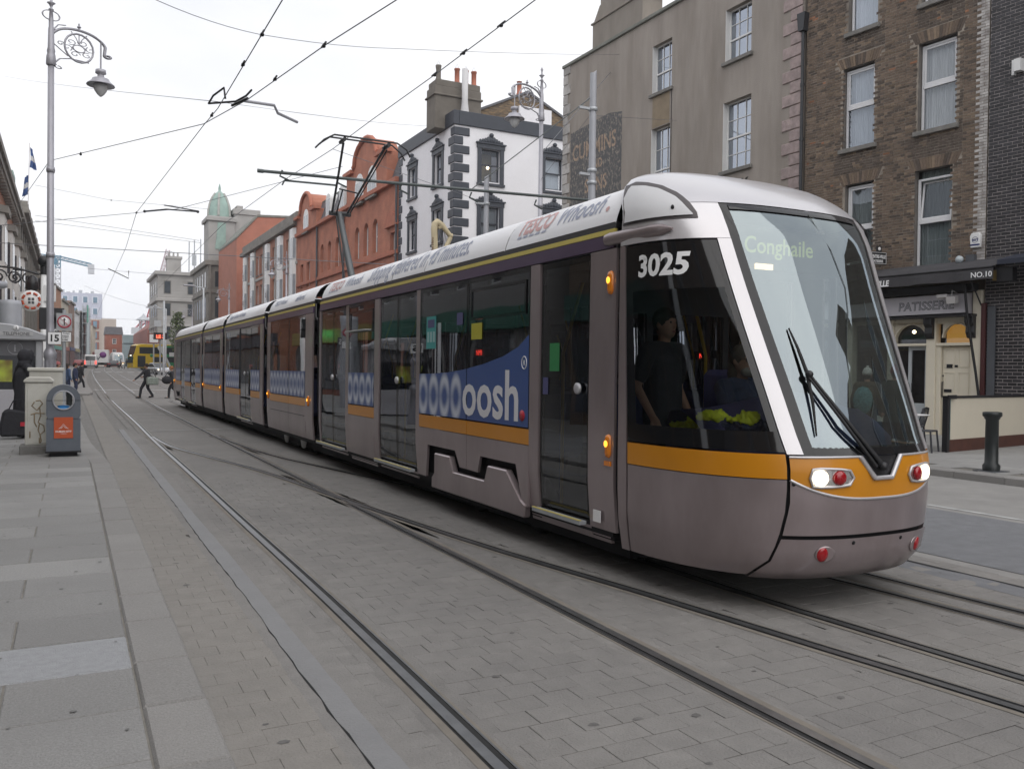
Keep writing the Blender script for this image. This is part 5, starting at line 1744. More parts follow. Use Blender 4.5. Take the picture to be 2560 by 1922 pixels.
mb = MB().box(8.35, 11.95, -1.0, -.001, GH + .14, GH + 1.25).prism([(8.35, GH + 1.25), (11.95, GH + 1.25), (11.45, GH + 1.9), (8.5, GH + 1.9)], 'y', -1.0, -.02).box(8.5, 11.45, -.95, -.06, GH + 1.9, GH + 4.0)
mb.box(8.25, 12.03, -1.05, .06, GH + 1.2, GH + 1.28)
mb.build('chimney', M('grey_chimney_render', (0.26, 0.232, 0.20), .93, var=.18, sc=1.5, stretch=(1, 1, .4), bump=.4, bsc=30), gr.o, .02)
for side in (0, 1):
    z = 2.6; k = 0
    while z < GH - .1:
        h = .38 if not side else .45
        lg = k % 2 == 0
        if side == 0: x0, x1, mt = .0, (.78 if lg else .46), QUO
        else: x0, x1, mt = GL_ - (.56 if lg else .36), GL_ + .02, QUOP
        if z > 4:
            MB().box(x0, x1, -.05, .045, z + .012, z + h - .012).build('quoin', mt, gr.o, .018)
            if side == 1: MB().box(GL_ - .02, GL_ + .045, -(.56 if not lg else .9), -.051, z + .012, z + h - .012).build('quoin', mt, gr.o, .018)
        z += h; k += 1
# painted ghost sign: dark flaking ground, worn letters
gs = bpy.data.materials.new('flaking_sign_paint'); gs.use_nodes = True
t = gs.node_tree; b_ = t.nodes['Principled BSDF']; b_.inputs['Roughness'].default_value = .9
tcx = t.nodes.new('ShaderNodeTexCoord'); n1 = t.nodes.new('ShaderNodeTexNoise'); n1.inputs['Scale'].default_value = 9; n1.inputs['Detail'].default_value = 6; n1.inputs['Roughness'].default_value = .7
mpx = t.nodes.new('ShaderNodeMapping'); mpx.inputs['Scale'].default_value = (1, 1, .6)
t.links.new(tcx.outputs['Object'], mpx.inputs[0]); t.links.new(mpx.outputs[0], n1.inputs['Vector'])
r1 = t.nodes.new('ShaderNodeValToRGB'); r1.color_ramp.elements[0].position = .51; r1.color_ramp.elements[0].color = (.11, .11, .112, 1); r1.color_ramp.elements[1].position = .62; r1.color_ramp.elements[1].color = (.33, .29, .245, 1)
t.links.new(n1.outputs['Fac'], r1.inputs[0]); t.links.new(r1.outputs[0], b_.inputs['Base Color'])
MB().prism([(9.65, 4.2), (9.65, 12.45), (10.6, 12.62), (13.62, 12.45), (13.62, 4.2)], 'y', .001, .005).build('painted_sign', gs, gr.o)
lm = M('worn_sign_letter', (0.46, 0.34, 0.25), .9, var=.25, sc=8, dirt=(.1, .09, .085), dsc=7, damt=.9)
text('CUMMINS', .98, (11.75, .008, 11.15), (-1, 0, -.0), (0, 0, 1), lm, 'sign_lettering', gr.o, .001, .012, sx=.78)
text('AND', .55, (11.55, .008, 10.5), (-1, 0, 0), (0, 0, 1), lm, 'sign_lettering', gr.o, .001, .01, sx=.85)
text('SONS', .85, (11.55, .008, 9.55), (-1, 0, 0), (0, 0, 1), lm, 'sign_lettering', gr.o, .001, .012, sx=.8)
text('Plumbing', .85, (11.7, .008, 8.25), (-1, 0, 0), (0, 0, 1), lm, 'sign_lettering', gr.o, .001, .012, sx=.82)
text('O K', .55, (2.75, .008, 7.95), (-1, 0, 0), (0, 0, 1), M('old_black_letter', (.05, .045, .04), .9, var=.3), 'sign_lettering', gr.o, .001, .02)
mb = MB().tube([(6.42, .02, 4), (6.42, .02, 12.5)], .012, 5); mb.build('wall_cable', BLACK, gr.o)
mb = MB().tube([(9.0, -.6, 0), (9.0, -.6, 0.1)], .01, 4)

# ---------------------------------------------------------------- white corner building with dark quoins
wb = thing('corner_building', 'white rendered corner building with dark quoins and ornate window surrounds', 'building', (20.5, 47.55, 0))
WBH = 16.45
bx_ = MB()
LW = [(1.9, 3.15, 13.35, 15.25), (6.4, 7.6, 13.35, 15.25), (1.9, 3.15, 9.75, 11.75), (6.4, 7.6, 9.75, 11.75)]     # street face: local y -> world Y
RW = [(1.78, 3.05, 13.25, 15.25), (6.25, 7.55, 13.25, 15.25), (1.78, 3.05, 9.6, 11.75), (6.25, 7.55, 9.6, 11.75)]   # side face: local x
def face(mb, ops, L, side, m=0):
    t = MB(); wall_grid(t, 0, L, 0, WBH, ops, .28)
    for i, q in enumerate(t.v):
        t.v[i] = (-q[1], q[0], q[2]) if side == 'street' else (q[0], -q[1], q[2])
    mb.add(t.v, t.f, m)
face(bx_, LW, 9.6, 'street'); face(bx_, RW, 12, 'side')
bx_.quad((0, 9.6, 0), (12, 9.6, 0), (12, 9.6, WBH), (0, 9.6, WBH)); bx_.quad((0, 0, WBH), (12, 0, WBH), (12, 9.6, WBH), (0, 9.6, WBH))
bx_.build('wall', WREND, wb, fixn=False)
mb = MB().box(-.12, .25, -.12, 9.7, WBH, WBH + .85).box(.25, 12, -.12, .25, WBH, WBH + .85)
mb.build('parapet', NAVY, wb, .02)
rw_ = random.Random(9)
def surround(a, b, c, d, side):
    T = (lambda x, o, z: (-o, x, z)) if side == 'street' else (lambda x, o, z: (x, -o, z))
    mb = MB()
    def bxx(x0, x1, o0, o1, z0, z1):
        p, q = T(x0, o0, z0), T(x1, o1, z1)
        mb.box(min(p[0], q[0]), max(p[0], q[0]), min(p[1], q[1]), max(p[1], q[1]), z0, z1)
    w_ = .26
    bxx(a - w_, a, -.02, .07, c - .1, d); bxx(b, b + w_, -.02, .07, c - .1, d)
    bxx(a - w_ - .05, b + w_ + .05, -.02, .09, d, d + .28); bxx(a - w_ - .05, b + w_ + .05, 0, .14, c - .25, c - .1)
    bxx(a - w_ - .12, b + w_ + .12, 0, .16, d + .28, d + .36)
    # carved scroll crest
    cx = (a + b) / 2
    hw = (b - a) / 2 + .1
    for k in range(-4, 5):
        u = k / 4
        h = .14 + .30 * (1 - abs(u)) ** 1.3
        q = T(cx + u * hw, .08, d + .36 + h * .45)
        mb.ball(q, .5 * h + .05, 0, .75 if side == 'side' else .35, .35 if side == 'side' else .75, 1.0, 8)
    mb.ball(T(cx, .1, d + .36 + .46), .15, 0, 1, 1, 1, 8)
    mb.build('window_surround', NAVY, wb)
    fr = MB()
    def fx(x0, x1, o0, o1, z0, z1):
        p, q = T(x0, o0, z0), T(x1, o1, z1)
        fr.box(min(p[0], q[0]), max(p[0], q[0]), min(p[1], q[1]), max(p[1], q[1]), z0, z1)
    fx(a, a + .09, -.26, -.18, c, d); fx(b - .09, b, -.26, -.18, c, d); fx(a + .09, b - .09, -.26, -.18, c, c + .09); fx(a + .09, b - .09, -.26, -.18, d - .09, d)
    mid = (c + d) / 2 + .05
    fx(a + .09, b - .09, -.26, -.17, mid - .04, mid + .04)
    wo2 = fr.build('window', NAVY, wb)
    P4 = [T(a, -.22, c), T(b, -.22, c), T(b, -.22, d), T(a, -.22, d)]
    MB().quad(*P4).build('pane', HGLASS, wo2)
    return T
for i, (a, b, c, d) in enumerate(LW):
    T = surround(a, b, c, d, 'street')
    p, q = T(a, -1.2, c), T(b, -1.25, d)
    MB().box(min(p[0], q[0]), max(p[0], q[0]), min(p[1], q[1]), max(p[1], q[1]), c, d).build('room', M('dim_room', (.1, .1, .1)), wb)
    p = [T(a + .1, -.3, c), T((a + b) / 2 - .1, -.3, c), T((a + b) / 2 - .1, -.3, d), T(a + .1, -.3, d)]
    MB().quad(*p).build('curtain', CURT, wb)
for i, (a, b, c, d) in enumerate(RW):
    T = surround(a, b, c, d, 'side')
    p, q = T(a, -1.2, c), T(b, -1.25, d)
    MB().box(min(p[0], q[0]), max(p[0], q[0]), min(p[1], q[1]), max(p[1], q[1]), c, d).build('room', M('olive_room', (.14, .12, .07), .9, var=.3, sc=1) if i == 0 else M('dim_room', (.1, .1, .1)), wb)
    if i == 0: MB().ball(T(b - .45, -.8, d - .95), .09).build('room_lamp', M('shop_lamp', (1, .9, .7)), wb)
    else: MB().quad(T(a + .1, -.32, c + .1), T(b - .1, -.32, c + .1), T(b - .1, -.32, d - .1), T(a + .1, -.32, d - .1)).build('curtain', CURT, wb)
z = 6; k = 0
while z < WBH - .1:
    lg = k % 2 == 0
    MB().prism([(-.06, -.06), (.98 if lg else .55, -.06), (.98 if lg else .55, .02), (.02, .02), (.02, .5 if lg else .85), (-.06, .5 if lg else .85)], 'z', z + .03, z + .52).build('quoin', NAVY, wb, .03)
    MB().box(-.06, .02, 9.0 if lg else 9.25, 9.65, z + .03, z + .52).build('quoin', NAVY, wb, .03)
    z += .545; k += 1
CH = M('sooty_chimney', (0.17, 0.152, 0.13), .93, var=.2, sc=1.4, bump=.3, bsc=20)
mb = MB().box(-.8, 2.3, 1.2, 2.6, WBH, WBH + 2.6).box(-.9, 2.4, 1.1, 2.7, WBH + 2.0, WBH + 2.12).box(-.7, 2.25, 1.25, 2.55, WBH + 2.6, WBH + 3.0)
mb.build('chimney', CH, wb, .03)
for i, (x, mt) in enumerate(((-.35, CH), (.9, REDB2), (1.5, REDB2), (2.05, REDB2))):
    mb = MB().lathe([(.2, 0), (.2, .15), (.16, .2), (.16, .9 - .12 * (i == 0)), (.19, .92), (.19, 1.0)], (x, 1.8, WBH + 3.0), 10)
    mb.build('chimney_pot', mt, wb)
    MB().tube([(x - .14, 1.8, WBH + 4.0), (x, 1.8, WBH + 4.3), (x + .14, 1.8, WBH + 4.0)], .015, 4).build('bird_guard', GALV, wb)
MB().lathe([(.3, 0), (.24, .5), (.19, .9), (.19, 2.9), (.0, 2.9)], (1.0, .8, WBH + .8), 12).build('flue_pipe', M('pale_flue', (0.58, 0.57, 0.57), .6, var=.06), wb)
gbk = BRK('yellow_stock_brick', (0.30, 0.20, 0.10), (0.07, 0.055, 0.045), (0.16, 0.13, 0.10), ms=.012)
MB().prism([(2.3, WBH), (2.3, WBH + 1.6), (5.9, WBH + 3.3), (11, WBH + .9), (11, WBH)], 'y', 1.8, 6).build('gable', gbk, wb)
MB().box(5.2, 7.6, 1.6, 1.79, WBH + .5, WBH + 2.35).build('white_hut', WREND, wb)
MB().prism([(2.25, WBH + 1.55), (5.9, WBH + 3.3), (11.05, WBH + .85), (11.05, WBH + 1.0), (5.9, WBH + 3.45), (2.25, WBH + 1.7)], 'y', 1.7, 6.1).build('roof_edge', SLATE, wb)
MB().lathe([(.2, 0), (.2, .15), (.16, .2), (.16, .9), (.19, .92)], (5.7, 2.6, WBH + 3.3), 10).build('chimney_pot', REDB2, wb)
# ---- harp shop sign
hp = thing('harp_sign', 'golden harp-shaped pub sign hanging on the white corner building', 'pub sign', (19.7, 46.9, 8.3))
hp.scale = (.72, .72, .78)
GOLD = M('pale_gold_paint', (0.52, 0.44, 0.28), .5, var=.08)
HB = GOLD
mb = MB().tube([(-.9, 0, 0), (-.95, 0, 1.2), (-1.0, 0, 2.1), (-.95, 0, 2.5), (-.75, 0, 2.68), (-.5, 0, 2.55), (-.45, 0, 2.3), (-.62, 0, 2.2)], [.24, .26, .27, .28, .27, .24, .18, .12], 10)
mb.tube([(-.75, 0, 2.68), (-.3, 0, 2.45), (.1, 0, 2.05), (.4, 0, 1.75), (.6, 0, 1.72)], [.25, .23, .20, .19, .19], 10)
mb.tube([(-.85, 0, 0), (-.2, 0, .35), (.45, 0, 1.6)], [.22, .20, .18], 10)
mb.build('harp_frame', GOLD, hp)
mb = MB()
for k in range(7):
    u = (k + 1) / 8
    mb.tube([(-.85 + 1.2 * u, 0, .05 + 1.45 * u ** 1.3), (-.55 + 1.0 * u, 0, 2.45 - .7 * u)], .028, 4)
mb.build('harp_strings', BLACK, hp)
text('The Harp', .3, (-1.12, -.20, .9), (0, .0, 1), (-1, 0, 0), M('brown_letter', (.12, .06, .03), .6, var=0), 'lettering', hp, .003, .004, align='CENTER')

# ---------------------------------------------------------------- red brick building with mansard and gables
rd = Bld('red_brick_building', 'red brick building with curved gables, arched windows and a slate mansard', 'building', 20.5, 57.25, 90)
RL_ = 30.0; RE = 15.0
nar = [(4.65, 5.85), (6.9, 8.1), (9.25, 10.45), (15.0, 16.15), (17.5, 18.6), (20.0, 21.1)]
ROPS = [(a, b, 10.5, 13.05) for a, b in nar] + [(.85, 1.8, 9.75, 11.5), (25.0, 26.3, 9.6, 12.0), (27.6, 28.8, 9.6, 12.0)]
ROPS += [(a, b, 5.6, 8.6) for a, b in nar]
rd.body(RL_, RE, 12, REDB, ROPS, .35)
for a, b, c, d in ROPS:
    rd.window(a + .02, b - .02, c, d, .28, WHITE, .09, (1, 1), PANEL if b - a < 1.2 else PANE, None)
    if d == 13.05 or d == 8.6: rd.arch_fill(a, b, d, REDB, None, 'arch', depth=.3)
mb = MB().box(-.05, RL_ + .05, 0, .35, RE - .15, RE + .2).box(-.02, RL_, 0, .18, 9.85, 10.15); mb.build('cornice', REDB2, rd.o, .03)
mb = MB()
for i in range(8):
    for j in range(24):
        x = -.1 + j * 1.25 + (.6 if i % 2 else 0)
        z0 = RE + .2 + i * .30
        if x + 1.2 > RL_ + .6: continue
        y0 = -.15 - i * .10
        mb.add([(x, y0, z0), (x + 1.22, y0, z0), (x + 1.22, y0 - .10, z0 + .33), (x, y0 - .10, z0 + .33)], [(0, 1, 2, 3)])
tag(mb.build('slates', SLATE, rd.o), kind='stuff')
mb = MB().prism([(-.12, RE + .15), (-1.1, RE + 2.5), (-8, RE + 2.6), (-8, RE)], 'x', -.05, RL_); mb.build('mansard_roof', SLATE, rd.o)
mb = MB().box(-.1, RL_ + .1, -1.25, -.9, RE + 2.45, RE + 2.6); mb.build('roof_ridge', M('mossy_lead', (.12, .14, .11), .9), rd.o)
# big curved gable
def gable(x0, x1, zt, wins, name):
    cx = (x0 + x1) / 2; hw = (x1 - x0) / 2
    arc = []
    zs_ = zt - 2.3
    arc += [(x0, RE), (x0, zs_ + .35), (x0 + hw * .40, zs_ + .62)]
    for k in range(11):
        a = math.pi * (1 - k / 10)
        arc.append((cx + hw * .54 * math.cos(a), zs_ + .75 + 1.55 * math.sin(a)))
    arc += [(x1 - hw * .40, zs_ + .62), (x1, zs_ + .35), (x1, RE)]
    MB().prism(arc, 'y', -1.6, .14).build(name, REDB, rd.o)
    mb = MB().tube([(p[0], .2, p[1] + .05) for p in arc[2:-2]], .20, 6)
    mb.box(x0 - .25, x0 + hw * .4, -.2, .45, zs_ + .25, zs_ + .55); mb.box(x1 - hw * .4, x1 + .25, -.2, .45, zs_ + .25, zs_ + .55)
    mb.build('gable_coping', REDB2, rd.o)
    for a, b, c, d in wins:
        mb = MB()
        mb.box(a - .12, b + .12, .14, .19, c - .1, d - (b - a) / 2)
        r_ = (b - a) / 2
        mb.prism([((a + b) / 2 + (r_ + .12) * math.cos(math.pi * k / 12), d - r_ + (r_ + .12) * math.sin(math.pi * k / 12)) for k in range(13)], 'y', .14, .19)
        wo3 = mb.build('arched_window', WHITE, rd.o)
        mb = MB().box(a + .05, (a + b) / 2 - .05, .191, .196, c, d - r_ * .6).box((a + b) / 2 + .05, b - .05, .191, .196, c, d - r_ * .6)
        mb.build('pane', PANEL, wo3)
        MB().box(a - .2, b + .2, .14, .35, c - .25, c - .1).build('sill', SILLM, rd.o)
gable(2.3, 12.4, 19.5, [(4.7, 6.6, 14.9, 17.0), (7.9, 9.8, 14.9, 17.0)], 'gable')
gable(22.2, 29.9, 18.6, [(25.2, 26.9, 15.0, 17.0)], 'gable')
for x in (14.0, 18.3):
    mb = MB().box(x, x + 1.5, -1.0, -.1, RE + .3, RE + 1.9).prism([(x + .75 + .75 * math.cos(math.pi * k / 8), RE + 1.9 + .5 * math.sin(math.pi * k / 8)) for k in range(9)], 'y', -1.0, -.1)
    dm = mb.build('dormer', WHITE, rd.o)
    MB().box(x + .2, x + .68, -.099, -.09, RE + .5, RE + 1.9).box(x + .82, x + 1.3, -.099, -.09, RE + .5, RE + 1.9).build('pane', PANEL, dm)
for x in (.15, 13.2, 21.9): MB().tube([(x, .15, 3), (x, .15, RE - .2)], .09, 6).build('downpipe', DGREY, rd.o)
mb = MB().prism([(1.3 + 1.25 * math.cos(math.pi * k / 10), 11.9 + 1.05 * math.sin(math.pi * k / 10)) for k in range(11)], 'y', 0, .22); mb.build('door_hood', REDB2, rd.o)
# ---------------------------------------------------------------- brick and white terrace
tr = Bld('brick_terrace', 'red brick terrace with white bay windows and a stone cornice', 'building', 20.5, 87.3, 90)
TL_ = 30.5; TH = 16.6
bays = [(0.6, 2.4), (6.6, 8.6), (13.4, 15.2), (22.3, 24.2), (27.6, 29.2)]
flat = [(3.6, 5.2), (10.4, 12.2), (17.4, 19.2), (20.2, 21.6)]
TO = [(a, b, z, z + 2.3) for a, b in flat for z in (5.4, 9.4, 13.0)]
tr.body(TL_, TH, 12, BRK('terrace_brick', (0.43, 0.165, 0.10), (0.38, 0.14, 0.09), (0.38, .25, .19)), TO, .25)
for a, b, c, d in TO: tr.window(a, b, c, d, .2, WHITE, .1, (1, 1), PANEL, SILLM)
for a, b in bays:
    mb = MB().prism([(a, 0), (a + .25, .34), (b - .25, .34), (b, 0)], 'z', 4.6, 16.0)
    by = mb.build('bay_window', WHITE, tr.o, .02)
    for z in (5.2, 9.2, 12.9):
        m2 = MB()
        m2.quad((a + .38, .346, z), ((a + b) / 2 - .06, .346, z), ((a + b) / 2 - .06, .346, z + 2.1), (a + .38, .346, z + 2.1))
        m2.quad(((a + b) / 2 + .06, .346, z), (b - .38, .346, z), (b - .38, .346, z + 2.1), ((a + b) / 2 + .06, .346, z + 2.1))
        m2.quad((a + .03, .06, z), (a + .22, .315, z), (a + .22, .315, z + 2.1), (a + .03, .06, z + 2.1))
        m2.build('pane', PANEL, by)
mb = MB().box(-.02, TL_, 0, .5, TH - .35, TH + .1).box(0, TL_, -.2, .15, TH + .1, TH + 1.0); mb.build('cornice', STONED, tr.o, .03)
for zz in (8.4, 12.3): MB().box(0, TL_, 0, .10, zz, zz + .3).build('string_course', STONE, tr.o)
for x in (3.0, 9.8, 16.6, 21.9, 27): MB().box(x, x + .5, 0, .12, 4.6, TH - .35).build('pilaster', STONE, tr.o)
for z in (10.6, 14.0):
    for x in (13.45, 22.6, 28):
        MB().box(x, x + .8, .35, .39, z - 1.0, z).build('banner', M('banner_white', (.7, .7, .7), .7, var=.05), tr.o)
        text('Q', .7, (x + .4, .395, z - .75), (-1, 0, 0), (0, 0, 1), M('banner_navy', (.03, .04, .08), .6, var=0), 'banner_lettering', tr.o, .002, .02)
# ---------------------------------------------------------------- tall orange brick block with a blank side wall
ob = thing('brick_block', 'tall orange brick block with a blank sloping side wall behind the terrace', 'building', (20.4, 122.5, 0))
MB().prism([(0.0, 0), (0.0, 19.4), (2.8, 22.6), (13, 23.2), (13, 0)], 'y', 0, 16).build('wall', BRK('orange_brick_wall', (0.45, 0.16, 0.105), (0.41, 0.14, 0.09), (0.40, .22, .16), var=.12), ob, fixn=True)
MB().prism([(-.05, 19.42), (2.8, 22.65), (13.1, 23.25), (13.1, 23.5), (2.75, 22.95), (-.05, 19.7)], 'y', -.1, 16).build('coping', M('mossy_coping', (.2, .2, .18)), ob)
# ---------------------------------------------------------------- domed stone building
dmx, dmy = 19.6, 140.0
db = thing('domed_building', 'grey limestone building crowned by a tower with a green copper dome', 'building', (dmx, dmy, 0))
mb = MB().box(-.6, 12, 0, 18, 0, 17.5).box(-1.0, 12, -.4, 18.4, 17.5, 18.3).box(-.8, 12, -.2, 18, 13.2, 13.7)
mb.build('wall', STONED, db, .05)
mb = MB().box(-.4, 3.6, 1.0, 6.0, 18.3, 25.4).box(-.75, 3.9, .65, 6.3, 24.6, 25.2); mb.box(3.6, 7.4, 1.5, 7, 18.3, 26.6).box(3.4, 7.6, 1.3, 7.2, 26.0, 26.9).box(4.0, 5.0, 2, 5, 26.9, 27.5)
mb.build('tower', STONE, db, .05)
mb = MB().lathe([(1.85, 25.4), (1.9, 25.9), (1.8, 26.7), (1.6, 27.6), (1.25, 28.5), (.8, 29.2), (.36, 29.6), (.18, 29.8), (.22, 30.1), (.05, 30.9)], (1.6, 3.4, 0), 12); mb.build('dome', COPP, db)
mb = MB()
for k in range(6):
    a = math.pi * 2 * k / 6 + .3
    mb.tube([(1.6 + r_ * math.cos(a), 3.4 + r_ * math.sin(a), z) for r_, z in ((1.9, 25.6), (1.85, 26.5), (1.65, 27.5), (1.28, 28.5), (.75, 29.3))], .2, 5)
mb.build('dome_rib', M('pale_stone_rib', (.42, .42, .39), .8), db)
mb = MB().prism([(.6, 20.2), (2.2, 20.2), (2.2, 24.4), (1.0, 24.4), (.8, 22)], 'y', .9, .99); mb.build('copper_panel', COPP, db)
mb = MB()
for x in (.5, 3, 5.5, 8): mb.box(x, x + 1.1, -.02, .02, 14.2, 16.6)
for x in (.5, 3, 5.5, 8): mb.box(x, x + 1.1, -.02, .02, 9.5, 12.6)
for y in (2, 5, 8, 11, 14):
    mb.box(-.62, -.58, y, y + 1.2, 14.2, 16.6); mb.box(-.62, -.58, y, y + 1.2, 9.5, 12.6)
mb.build('window', PANE, db)
for x in (.2, 2.7, 5.2, 7.7): MB().box(x - .6, x - .3, -.3, 0, 8.5, 17.5).build('pilaster', STONED, db, .03)
# far grey stone corner block
sb = thing('stone_building', 'pale grey stone corner block of banded masonry beyond the tram roof', 'building', (15.4, 182, 1.2))
mb = MB()
z = 0
while z < 18.5:
    mb.box(0, 8.8, 0, 20, z + .06, z + .62); z += .62
mb.box(.06, 8.75, .06, 19.9, 0, 18.6)
mb.build('wall', STONE, sb)
MB().box(-.6, 9.4, -.6, 20, 18.6, 19.3).box(-.4, 9.2, -.4, 20, 13.4, 14.0).box(-.2, 9, -.2, 20, 8.4, 8.8).build('cornice', STONE, sb, .05)
mb = MB().box(2.0, 4.6, 3, 6, 19.3, 22.5).box(1.8, 4.8, 2.8, 6.2, 22.2, 22.7)
for x in (2.5, 3.3, 4.1): mb.lathe([(.2, 22.7), (.17, 23.6)], (x, 4.5, 0), 8)
mb.build('chimney', STONE, sb)
for z0 in (15.0, 10.6, 6.0, 2.2):
    for x in (1.2, 5.6):
        w3 = MB().box(x - .15, x + 1.25, -.05, .0, z0 - .15, z0 + 2.5); wq = w3.build('window', STONED, sb)
        MB().box(x, x + 1.1, -.07, -.051, z0, z0 + 2.35).build('pane', PANE, wq)
    for y in (3, 8, 13):
        MB().box(-.07, -.05, y, y + 1.3, z0, z0 + 2.35).build('pane', PANE, sb)
mb = MB()
for x in (6, 7, 8.2): mb.tube([(x, 2, 19.3), (x, 2, 24 + x * .3)], .12, 5)
mb.box(6.6, 7.4, 2, 2.5, 21, 23.2)
mb.build('roof_antenna', GALV, sb)

# ---------------------------------------------------------------- far end of the street
fb = thing('apartment_block', 'big white and brick apartment block at the far end of the street', 'building', (-8.0, 370, 1.4))
mb = MB().box(-14, 19.3, 0, 20, 18.3, 28.2); mb.build('upper_storeys', M('pale_blue_cladding', (.55, .57, .66), .6, var=.04), fb)
mb = MB().box(4, 19.0, -.5, 20, 0, 18.3).box(19.0, 24.2, -.8, 20, 0, 18.6); 
mb.build('wall', M('tan_stone_cladding', (.50, .43, .37), .8, var=.08), fb)
mb = MB()
for r_ in range(2):
    for k in range(9):
        x = -12 + k * 3.45
        mb.box(x, x + 2.3, -.12, 0, 20.0 + r_ * 4.4, 22.6 + r_ * 4.4)
mb.build('window_surround', M('white_reveal', (.7, .72, .78), .6, var=0), fb)
for r_ in range(2):
    for k in range(9):
        x = -12 + k * 3.45
        MB().box(x + .5, x + 1.9, -.2, -.121, 20.2 + r_ * 4.4, 22.4 + r_ * 4.4).build('window', M('blue_far_glass', (.16, .26, .34), .2, var=.3, sc=.3), fb)
for r_ in range(4):
    for k in range(4):
        x = 5.0 + k * 3.5
        w3 = MB().box(x, x + 2.7, -.75, -.5, 2.0 + r_ * 4.2, 5.2 + r_ * 4.2).build('brick_panel', M('far_brick_panel', (.28, .11, .08), .8, var=.1), fb)
        MB().box(x + .6, x + 1.9, -.9, -.751, 2.4 + r_ * 4.2, 4.9 + r_ * 4.2).build('window', M('blue_far_glass', (.16, .26, .34)), w3)
mb = MB()
rr2 = random.Random(4)
for k in range(14): mb.box(-12 + k * 2.1, -12 + k * 2.1 + rr2.uniform(.4, 1.6), 4, 6, 28.2, 28.2 + rr2.uniform(.4, 1.6))
mb.build('roof_plant', GALV, fb)
b2 = Bld('brick_house', 'small red brick house end with three windows closing the far street', 'house', 14.2, 286, 180, 1.2)
b2.body(4.6, 10.0, 10, BRK('far_red_brick', (.34, .10, .06), (.3, .09, .05), (.3, .14, .1)), [(1.6, 2.7, 7.2, 8.8), (1.6, 2.7, 3.9, 5.6), (1.6, 2.7, .8, 2.4)], .2)
for z0 in (7.2, 3.9, .8): b2.window(1.6, 2.7, z0, z0 + 1.6, .12, WHITE, .12, (1, 1), PANE, SILLM)
MB().prism([(-.3, 10.0), (4.9, 10.0), (4.6, 12.3), (0, 12.3)], 'y', -8, .2).build('roof', SLATE, b2.o)
rb3 = thing('brick_range', 'long dark red brick range far away behind the double-decker bus', 'building', (19.5, 262, 1.2))
mb = MB().prism([(0, 0), (0, 11.2), (3.5, 14.2), (12, 14.2), (12, 0)], 'y', 0, 60); mb.build('wall', BRK('far_dark_red_brick', (.27, .085, .06), (.24, .075, .055), (.25, .12, .1)), rb3)
mb = MB().box(4.2, 8.2, -1, 6, 11, 17.2); mb.build('tower', M('far_pale_wall', (.5, .42, .38), .8, var=.1), rb3)
MB().box(4.1, 8.3, -1.2, 6, 17.2, 17.6).build('tower_coping', REDB2, rb3)
cu = thing('cupola', 'grey roof lantern with a pyramid cap above the far brick range', 'cupola', (22.6, 320, 14.2))
mb = MB()
for a in range(6): mb.tube([(1.3 * math.cos(a * 1.047), 1.3 * math.sin(a * 1.047), 0), (1.3 * math.cos(a * 1.047), 1.3 * math.sin(a * 1.047), 3.2)], .16, 5)
mb.build('posts', GALV, cu)
MB().lathe([(2.5, 3.2), (2.4, 3.5), (.7, 4.6), (.1, 5.6)], (0, 0, 0), 8).build('cap', GALV, cu)
gl3 = thing('glass_block', 'low teal glazed block in the haze left of the far brick range', 'building', (16.2, 330, 1.2))
MB().box(0, 5, 0, 12, 0, 8).box(-1.5, 4, 2, 12, 8, 8.6).box(.5, 5, 1, 12, 8.6, 11.5).build('wall', M('teal_far_glass', (.24, .31, .32), .3, var=.2, sc=.4), gl3)
# left far row, bending with the street
rowm = [M('far_orange_wall', (.38, .19, .11), .8, var=.12), M('far_cream_wall', (.52, .47, .38), .8, var=.1), M('far_brown_wall', (.24, .15, .11), .8, var=.15), M('far_white_wall', (.62, .61, .60), .8, var=.06), M('far_grey_wall', (.34, .33, .32), .8, var=.1), M('far_red_wall', (.30, .11, .08), .8, var=.12)]
lx = [(-1.4, 163, 14, 14.2, 0, 'orange brick shop house with a dark chimney at the start of the far left row'), (-.2, 179, 14, 12.6, 1, 'cream painted shop house next to the orange one in the far left row'), (.9, 194, 12, 13.2, 2, 'brown brick shop house mid way along the far left row'), (1.9, 208, 12, 12.0, 3, 'white rendered shop house mid way along the far left row'), (3.2, 222, 14, 12.8, 4, 'scaffolded grey building wrapped in netting on the far left'), (4.8, 240, 15, 11.6, 5, 'red house just beyond the scaffolded building'), (6.6, 258, 14, 11.0, 1, 'last pale house of the far left row')]
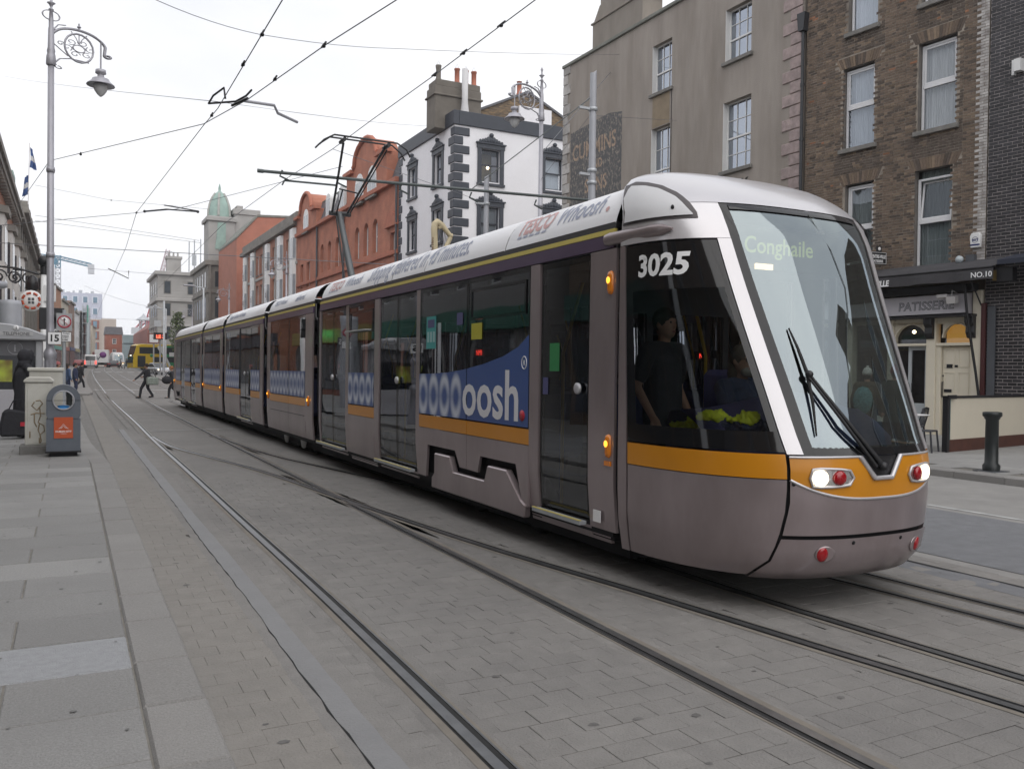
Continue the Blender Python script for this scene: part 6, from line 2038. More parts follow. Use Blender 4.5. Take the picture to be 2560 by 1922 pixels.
for i, (x, y, dl, h, mi, lab) in enumerate(lx):
    bb = Bld('shop_house', lab, 'house', x, y + dl, -90 - 4.5, gz(y))
    ops = [(1.0 + k * 3.2, 2.4 + k * 3.2, z0, z0 + 1.9) for k in range(int(dl / 3.3)) for z0 in (4.6, 8.0) if z0 + 2.6 < h]
    bb.body(dl, h, 9, rowm[mi], ops, .25)
    for o in ops: bb.window(*o, .18, WHITE, .12, (0, 1), PANE)
    MB().box(0, dl, 0, .3, h - .3, h + .05).build('cornice', STONED, bb.o)
    MB().box(.4, dl - .4, 0, .12, .2, 3.2).build('shop_window', M('far_shop_glass', (.06, .07, .08), .2, var=.5, sc=.6), bb.o)
    MB().box(.2, dl - .2, 0, .25, 3.25, 3.9).build('fascia', M('far_fascia_%d' % i, ((.1, .3, .25), (.35, .08, .05), (.03, .05, .15), (.3, .25, .1), (.2, .2, .2), (.05, .15, .08), (.2, .05, .05))[i], .5, var=.05), bb.o)
    if i in (0, 3, 5):
        mb = MB().box(dl - 3, dl - .6, -3, -1.5, h, h + 2.0)
        for k in range(3): mb.lathe([(.2, h + 2), (.16, h + 2.7)], (dl - 2.6 + k * .8, -2.2, 0), 6)
        mb.build('chimney', STONED, bb.o)
    if i == 4:
        mb = MB()
        for k in range(6):
            for yy in (.5, 1.3): mb.tube([(k * dl / 5, yy, 0), (k * dl / 5, yy, h + 1.5)], .07, 4)
        for z0 in (2.5, 5, 7.5, 10, 12.5): mb.box(0, dl, .4, 1.4, z0, z0 + .12)
        mb.build('scaffold', GALV, bb.o)
        MB().quad((dl, 1.45, 2.5), (dl * .3, 1.45, 2.5), (dl * .3, 1.45, h + 1), (dl, 1.45, h + 1)).build('netting', M('pale_netting', (.45, .5, .5), .9, var=.1), bb.o)
        MB().box(dl - 3, dl, 1.5, 1.6, h - 2.5, h + 1.5).build('green_sheet', M('green_sheet', (.12, .36, .27), .8), bb.o)
# left Victorian buildings near the kiosk
va = Bld('victorian_building', 'orange brick building of white bay windows at the left edge', 'building', -5.2, 104, -90)
VO = [(a, a + 1.5, z, z + 2.4) for a in (3, 12.5, 22, 31.5) for z in (13.4,)]
va.body(42, 17.6, 10, BRK('victorian_brick', (.40, .15, .075), (.34, .12, .065), (.3, .2, .14)), VO, .25)
for o in VO: va.window(*o, .2, WHITE, .1, (0, 1), PANE, SILLM)
for a in (1.2, 10.7, 20.2, 29.7):
    mb = MB().prism([(a, 0), (a + 1.0, 1.1), (a + 4.0, 1.1), (a + 5.0, 0)], 'z', 4.5, 12.4)
    by = mb.build('bay_window', M('offwhite_bay', (.62, .61, .58), .6, var=.06, dirt=(.35, .33, .3), damt=.4), va.o, .03)
    MB().prism([(a - .2, 0), (a + .9, 1.35), (a + 4.1, 1.35), (a + 5.2, 0)], 'z', 12.4, 12.9).build('bay_roof', STONED, va.o)
    for z in (5.3, 9.0):
        m2 = MB()
        for x0, x1 in ((a + 1.2, a + 2.35), (a + 2.65, a + 3.8)): m2.box(x0, x1, 1.101, 1.12, z, z + 2.5)
        m2.quad((a + 4.15, .95, z), (a + 4.85, .18, z), (a + 4.85, .18, z + 2.5), (a + 4.15, .95, z + 2.5)); m2.quad((a + .85, .97, z), (a + .15, .2, z), (a + .15, .2, z + 2.5), (a + .85, .97, z + 2.5))
        m2.build('pane', PANE, by)
mb = MB().box(0, 42, 0, .7, 16.7, 17.2).box(0, 42, -.3, .9, 17.2, 17.7).box(0, 42, -1.5, -.2, 17.7, 18.6)
for k in range(28): mb.box(.4 + k * 1.5, .8 + k * 1.5, 0, .6, 16.2, 16.7)
mb.build('cornice', STONED, va.o)
MB().box(0, 42, 0, .35, 3.4, 4.3).build('fascia', M('dark_fascia', (.05, .05, .06), .5), va.o)
MB().box(.5, 41.5, .02, .08, .2, 3.3).build('shop_window', M('far_shop_glass', (.06, .07, .08)), va.o)
vb = Bld('stone_building', 'sooty stone building with a heavy broken cornice along the left side', 'building', -5.2, 162, -90)
VO = [(a, a + 1.7, z, z + 3.0) for a in range(2, 54, 5) for z in (5.2, 9.6, 13.6)]
vb.body(57, 18.4, 12, STONED, VO, .4)
for o in VO: vb.window(*o, .3, DGREY, .1, (0, 1), PANE)
mb = MB()
for a in range(0, 57, 5): mb.box(a + .1, a + 1.0, 0, .45, 4.5, 17.2)
mb.build('pilaster', STONED, vb.o)
mb = MB().box(0, 57, 0, .9, 17.2, 17.9).box(0, 57, 0, 1.3, 17.9, 18.5)
for k in range(9): mb.box(2 + k * 6.2, 4.6 + k * 6.2, 0, 1.1, 18.5, 19.6)
mb.build('cornice', STONED, vb.o)
mb = MB().box(50, 54, -2.5, -.5, 18.4, 22.6).box(49.8, 54.2, -2.7, -.3, 22.3, 22.8); mb.build('roof_turret', COPP, vb.o)
mb = MB().box(36, 47, -2.5, -.3, 18.4, 20.8); mb.build('attic', STONED, vb.o)
for y, h, lab in ((178, 13.6, 'narrow brown house just past the sooty stone building on the left'),):
    bb = Bld('shop_house', lab, 'house', -4.0, y, -90, gz(y))
    bb.body(15, h, 9, rowm[2], [(1.5 + 4 * k, 3 + 4 * k, z0, z0 + 2) for k in range(3) for z0 in (5, 9)], .25)
    for k in range(3):
        for z0 in (5, 9): bb.window(1.5 + 4 * k, 3 + 4 * k, z0, z0 + 2, .18, WHITE, .12, (0, 1), PANE)
# houses on the near left side, outside the frame, that the tram windows mirror
for y, L, h, mt, lab, fc in ((12, 15, 13, BRK('mirror_brown_brick', (.16, .11, .07), (.13, .09, .06), (.2, .17, .14)), 'brown brick shop terrace opposite the tram, mirrored in its windows', (.03, .10, .08)),
                          (30, 17, 12.4, M('mirror_grey_render', (.30, .29, .28), .9, var=.1), 'grey rendered shops opposite the tram middle, mirrored in its windows', (.04, .17, .12)),
                          (47, 16, 14, BRK('mirror_red_brick', (.30, .10, .06), (.26, .09, .05), (.3, .15, .1)), 'red brick shops opposite the tram rear, mirrored in its windows', (.3, .22, .05)),
                          (-6, 17, 13.5, BRK('mirror_tan_brick', (.22, .15, .09), (.18, .12, .08), (.2, .17, .14)), 'tan brick shops behind the photographer, mirrored in the tram', (.1, .1, .12))):
    bb = Bld('shop_terrace', lab, 'building', -5.6, y + L / 2 + 3, -90)
    ops = [(1.0 + 3 * k, 2.3 + 3 * k, z0, z0 + 2.1) for k in range(int(L / 3.1)) for z0 in (5.0, 8.6)]
    bb.body(L, h, 8, mt, ops, .2)
    for o in ops: bb.window(*o, .14, WHITE, .08, (0, 1), PANE)
    m3 = M('mirror_fascia_%d' % y, fc, .5, var=.05)
    MB().box(.1, L - .1, 0, .3, 3.3, 4.1).build('fascia', m3, bb.o)
    mb = MB()
    for k in range(int(L / 3)): mb.box(.3 + 3 * k, 2.9 + 3 * k, .02, .06, .5, 3.2)
    mb.build('shop_window', M('far_shop_glass', (.06, .07, .08)), bb.o)
for y, L, h, mt, lab in ((4.0, 14, 12.3, BRK('mirror_dark_brick', (.13, .10, .08), (.10, .08, .07), (.2, .18, .15)), 'brown brick shops right of the photographer, mirrored in the windscreen'),
                         (-10.5, 16, 11.6, M('mirror_sand_render', (.30, .25, .21), .9, var=.1), 'sand rendered shops behind the photographer, mirrored in the windscreen'),
                         (-27, 20, 13.0, BRK('mirror_red_brick', (0, 0, 0), (0, 0, 0), (0, 0, 0)), 'red brick block far behind the photographer, mirrored in the windscreen')):
    bb = Bld('shop_terrace', lab, 'building', 21.6, y - L, 90)
    ops = [(1.0 + 3 * k, 2.3 + 3 * k, z0, z0 + 2.1) for k in range(int(L / 3.1)) for z0 in (4.6, 8.0)]
    bb.body(L - .1, h, 8, mt, ops, .2)
    for o in ops: bb.window(*o, .14, WHITE, .08, (0, 1), PANE)
    MB().box(.1, L - .2, 0, .3, 3.1, 3.9).build('fascia', DGREY, bb.o)
    MB().box(L * .3, L * .3 + 1.6, -2, -.6, h, h + 1.8).build('chimney', CH, bb.o)
cr_ = thing('pharmacy_cross', 'lit green pharmacy cross mirrored in the tram glass', 'shop sign', (-5.25, 50.0, 3.4))
GRN = M('green_cross_lit', (.02, .4, .1), .5, var=0, emit=(.05, 1.0, .3), es=2.5)
mb = MB().box(0, .9, -.06, .06, .28, .62).box(.28, .62, -.06, .06, 0, .28).box(.28, .62, -.06, .06, .62, .9)
mb.build('cross', GRN, cr_)
# ================================================================= STREET FURNITURE
LAMPM = M('silver_lamp_paint', (0.40, 0.395, 0.43), 0.42, 0.3, var=0.08, sc=5)


def scroll(c, r0, r1, a0, turns, n=20, sgn=1):
    """spiral in the local x-z plane"""
    return [(c[0] + (r0 + (r1 - r0) * k / n) * math.cos(a0 + sgn * turns * 2 * math.pi * k / n), 0, c[1] + (r0 + (r1 - r0) * k / n) * math.sin(a0 + sgn * turns * 2 * math.pi * k / n)) for k in range(n + 1)]


def squash(mb, hz):
    mb.v = [(p[0] * .92 if p[2] > hz + .02 and abs(p[0]) > .15 else p[0], p[1], hz + (p[2] - hz) * .53) for p in mb.v]


def ornate_lamp(label, x, y, z, rz, h=10.2, detail=True, group='ornate scrolled street lamps', k=1.0):
    o = thing('street_lamp', label, 'street lamp', (x, y, z), R(rz), group)
    hz = h - 1.65            # start of the scrolled head
    nn = 12 if detail else 7
    mb = MB().lathe([(.19, 0), (.19, .25), (.15, .32), (.145, 1.0), (.165, 1.05), (.165, 1.14), (.118, 1.2), (.114, 1.75), (.135, 1.8), (.135, 1.9), (.085, 2.0), (.078, 2.6), (.066, hz), (.0, hz)], n=nn)
    if detail:
        for q in range(10):
            a = 2 * math.pi * q / 10
            mb.tube([(.118 * math.cos(a), .118 * math.sin(a), 1.22), (.118 * math.cos(a), .118 * math.sin(a), 1.72)], .014, 5)
    for zc in (4.1, hz * .72): mb.lathe([(.0, zc - .06), (.085, zc - .06), (.093, zc), (.085, zc + .06), (.0, zc + .06)], n=nn)
    mb.build('post', LAMPM, o)
    mb = MB().lathe([(.09, hz), (.105, hz + .05), (.095, hz + .4), (.078, hz + .5), (.088, hz + .6), (.07, hz + .75), (.06, hz + 1.55), (.05, hz + 1.62), (.05, hz + 1.9), (.035, hz + 2.3), (.06, hz + 2.34), (.02, hz + 2.42), (.045, hz + 2.55), (.09, hz + 2.62), (.03, hz + 2.66), (.025, hz + 2.85), (.045, hz + 2.95), (.02, hz + 3.05), (.005, hz + 3.12)], n=nn)
    squash(mb, hz); mb.build('finial', LAMPM, o)
    n = 18 if detail else 9
    mb = MB()
    s = 5 if detail else 4
    # main arch
    arch = [(.04 + .62 - .66 * math.cos(math.pi * t), 0, hz + 1.20 + .60 * math.sin(math.pi * t * .96)) for t in frange(.02, .93, n)]
    arch += scroll((1.38, hz + 1.02), .10, .03, math.pi * .95, .9, 10, 1)
    mb.tube(arch, .042, s)
    mb.tube([(p[0], 0, p[2] + .05) for p in arch[2:n - 3]], .02, 4)
    # ring with inner scrollwork
    rc = (.66, hz + 1.02)
    mb.tube([(rc[0] + .15 * math.cos(2 * math.pi * k / 10), 0, rc[1] + .15 * math.sin(2 * math.pi * k / 10)) for k in range(10)], .02, s, 0, True)
    if detail:
        for a in (.2, 1.25, 2.3, 3.35, 4.4, 5.45):
            mb.tube(scroll((rc[0] + .29 * math.cos(a), rc[1] + .29 * math.sin(a)), .13, .03, a + 2.0, 1.1, 14), .015, 4)
        for dx in (-.12, 0, .12): mb.tube([(rc[0], 0, rc[1] + .18), (rc[0] + dx * .6, 0, rc[1] + .42), (rc[0] + dx * 1.6, 0, rc[1] + .66)], .014, 4)
    mb.tube([(.05, 0, hz + .10), (.2, 0, hz + .38), (.45, 0, hz + .50), (.72, 0, hz + .52), (.9, 0, hz + .52)], .024, s)
    mb.tube(scroll((.17, hz + .02), .10, .03, 2.2, 1.0, 10), .02, 4)
    mb.tube([(.06, 0, hz + .95), (.22, 0, hz + .78), (.40, 0, hz + .58)], .02, 4)
    mb.tube(scroll((.22, hz + 1.05), .10, .03, 0, 1.1, 10), .018, 4)
    # crown scrolls on the post
    mb.tube([(.2 * math.cos(2 * math.pi * k / n), 0, hz + 2.1 + .2 * math.sin(2 * math.pi * k / n)) for k in range(n)], .02, s, 0, True)
    mb.tube([(.05, 0, hz + 1.55), (.16, 0, hz + 1.8), (.34, 0, hz + 1.86)], .022, s)
    mb.ball((.66, 0, hz + 1.95), .05); mb.tube([(.66, 0, hz + 1.78), (.66, 0, hz + 2.1)], .022, 5)
    squash(mb, hz)
    mb.tube([(.61 + .32 * math.cos(2 * math.pi * k / n), 0, hz + .555 + .32 * math.sin(2 * math.pi * k / n)) for k in range(n)], .024, s, 0, True)
    mb.build('scroll_bracket', LAMPM, o)
    lx = 1.10
    mb = MB().tube([(lx, 0, hz + .84), (lx, 0, hz + .18)], .018, 6)
    mb.lathe([(q[0] * .66, q[1] * .66) for q in [(.0, .28), (.17, .26), (.18, .14), (.10, .10), (.12, .0), (.28, -.06), (.30, -.13), (.46, -.26), (.47, -.29), (.25, -.25), (.0, -.22)]], (lx, 0, hz + .02), 16 if detail else 8)
    mb.build('lantern_hood', LAMPM, o)
    mb = MB().lathe([(q[0] * .66, q[1] * .66) for q in [(.23, -.27), (.24, -.36), (.20, -.48), (.12, -.60), (.03, -.68), (.0, -.685)]], (lx, 0, hz + .02), 12 if detail else 8)
    mb.build('lantern_glass', M('milky_lantern_glass', (.58, .58, .58), .25, var=.05), o)
    return o


ornate_lamp('tall silver ornate street lamp on the left pavement, arm reaching over the road', -.39, 22.0, .1, 22, 10.0)
ornate_lamp('silver ornate street lamp behind the tram in front of the white corner building', 12.9, 23.2, .12, 194, 10.95)
ornate_lamp('smaller far silver ornate lamp before the white bay windows of the terrace', 14.0, 63, .2, 190, 10.0, False)
ornate_lamp('farther silver ornate lamp in front of the domed building end of the terrace', 14.6, 92, .4, 190, 10.0, False)
ornate_lamp('farthest silver ornate lamp by the pale grey stone block', 15.0, 125, .7, 190, 9.6, False)


def tram_pole(label, x, y, h, boom=False):
    o = thing('catenary_pole', label, 'pole', (x, y, .1), 0, 'grey tram wire poles')
    mb = MB().lathe([(.10, 0), (.095, h * .5), (.08, h - .02)], n=12, cap=False)
    mb.add([(.08 * math.cos(k * math.pi / 6), .08 * math.sin(k * math.pi / 6), h + .06 * math.cos(k * math.pi / 6)) for k in range(12)], [tuple(range(12))])
    rim = [(.08 * math.cos(k * math.pi / 6), .08 * math.sin(k * math.pi / 6)) for k in range(12)]
    mb.add([(a, b, h - .02) for a, b in rim] + [(a, b, h + .06 * (a / .08)) for a, b in rim], [(k, (k + 1) % 12, 12 + (k + 1) % 12, 12 + k) for k in range(12)])
    mb.build('post', M('pale_grey_pole', (.40, .41, .44), .5, .1, var=.08, sc=4, dirt=(.5, .5, .52), damt=.3), o)
    mb = MB()
    for zc in (h - .9, h - 2.4, h - 2.7): mb.lathe([(.09, zc - .05), (.115, zc - .04), (.115, zc + .04), (.09, zc + .05)], n=12, cap=False)
    mb.beam((-.08, 0, h - .9), (-.4, .0, h - .9), .06); mb.beam((-.08, 0, h - 2.5), (-.36, 0, h - 2.5), .06)
    mb.build('clamp', GALV, o)
    return o


p1 = tram_pole('tall grey tram wire pole in front of the faded CUMMINS sign', 11.4, 17.9, 8.95)
TP = (11.4, 17.9)
mb = MB().tube([(-.12, 0, 5.82), (-4.0, .08, 5.73), (-8.0, .12, 5.64)], .034, 8)
mb.lathe([(.042, 0), (.042, .12)], (-8.0, .12, 5.64), 8, 0, 'x')
mb.build('bracket_arm', GREENSTEEL, p1)
mb = MB().tube([(-.1, 0, 8.3), (-3.2, .05, 5.78)], .012, 5)
for xx in (-1.5, -3.2, -4.9, -6.3, -7.5): mb.tube([(xx, .1, 5.7), (xx - .05, .1, 5.58), (xx + .16, .1, 5.50)], .022, 5)
mb.tube([(-7.45, .12, 5.50), (-6.35, .12, 5.52)], .022, 6); mb.tube([(-7.45, .12, 5.5), (-7.5, .12, 5.4)], .018, 5)
mb.build('arm_stay', GREENSTEEL, p1)
tram_pole('shorter grey tram wire pole in front of the white corner building', 12.2, 25.6, 8.0)

# telephone kiosk
KG = M('kiosk_grey_metal', (.41, .415, .43), .45, .25, var=.08, sc=2)
KD = M('kiosk_dark_panel', (.13, .13, .14), .35, var=.1)
kx0, kx1, ky = -2.75, -.66, 26.6
ko = thing('telephone_kiosk', 'grey telephone and information kiosk with a dark screen on the left pavement', 'kiosk', ((kx0 + kx1) / 2, ky, .1))
hw = (kx1 - kx0) / 2
mb = MB().box(-hw, hw, 0, .9, .05, .95); mb.build('base_panel', M('kiosk_pale_panel', (.46, .45, .48), .5, .1, var=.06, dirt=(.3, .3, .3), damt=.3), ko, .01)
mb = MB().box(-hw + .05, hw - .05, .05, .85, -.02, .05); mb.build('plinth', DARK, ko)
mb = MB().box(hw - .16, hw, -.05, .9, .95, 2.28).box(-hw, -hw + .16, -.05, .9, .95, 2.28); mb.build('side_post', KG, ko, .02)
MB().box(-hw + .16, hw - .16, .06, .85, .95, 1.86).build('screen_panel', M('kiosk_black_glass', (.018, .02, .025), .12, var=0), ko)
MB().box(-hw + .16, hw - .16, .04, .85, 1.86, 2.28).build('upper_panel', KD, ko)
sm = bpy.data.materials.new('kiosk_screen_picture'); sm.use_nodes = True
t = sm.node_tree; pb = t.nodes['Principled BSDF']; tcx = t.nodes.new('ShaderNodeTexCoord'); nz_ = t.nodes.new('ShaderNodeTexNoise'); nz_.inputs['Scale'].default_value = 2.5
rp_ = t.nodes.new('ShaderNodeValToRGB'); rp_.color_ramp.elements[0].position = .35; rp_.color_ramp.elements[0].color = (.10, .06, .01, 1); rp_.color_ramp.elements[1].position = .65; rp_.color_ramp.elements[1].color = (.30, .36, .03, 1)
t.links.new(tcx.outputs['Object'], nz_.inputs['Vector']); t.links.new(nz_.outputs['Fac'], rp_.inputs[0]); t.links.new(rp_.outputs[0], pb.inputs['Emission Color']); pb.inputs['Emission Strength'].default_value = .55; pb.inputs['Base Color'].default_value = (.02, .02, .02, 1)
MB().box(-.10 - .55, .34, .045, .058, 1.16, 1.74).build('screen', sm, ko)
poly = [(-hw - .12, 2.28), (hw + .10, 2.28), (hw + .10, 2.44), (hw * .7, 2.60), (hw * .3, 2.70), (0, 2.73), (-hw * .5, 2.70), (-hw - .12, 2.5)]
MB().prism(poly, 'y', -.18, 1.0).build('canopy', KG, ko, .03)
MB().box(.05, .83, -.19, -.181, 2.40, 2.50).build('name_plate', M('pale_plate', (.48, .48, .48), .5, var=0), ko)
text('TELEPHONE', .115, (.44, -.192, 2.41), (1, 0, 0), (0, 0, 1), M('plate_letter', (.12, .12, .13), .5, var=0), 'lettering', ko, .001, .002)
MB().lathe([(.075, 0), (.075, -.012), (.0, -.012)], (.44, -.182, 2.60), 14, 0, 'y').build('info_disc', TXTW, ko)
text('i', .13, (.44, -.198, 2.555), (1, 0, 0), (0, 0, 1), KD, 'lettering', ko, .001, .004)
MB().tube([(.40 + .17 * math.cos(2 * math.pi * k / 20), .035, 2.07 + .17 * math.sin(2 * math.pi * k / 20)) for k in range(20)], .008, 4, 0, True).build('info_ring', KG, ko)
text('i', .27, (.40, .035, 1.975), (1, 0, 0), (0, 0, 1), KG, 'lettering', ko, .001, .003)
# tall grey cylinder column behind the kiosk
cc = thing('service_column', 'pale grey round column standing behind the telephone kiosk', 'column', (-1.75, 33.0, .1))
MB().lathe([(.34, 0), (.34, 3.6), (.31, 3.75), (.0, 3.78)], n=18).build('shaft', M('pale_grey_pole', (.4, .41, .44)), cc)
c2_ = thing('service_column', 'thin grey post beside the round column behind the kiosk', 'column', (-2.5, 36.0, .1))
MB().lathe([(.12, 0), (.12, 4.3), (.5, 4.4), (.5, 4.6), (.0, 4.6)], n=12).build('shaft', M('pale_grey_pole', (.4, .41, .44)), c2_)

# utility cabinet pair
CAB = M('offwhite_cabinet_paint', (.56, .55, .50), .55, var=.06, sc=2, dirt=(.33, .30, .24), dsc=2.5, damt=.45)
CS = M('graffiti_stain', (.30, .235, .15), .8, var=.3, sc=8)
uc = thing('utility_cabinet', 'off-white utility cabinet with brown faded graffiti beside the litter bin', 'cabinet', (-.50, 17.7, .1))
mb = MB().box(-.30, .26, -.02, .42, -.05, .17); mb.build('plinth', M('cabinet_concrete', (.2, .195, .185), .95, var=.3, sc=5, bump=.5, bsc=40), uc, .02)
MB().box(-.21, .23, 0, .36, .17, 1.30).build('casing', CAB, uc, .012)
MB().prism([(-.235, 1.30), (.255, 1.30), (.255, 1.34), (.19, 1.40), (-.17, 1.40), (-.235, 1.34)], 'y', -.03, .40).build('lid', CAB, uc, .015)
mb = MB().box(-.17, .20, -.010, -.001, .20, 1.28); mb.build('door', CAB, uc, .004)
mb = MB()
for pts in ([(-.06, .95), (-.10, .88), (-.02, .80), (.07, .92), (.03, .98), (-.04, .97)], [(-.12, .72), (-.03, .75), (.10, .74)], [(-.06, .74), (-.06, .58), (-.02, .50)], [(.02, .86), (.04, .70), (.0, .58), (.09, .52), (.10, .42), (.03, .36), (.0, .44), (.02, .56)], [(-.13, .42), (-.13, .30)], [(.03, .36), (.05, .24), (.02, .20)], [(.02, .30), (.02, .05 + .17)]):
    mb.tube([(p[0], -.0115, p[1]) for p in pts], .011, 4)
g_ = mb.build('graffiti', CS, uc); g_.scale = (1, .25, 1); g_.location = (0, -.0095, 0)
uc2 = thing('utility_cabinet', 'second taller off-white cabinet just behind the graffitied one', 'cabinet', (-.40, 18.35, .1))
MB().box(-.27, .29, 0, .40, 0, 1.50).build('casing', CAB, uc2, .012)
MB().box(-.30, .32, -.03, .43, 1.50, 1.57).build('lid', CAB, uc2, .015)

# litter bin with a round opening
BING = M('slate_blue_bin', (.105, .12, .145), .5, var=.08, sc=3, dirt=(.2, .2, .2), dsc=3, damt=.15)
lb = thing('litter_bin', 'slate grey litter bin with a round opening and an orange poster', 'litter bin', (-.09, 17.1, .1))
bw, bh, hc, hr = .27, 1.22, 1.0, .165
arc = [(bw * math.cos(math.pi * k / 16), 1.0 + bw * .84 * math.sin(math.pi * k / 16)) for k in range(17)]
mb = MB()
hole = [(hr * math.cos(2 * math.pi * k / 32), hc + hr * math.sin(2 * math.pi * k / 32)) for k in range(32)]
outer = []
for k in range(32):
    a = 2 * math.pi * k / 32
    dx, dz = math.cos(a), math.sin(a)
    # ray to the outer outline
    tt = 9
    if abs(dx) > 1e-6: tt = min(tt, bw / abs(dx))
    if dz < 0: tt = min(tt, (hc - .66) / -dz)
    if dz > 0:
        ell = 1 / math.sqrt((dx / bw) ** 2 + (dz / (bw * 1.02)) ** 2); tt = ell
    outer.append((dx * tt, hc + dz * tt))
for yy in (0, .46):
    mb.add([(p[0], yy, p[1]) for p in hole] + [(p[0], yy, p[1]) for p in outer], [(k, (k + 1) % 32, 32 + (k + 1) % 32, 32 + k) for k in range(32)])
mb.add([(p[0], 0, p[1]) for p in hole] + [(p[0], .46, p[1]) for p in hole], [(k, (k + 1) % 32, 32 + (k + 1) % 32, 32 + k) for k in range(32)], 0, True)
mb.add([(p[0], 0, p[1]) for p in outer] + [(p[0], .46, p[1]) for p in outer], [(k, (k + 1) % 32, 32 + (k + 1) % 32, 32 + k) for k in range(32)], 0, False)
mb.box(-bw, bw, 0, .46, .10, .67)
mb.build('casing', BING, lb)
mb = MB().box(-bw - .012, bw + .012, -.012, .472, .07, .10).box(-.22, .22, .04, .42, 0, .07); mb.build('foot', DARK, lb)
MB().tube([(hr * 1.0 * math.cos(2 * math.pi * k / 28), -.008, hc + hr * 1.0 * math.sin(2 * math.pi * k / 28)) for k in range(28)], .014, 6, 0, True).build('opening_rim', SILV, lb)
MB().box(-bw - .002, bw + .002, -.004, -.001, .992, 1.0).build('seam', DARK, lb)
mb = MB().ball((0, .2, hc - .155), .145, 0, 1, 1, .45, 10); mb.build('bin_liner', M('blue_bin_liner', (.03, .22, .55), .4, var=.2, sc=12), lb)
MB().box(-.15, .15, -.014, -.003, .33, .70).build('poster', M('orange_poster', (.50, .085, .025), .6, var=.04), lb)
mb = MB()
for sg in (-1, 1):
    mb.beam((0, -.016, .58), (sg * .065, -.016, .50), .004, .014, 0, (0, 1, 0)); mb.beam((0, -.016, .55), (sg * .03, -.016, .515), .004, .012, 0, (0, 1, 0)); mb.beam((sg * .08, -.016, .50), (sg * .02, -.016, .515), .004, .012, 0, (0, 1, 0))
mb.build('poster_emblem', TXTW, lb)
text('DUBLIN CITY', .042, (0, -.016, .435), (1, 0, 0), (0, 0, 1), TXTW, 'poster_lettering', lb, .001, .001)
text('COUNCIL', .022, (0, -.016, .405), (1, 0, 0), (0, 0, 1), TXTW, 'poster_lettering', lb, .001, .0)

# number plate fixed to the lamp post
sp15 = thing('speed_sign', 'small white sign reading 15 clamped to the ornate lamp post', 'sign', (-.30, 21.82, 2.18), R(6))
MB().box(-.14, .14, -.02, .0, .0, .29).build('plate', TXTW, sp15)
mb = MB()
for q in ((-.14, .14, .0, .010), (-.14, .14, .28, .29), (-.14, -.13, .010, .28), (.13, .14, .010, .28)): mb.box(q[0], q[1], -.024, -.0201, q[2], q[3])
mb.build('border', BLACK, sp15)
text('15', .21, (-.01, -.024, .075), (1, 0, 0), (0, 0, 1), BLACK, 'lettering', sp15, .001, .006)
# no straight ahead sign
sg = thing('traffic_sign', 'no straight ahead sign with an EXCEPT TRAMS plate on a grey post', 'traffic sign', (-.14, 27.7, .1), R(4))
MB().lathe([(.05, 0), (.05, 3.2)], n=10).build('post', GALV, sg)
MB().box(-.20, .20, -.075, -.055, 2.60, 3.10).build('sign_back', M('grey_sign_plate', (.38, .39, .40), .6, var=.05), sg)
mb = MB().lathe([(.165, 0), (.165, -.004), (.0, -.004)], (0, -.076, 2.86), 24, 0, 'y'); mb.build('sign_face', TXTW, sg)
SR = M('sign_red', (.45, .02, .05), .5, var=0)
mb = MB().tube([(.165 * math.cos(2 * math.pi * k / 28), -.082, 2.86 + .165 * math.sin(2 * math.pi * k / 28)) for k in range(28)], .017, 5, 0, True).beam((-.115, -.084, 2.975), (.115, -.084, 2.745), .006, .03, 0, (0, 1, 0)); mb.build('prohibition_ring', SR, sg)
mb = MB().box(-.014, .014, -.082, -.080, 2.76, 2.92).prism([(-.04, 2.91), (.04, 2.91), (0, 2.975)], 'y', -.0825, -.0805); mb.build('arrow', BLACK, sg)
MB().box(-.185, .185, -.075, -.055, 2.29, 2.575).build('sub_plate', TXTW, sg)
mb = MB()
for q in ((-.185, .185, 2.29, 2.30), (-.185, .185, 2.565, 2.575), (-.185, -.175, 2.30, 2.565), (.175, .185, 2.30, 2.565)): mb.box(q[0], q[1], -.079, -.0755, q[2], q[3])
mb.build('border', BLACK, sg)
for i, (s_, sz) in enumerate((('Ach Amhain', .055), ('Tramanna', .055), ('EXCEPT', .062), ('TRAMS', .062))): text(s_, sz, (0, -.078, 2.51 - i * .062), (1, 0, 0), (0, 0, 1), BLACK, 'lettering', sg, .001, .001)
# S sign
ss = thing('shop_sign', 'dark projecting sign showing a white letter S behind the lamp post', 'sign', (-.42, 29.5, 2.55))
MB().box(-.10, .14, -.02, .02, 0, .32).build('panel', DGREY, ss)
text('S', .28, (.03, -.025, .06), (1, 0, 0), (0, 0, 1), TXTW, 'lettering', ss, .001, .008)
# traffic signal behind the lamp
ts = thing('traffic_light', 'black traffic light with a square backing board behind the lamp post', 'traffic light', (-.62, 34.1, .1))
MB().lathe([(.07, 0), (.07, 5.0)], n=10).build('post', GALV, ts)
MB().box(-.32, .46, -.12, -.08, 2.86, 3.62).build('backing_board', BLACK, ts, .03)
mb = MB().lathe([(.0, -.3), (.16, -.3), (.17, -.12), (.0, -.12)], (.22, 0, 3.30), 16, 0, 'y'); mb.build('lamp_hood', BLACK, ts)
cw = thing('camera_pole', 'pale pole topped by a black dome camera left of the lamp post', 'camera pole', (-.86, 36.6, .1))
mb = MB().lathe([(.12, 0), (.10, 5.0), (.0, 5.02)], n=10).box(-.0, .4, -.15, .2, 4.0, 4.6); mb.build('post', WHITE, cw)
mb = MB().ball((.0, 0, 5.5), .22).tube([(0, 0, 5.0), (0, 0, 5.3)], .12, 8); mb.build('dome_camera', BLACK, cw)
rs_ = thing('round_sign', 'round white sign with a red dashed ring near the left buildings', 'sign', (-2.0, 57.4, 4.85))
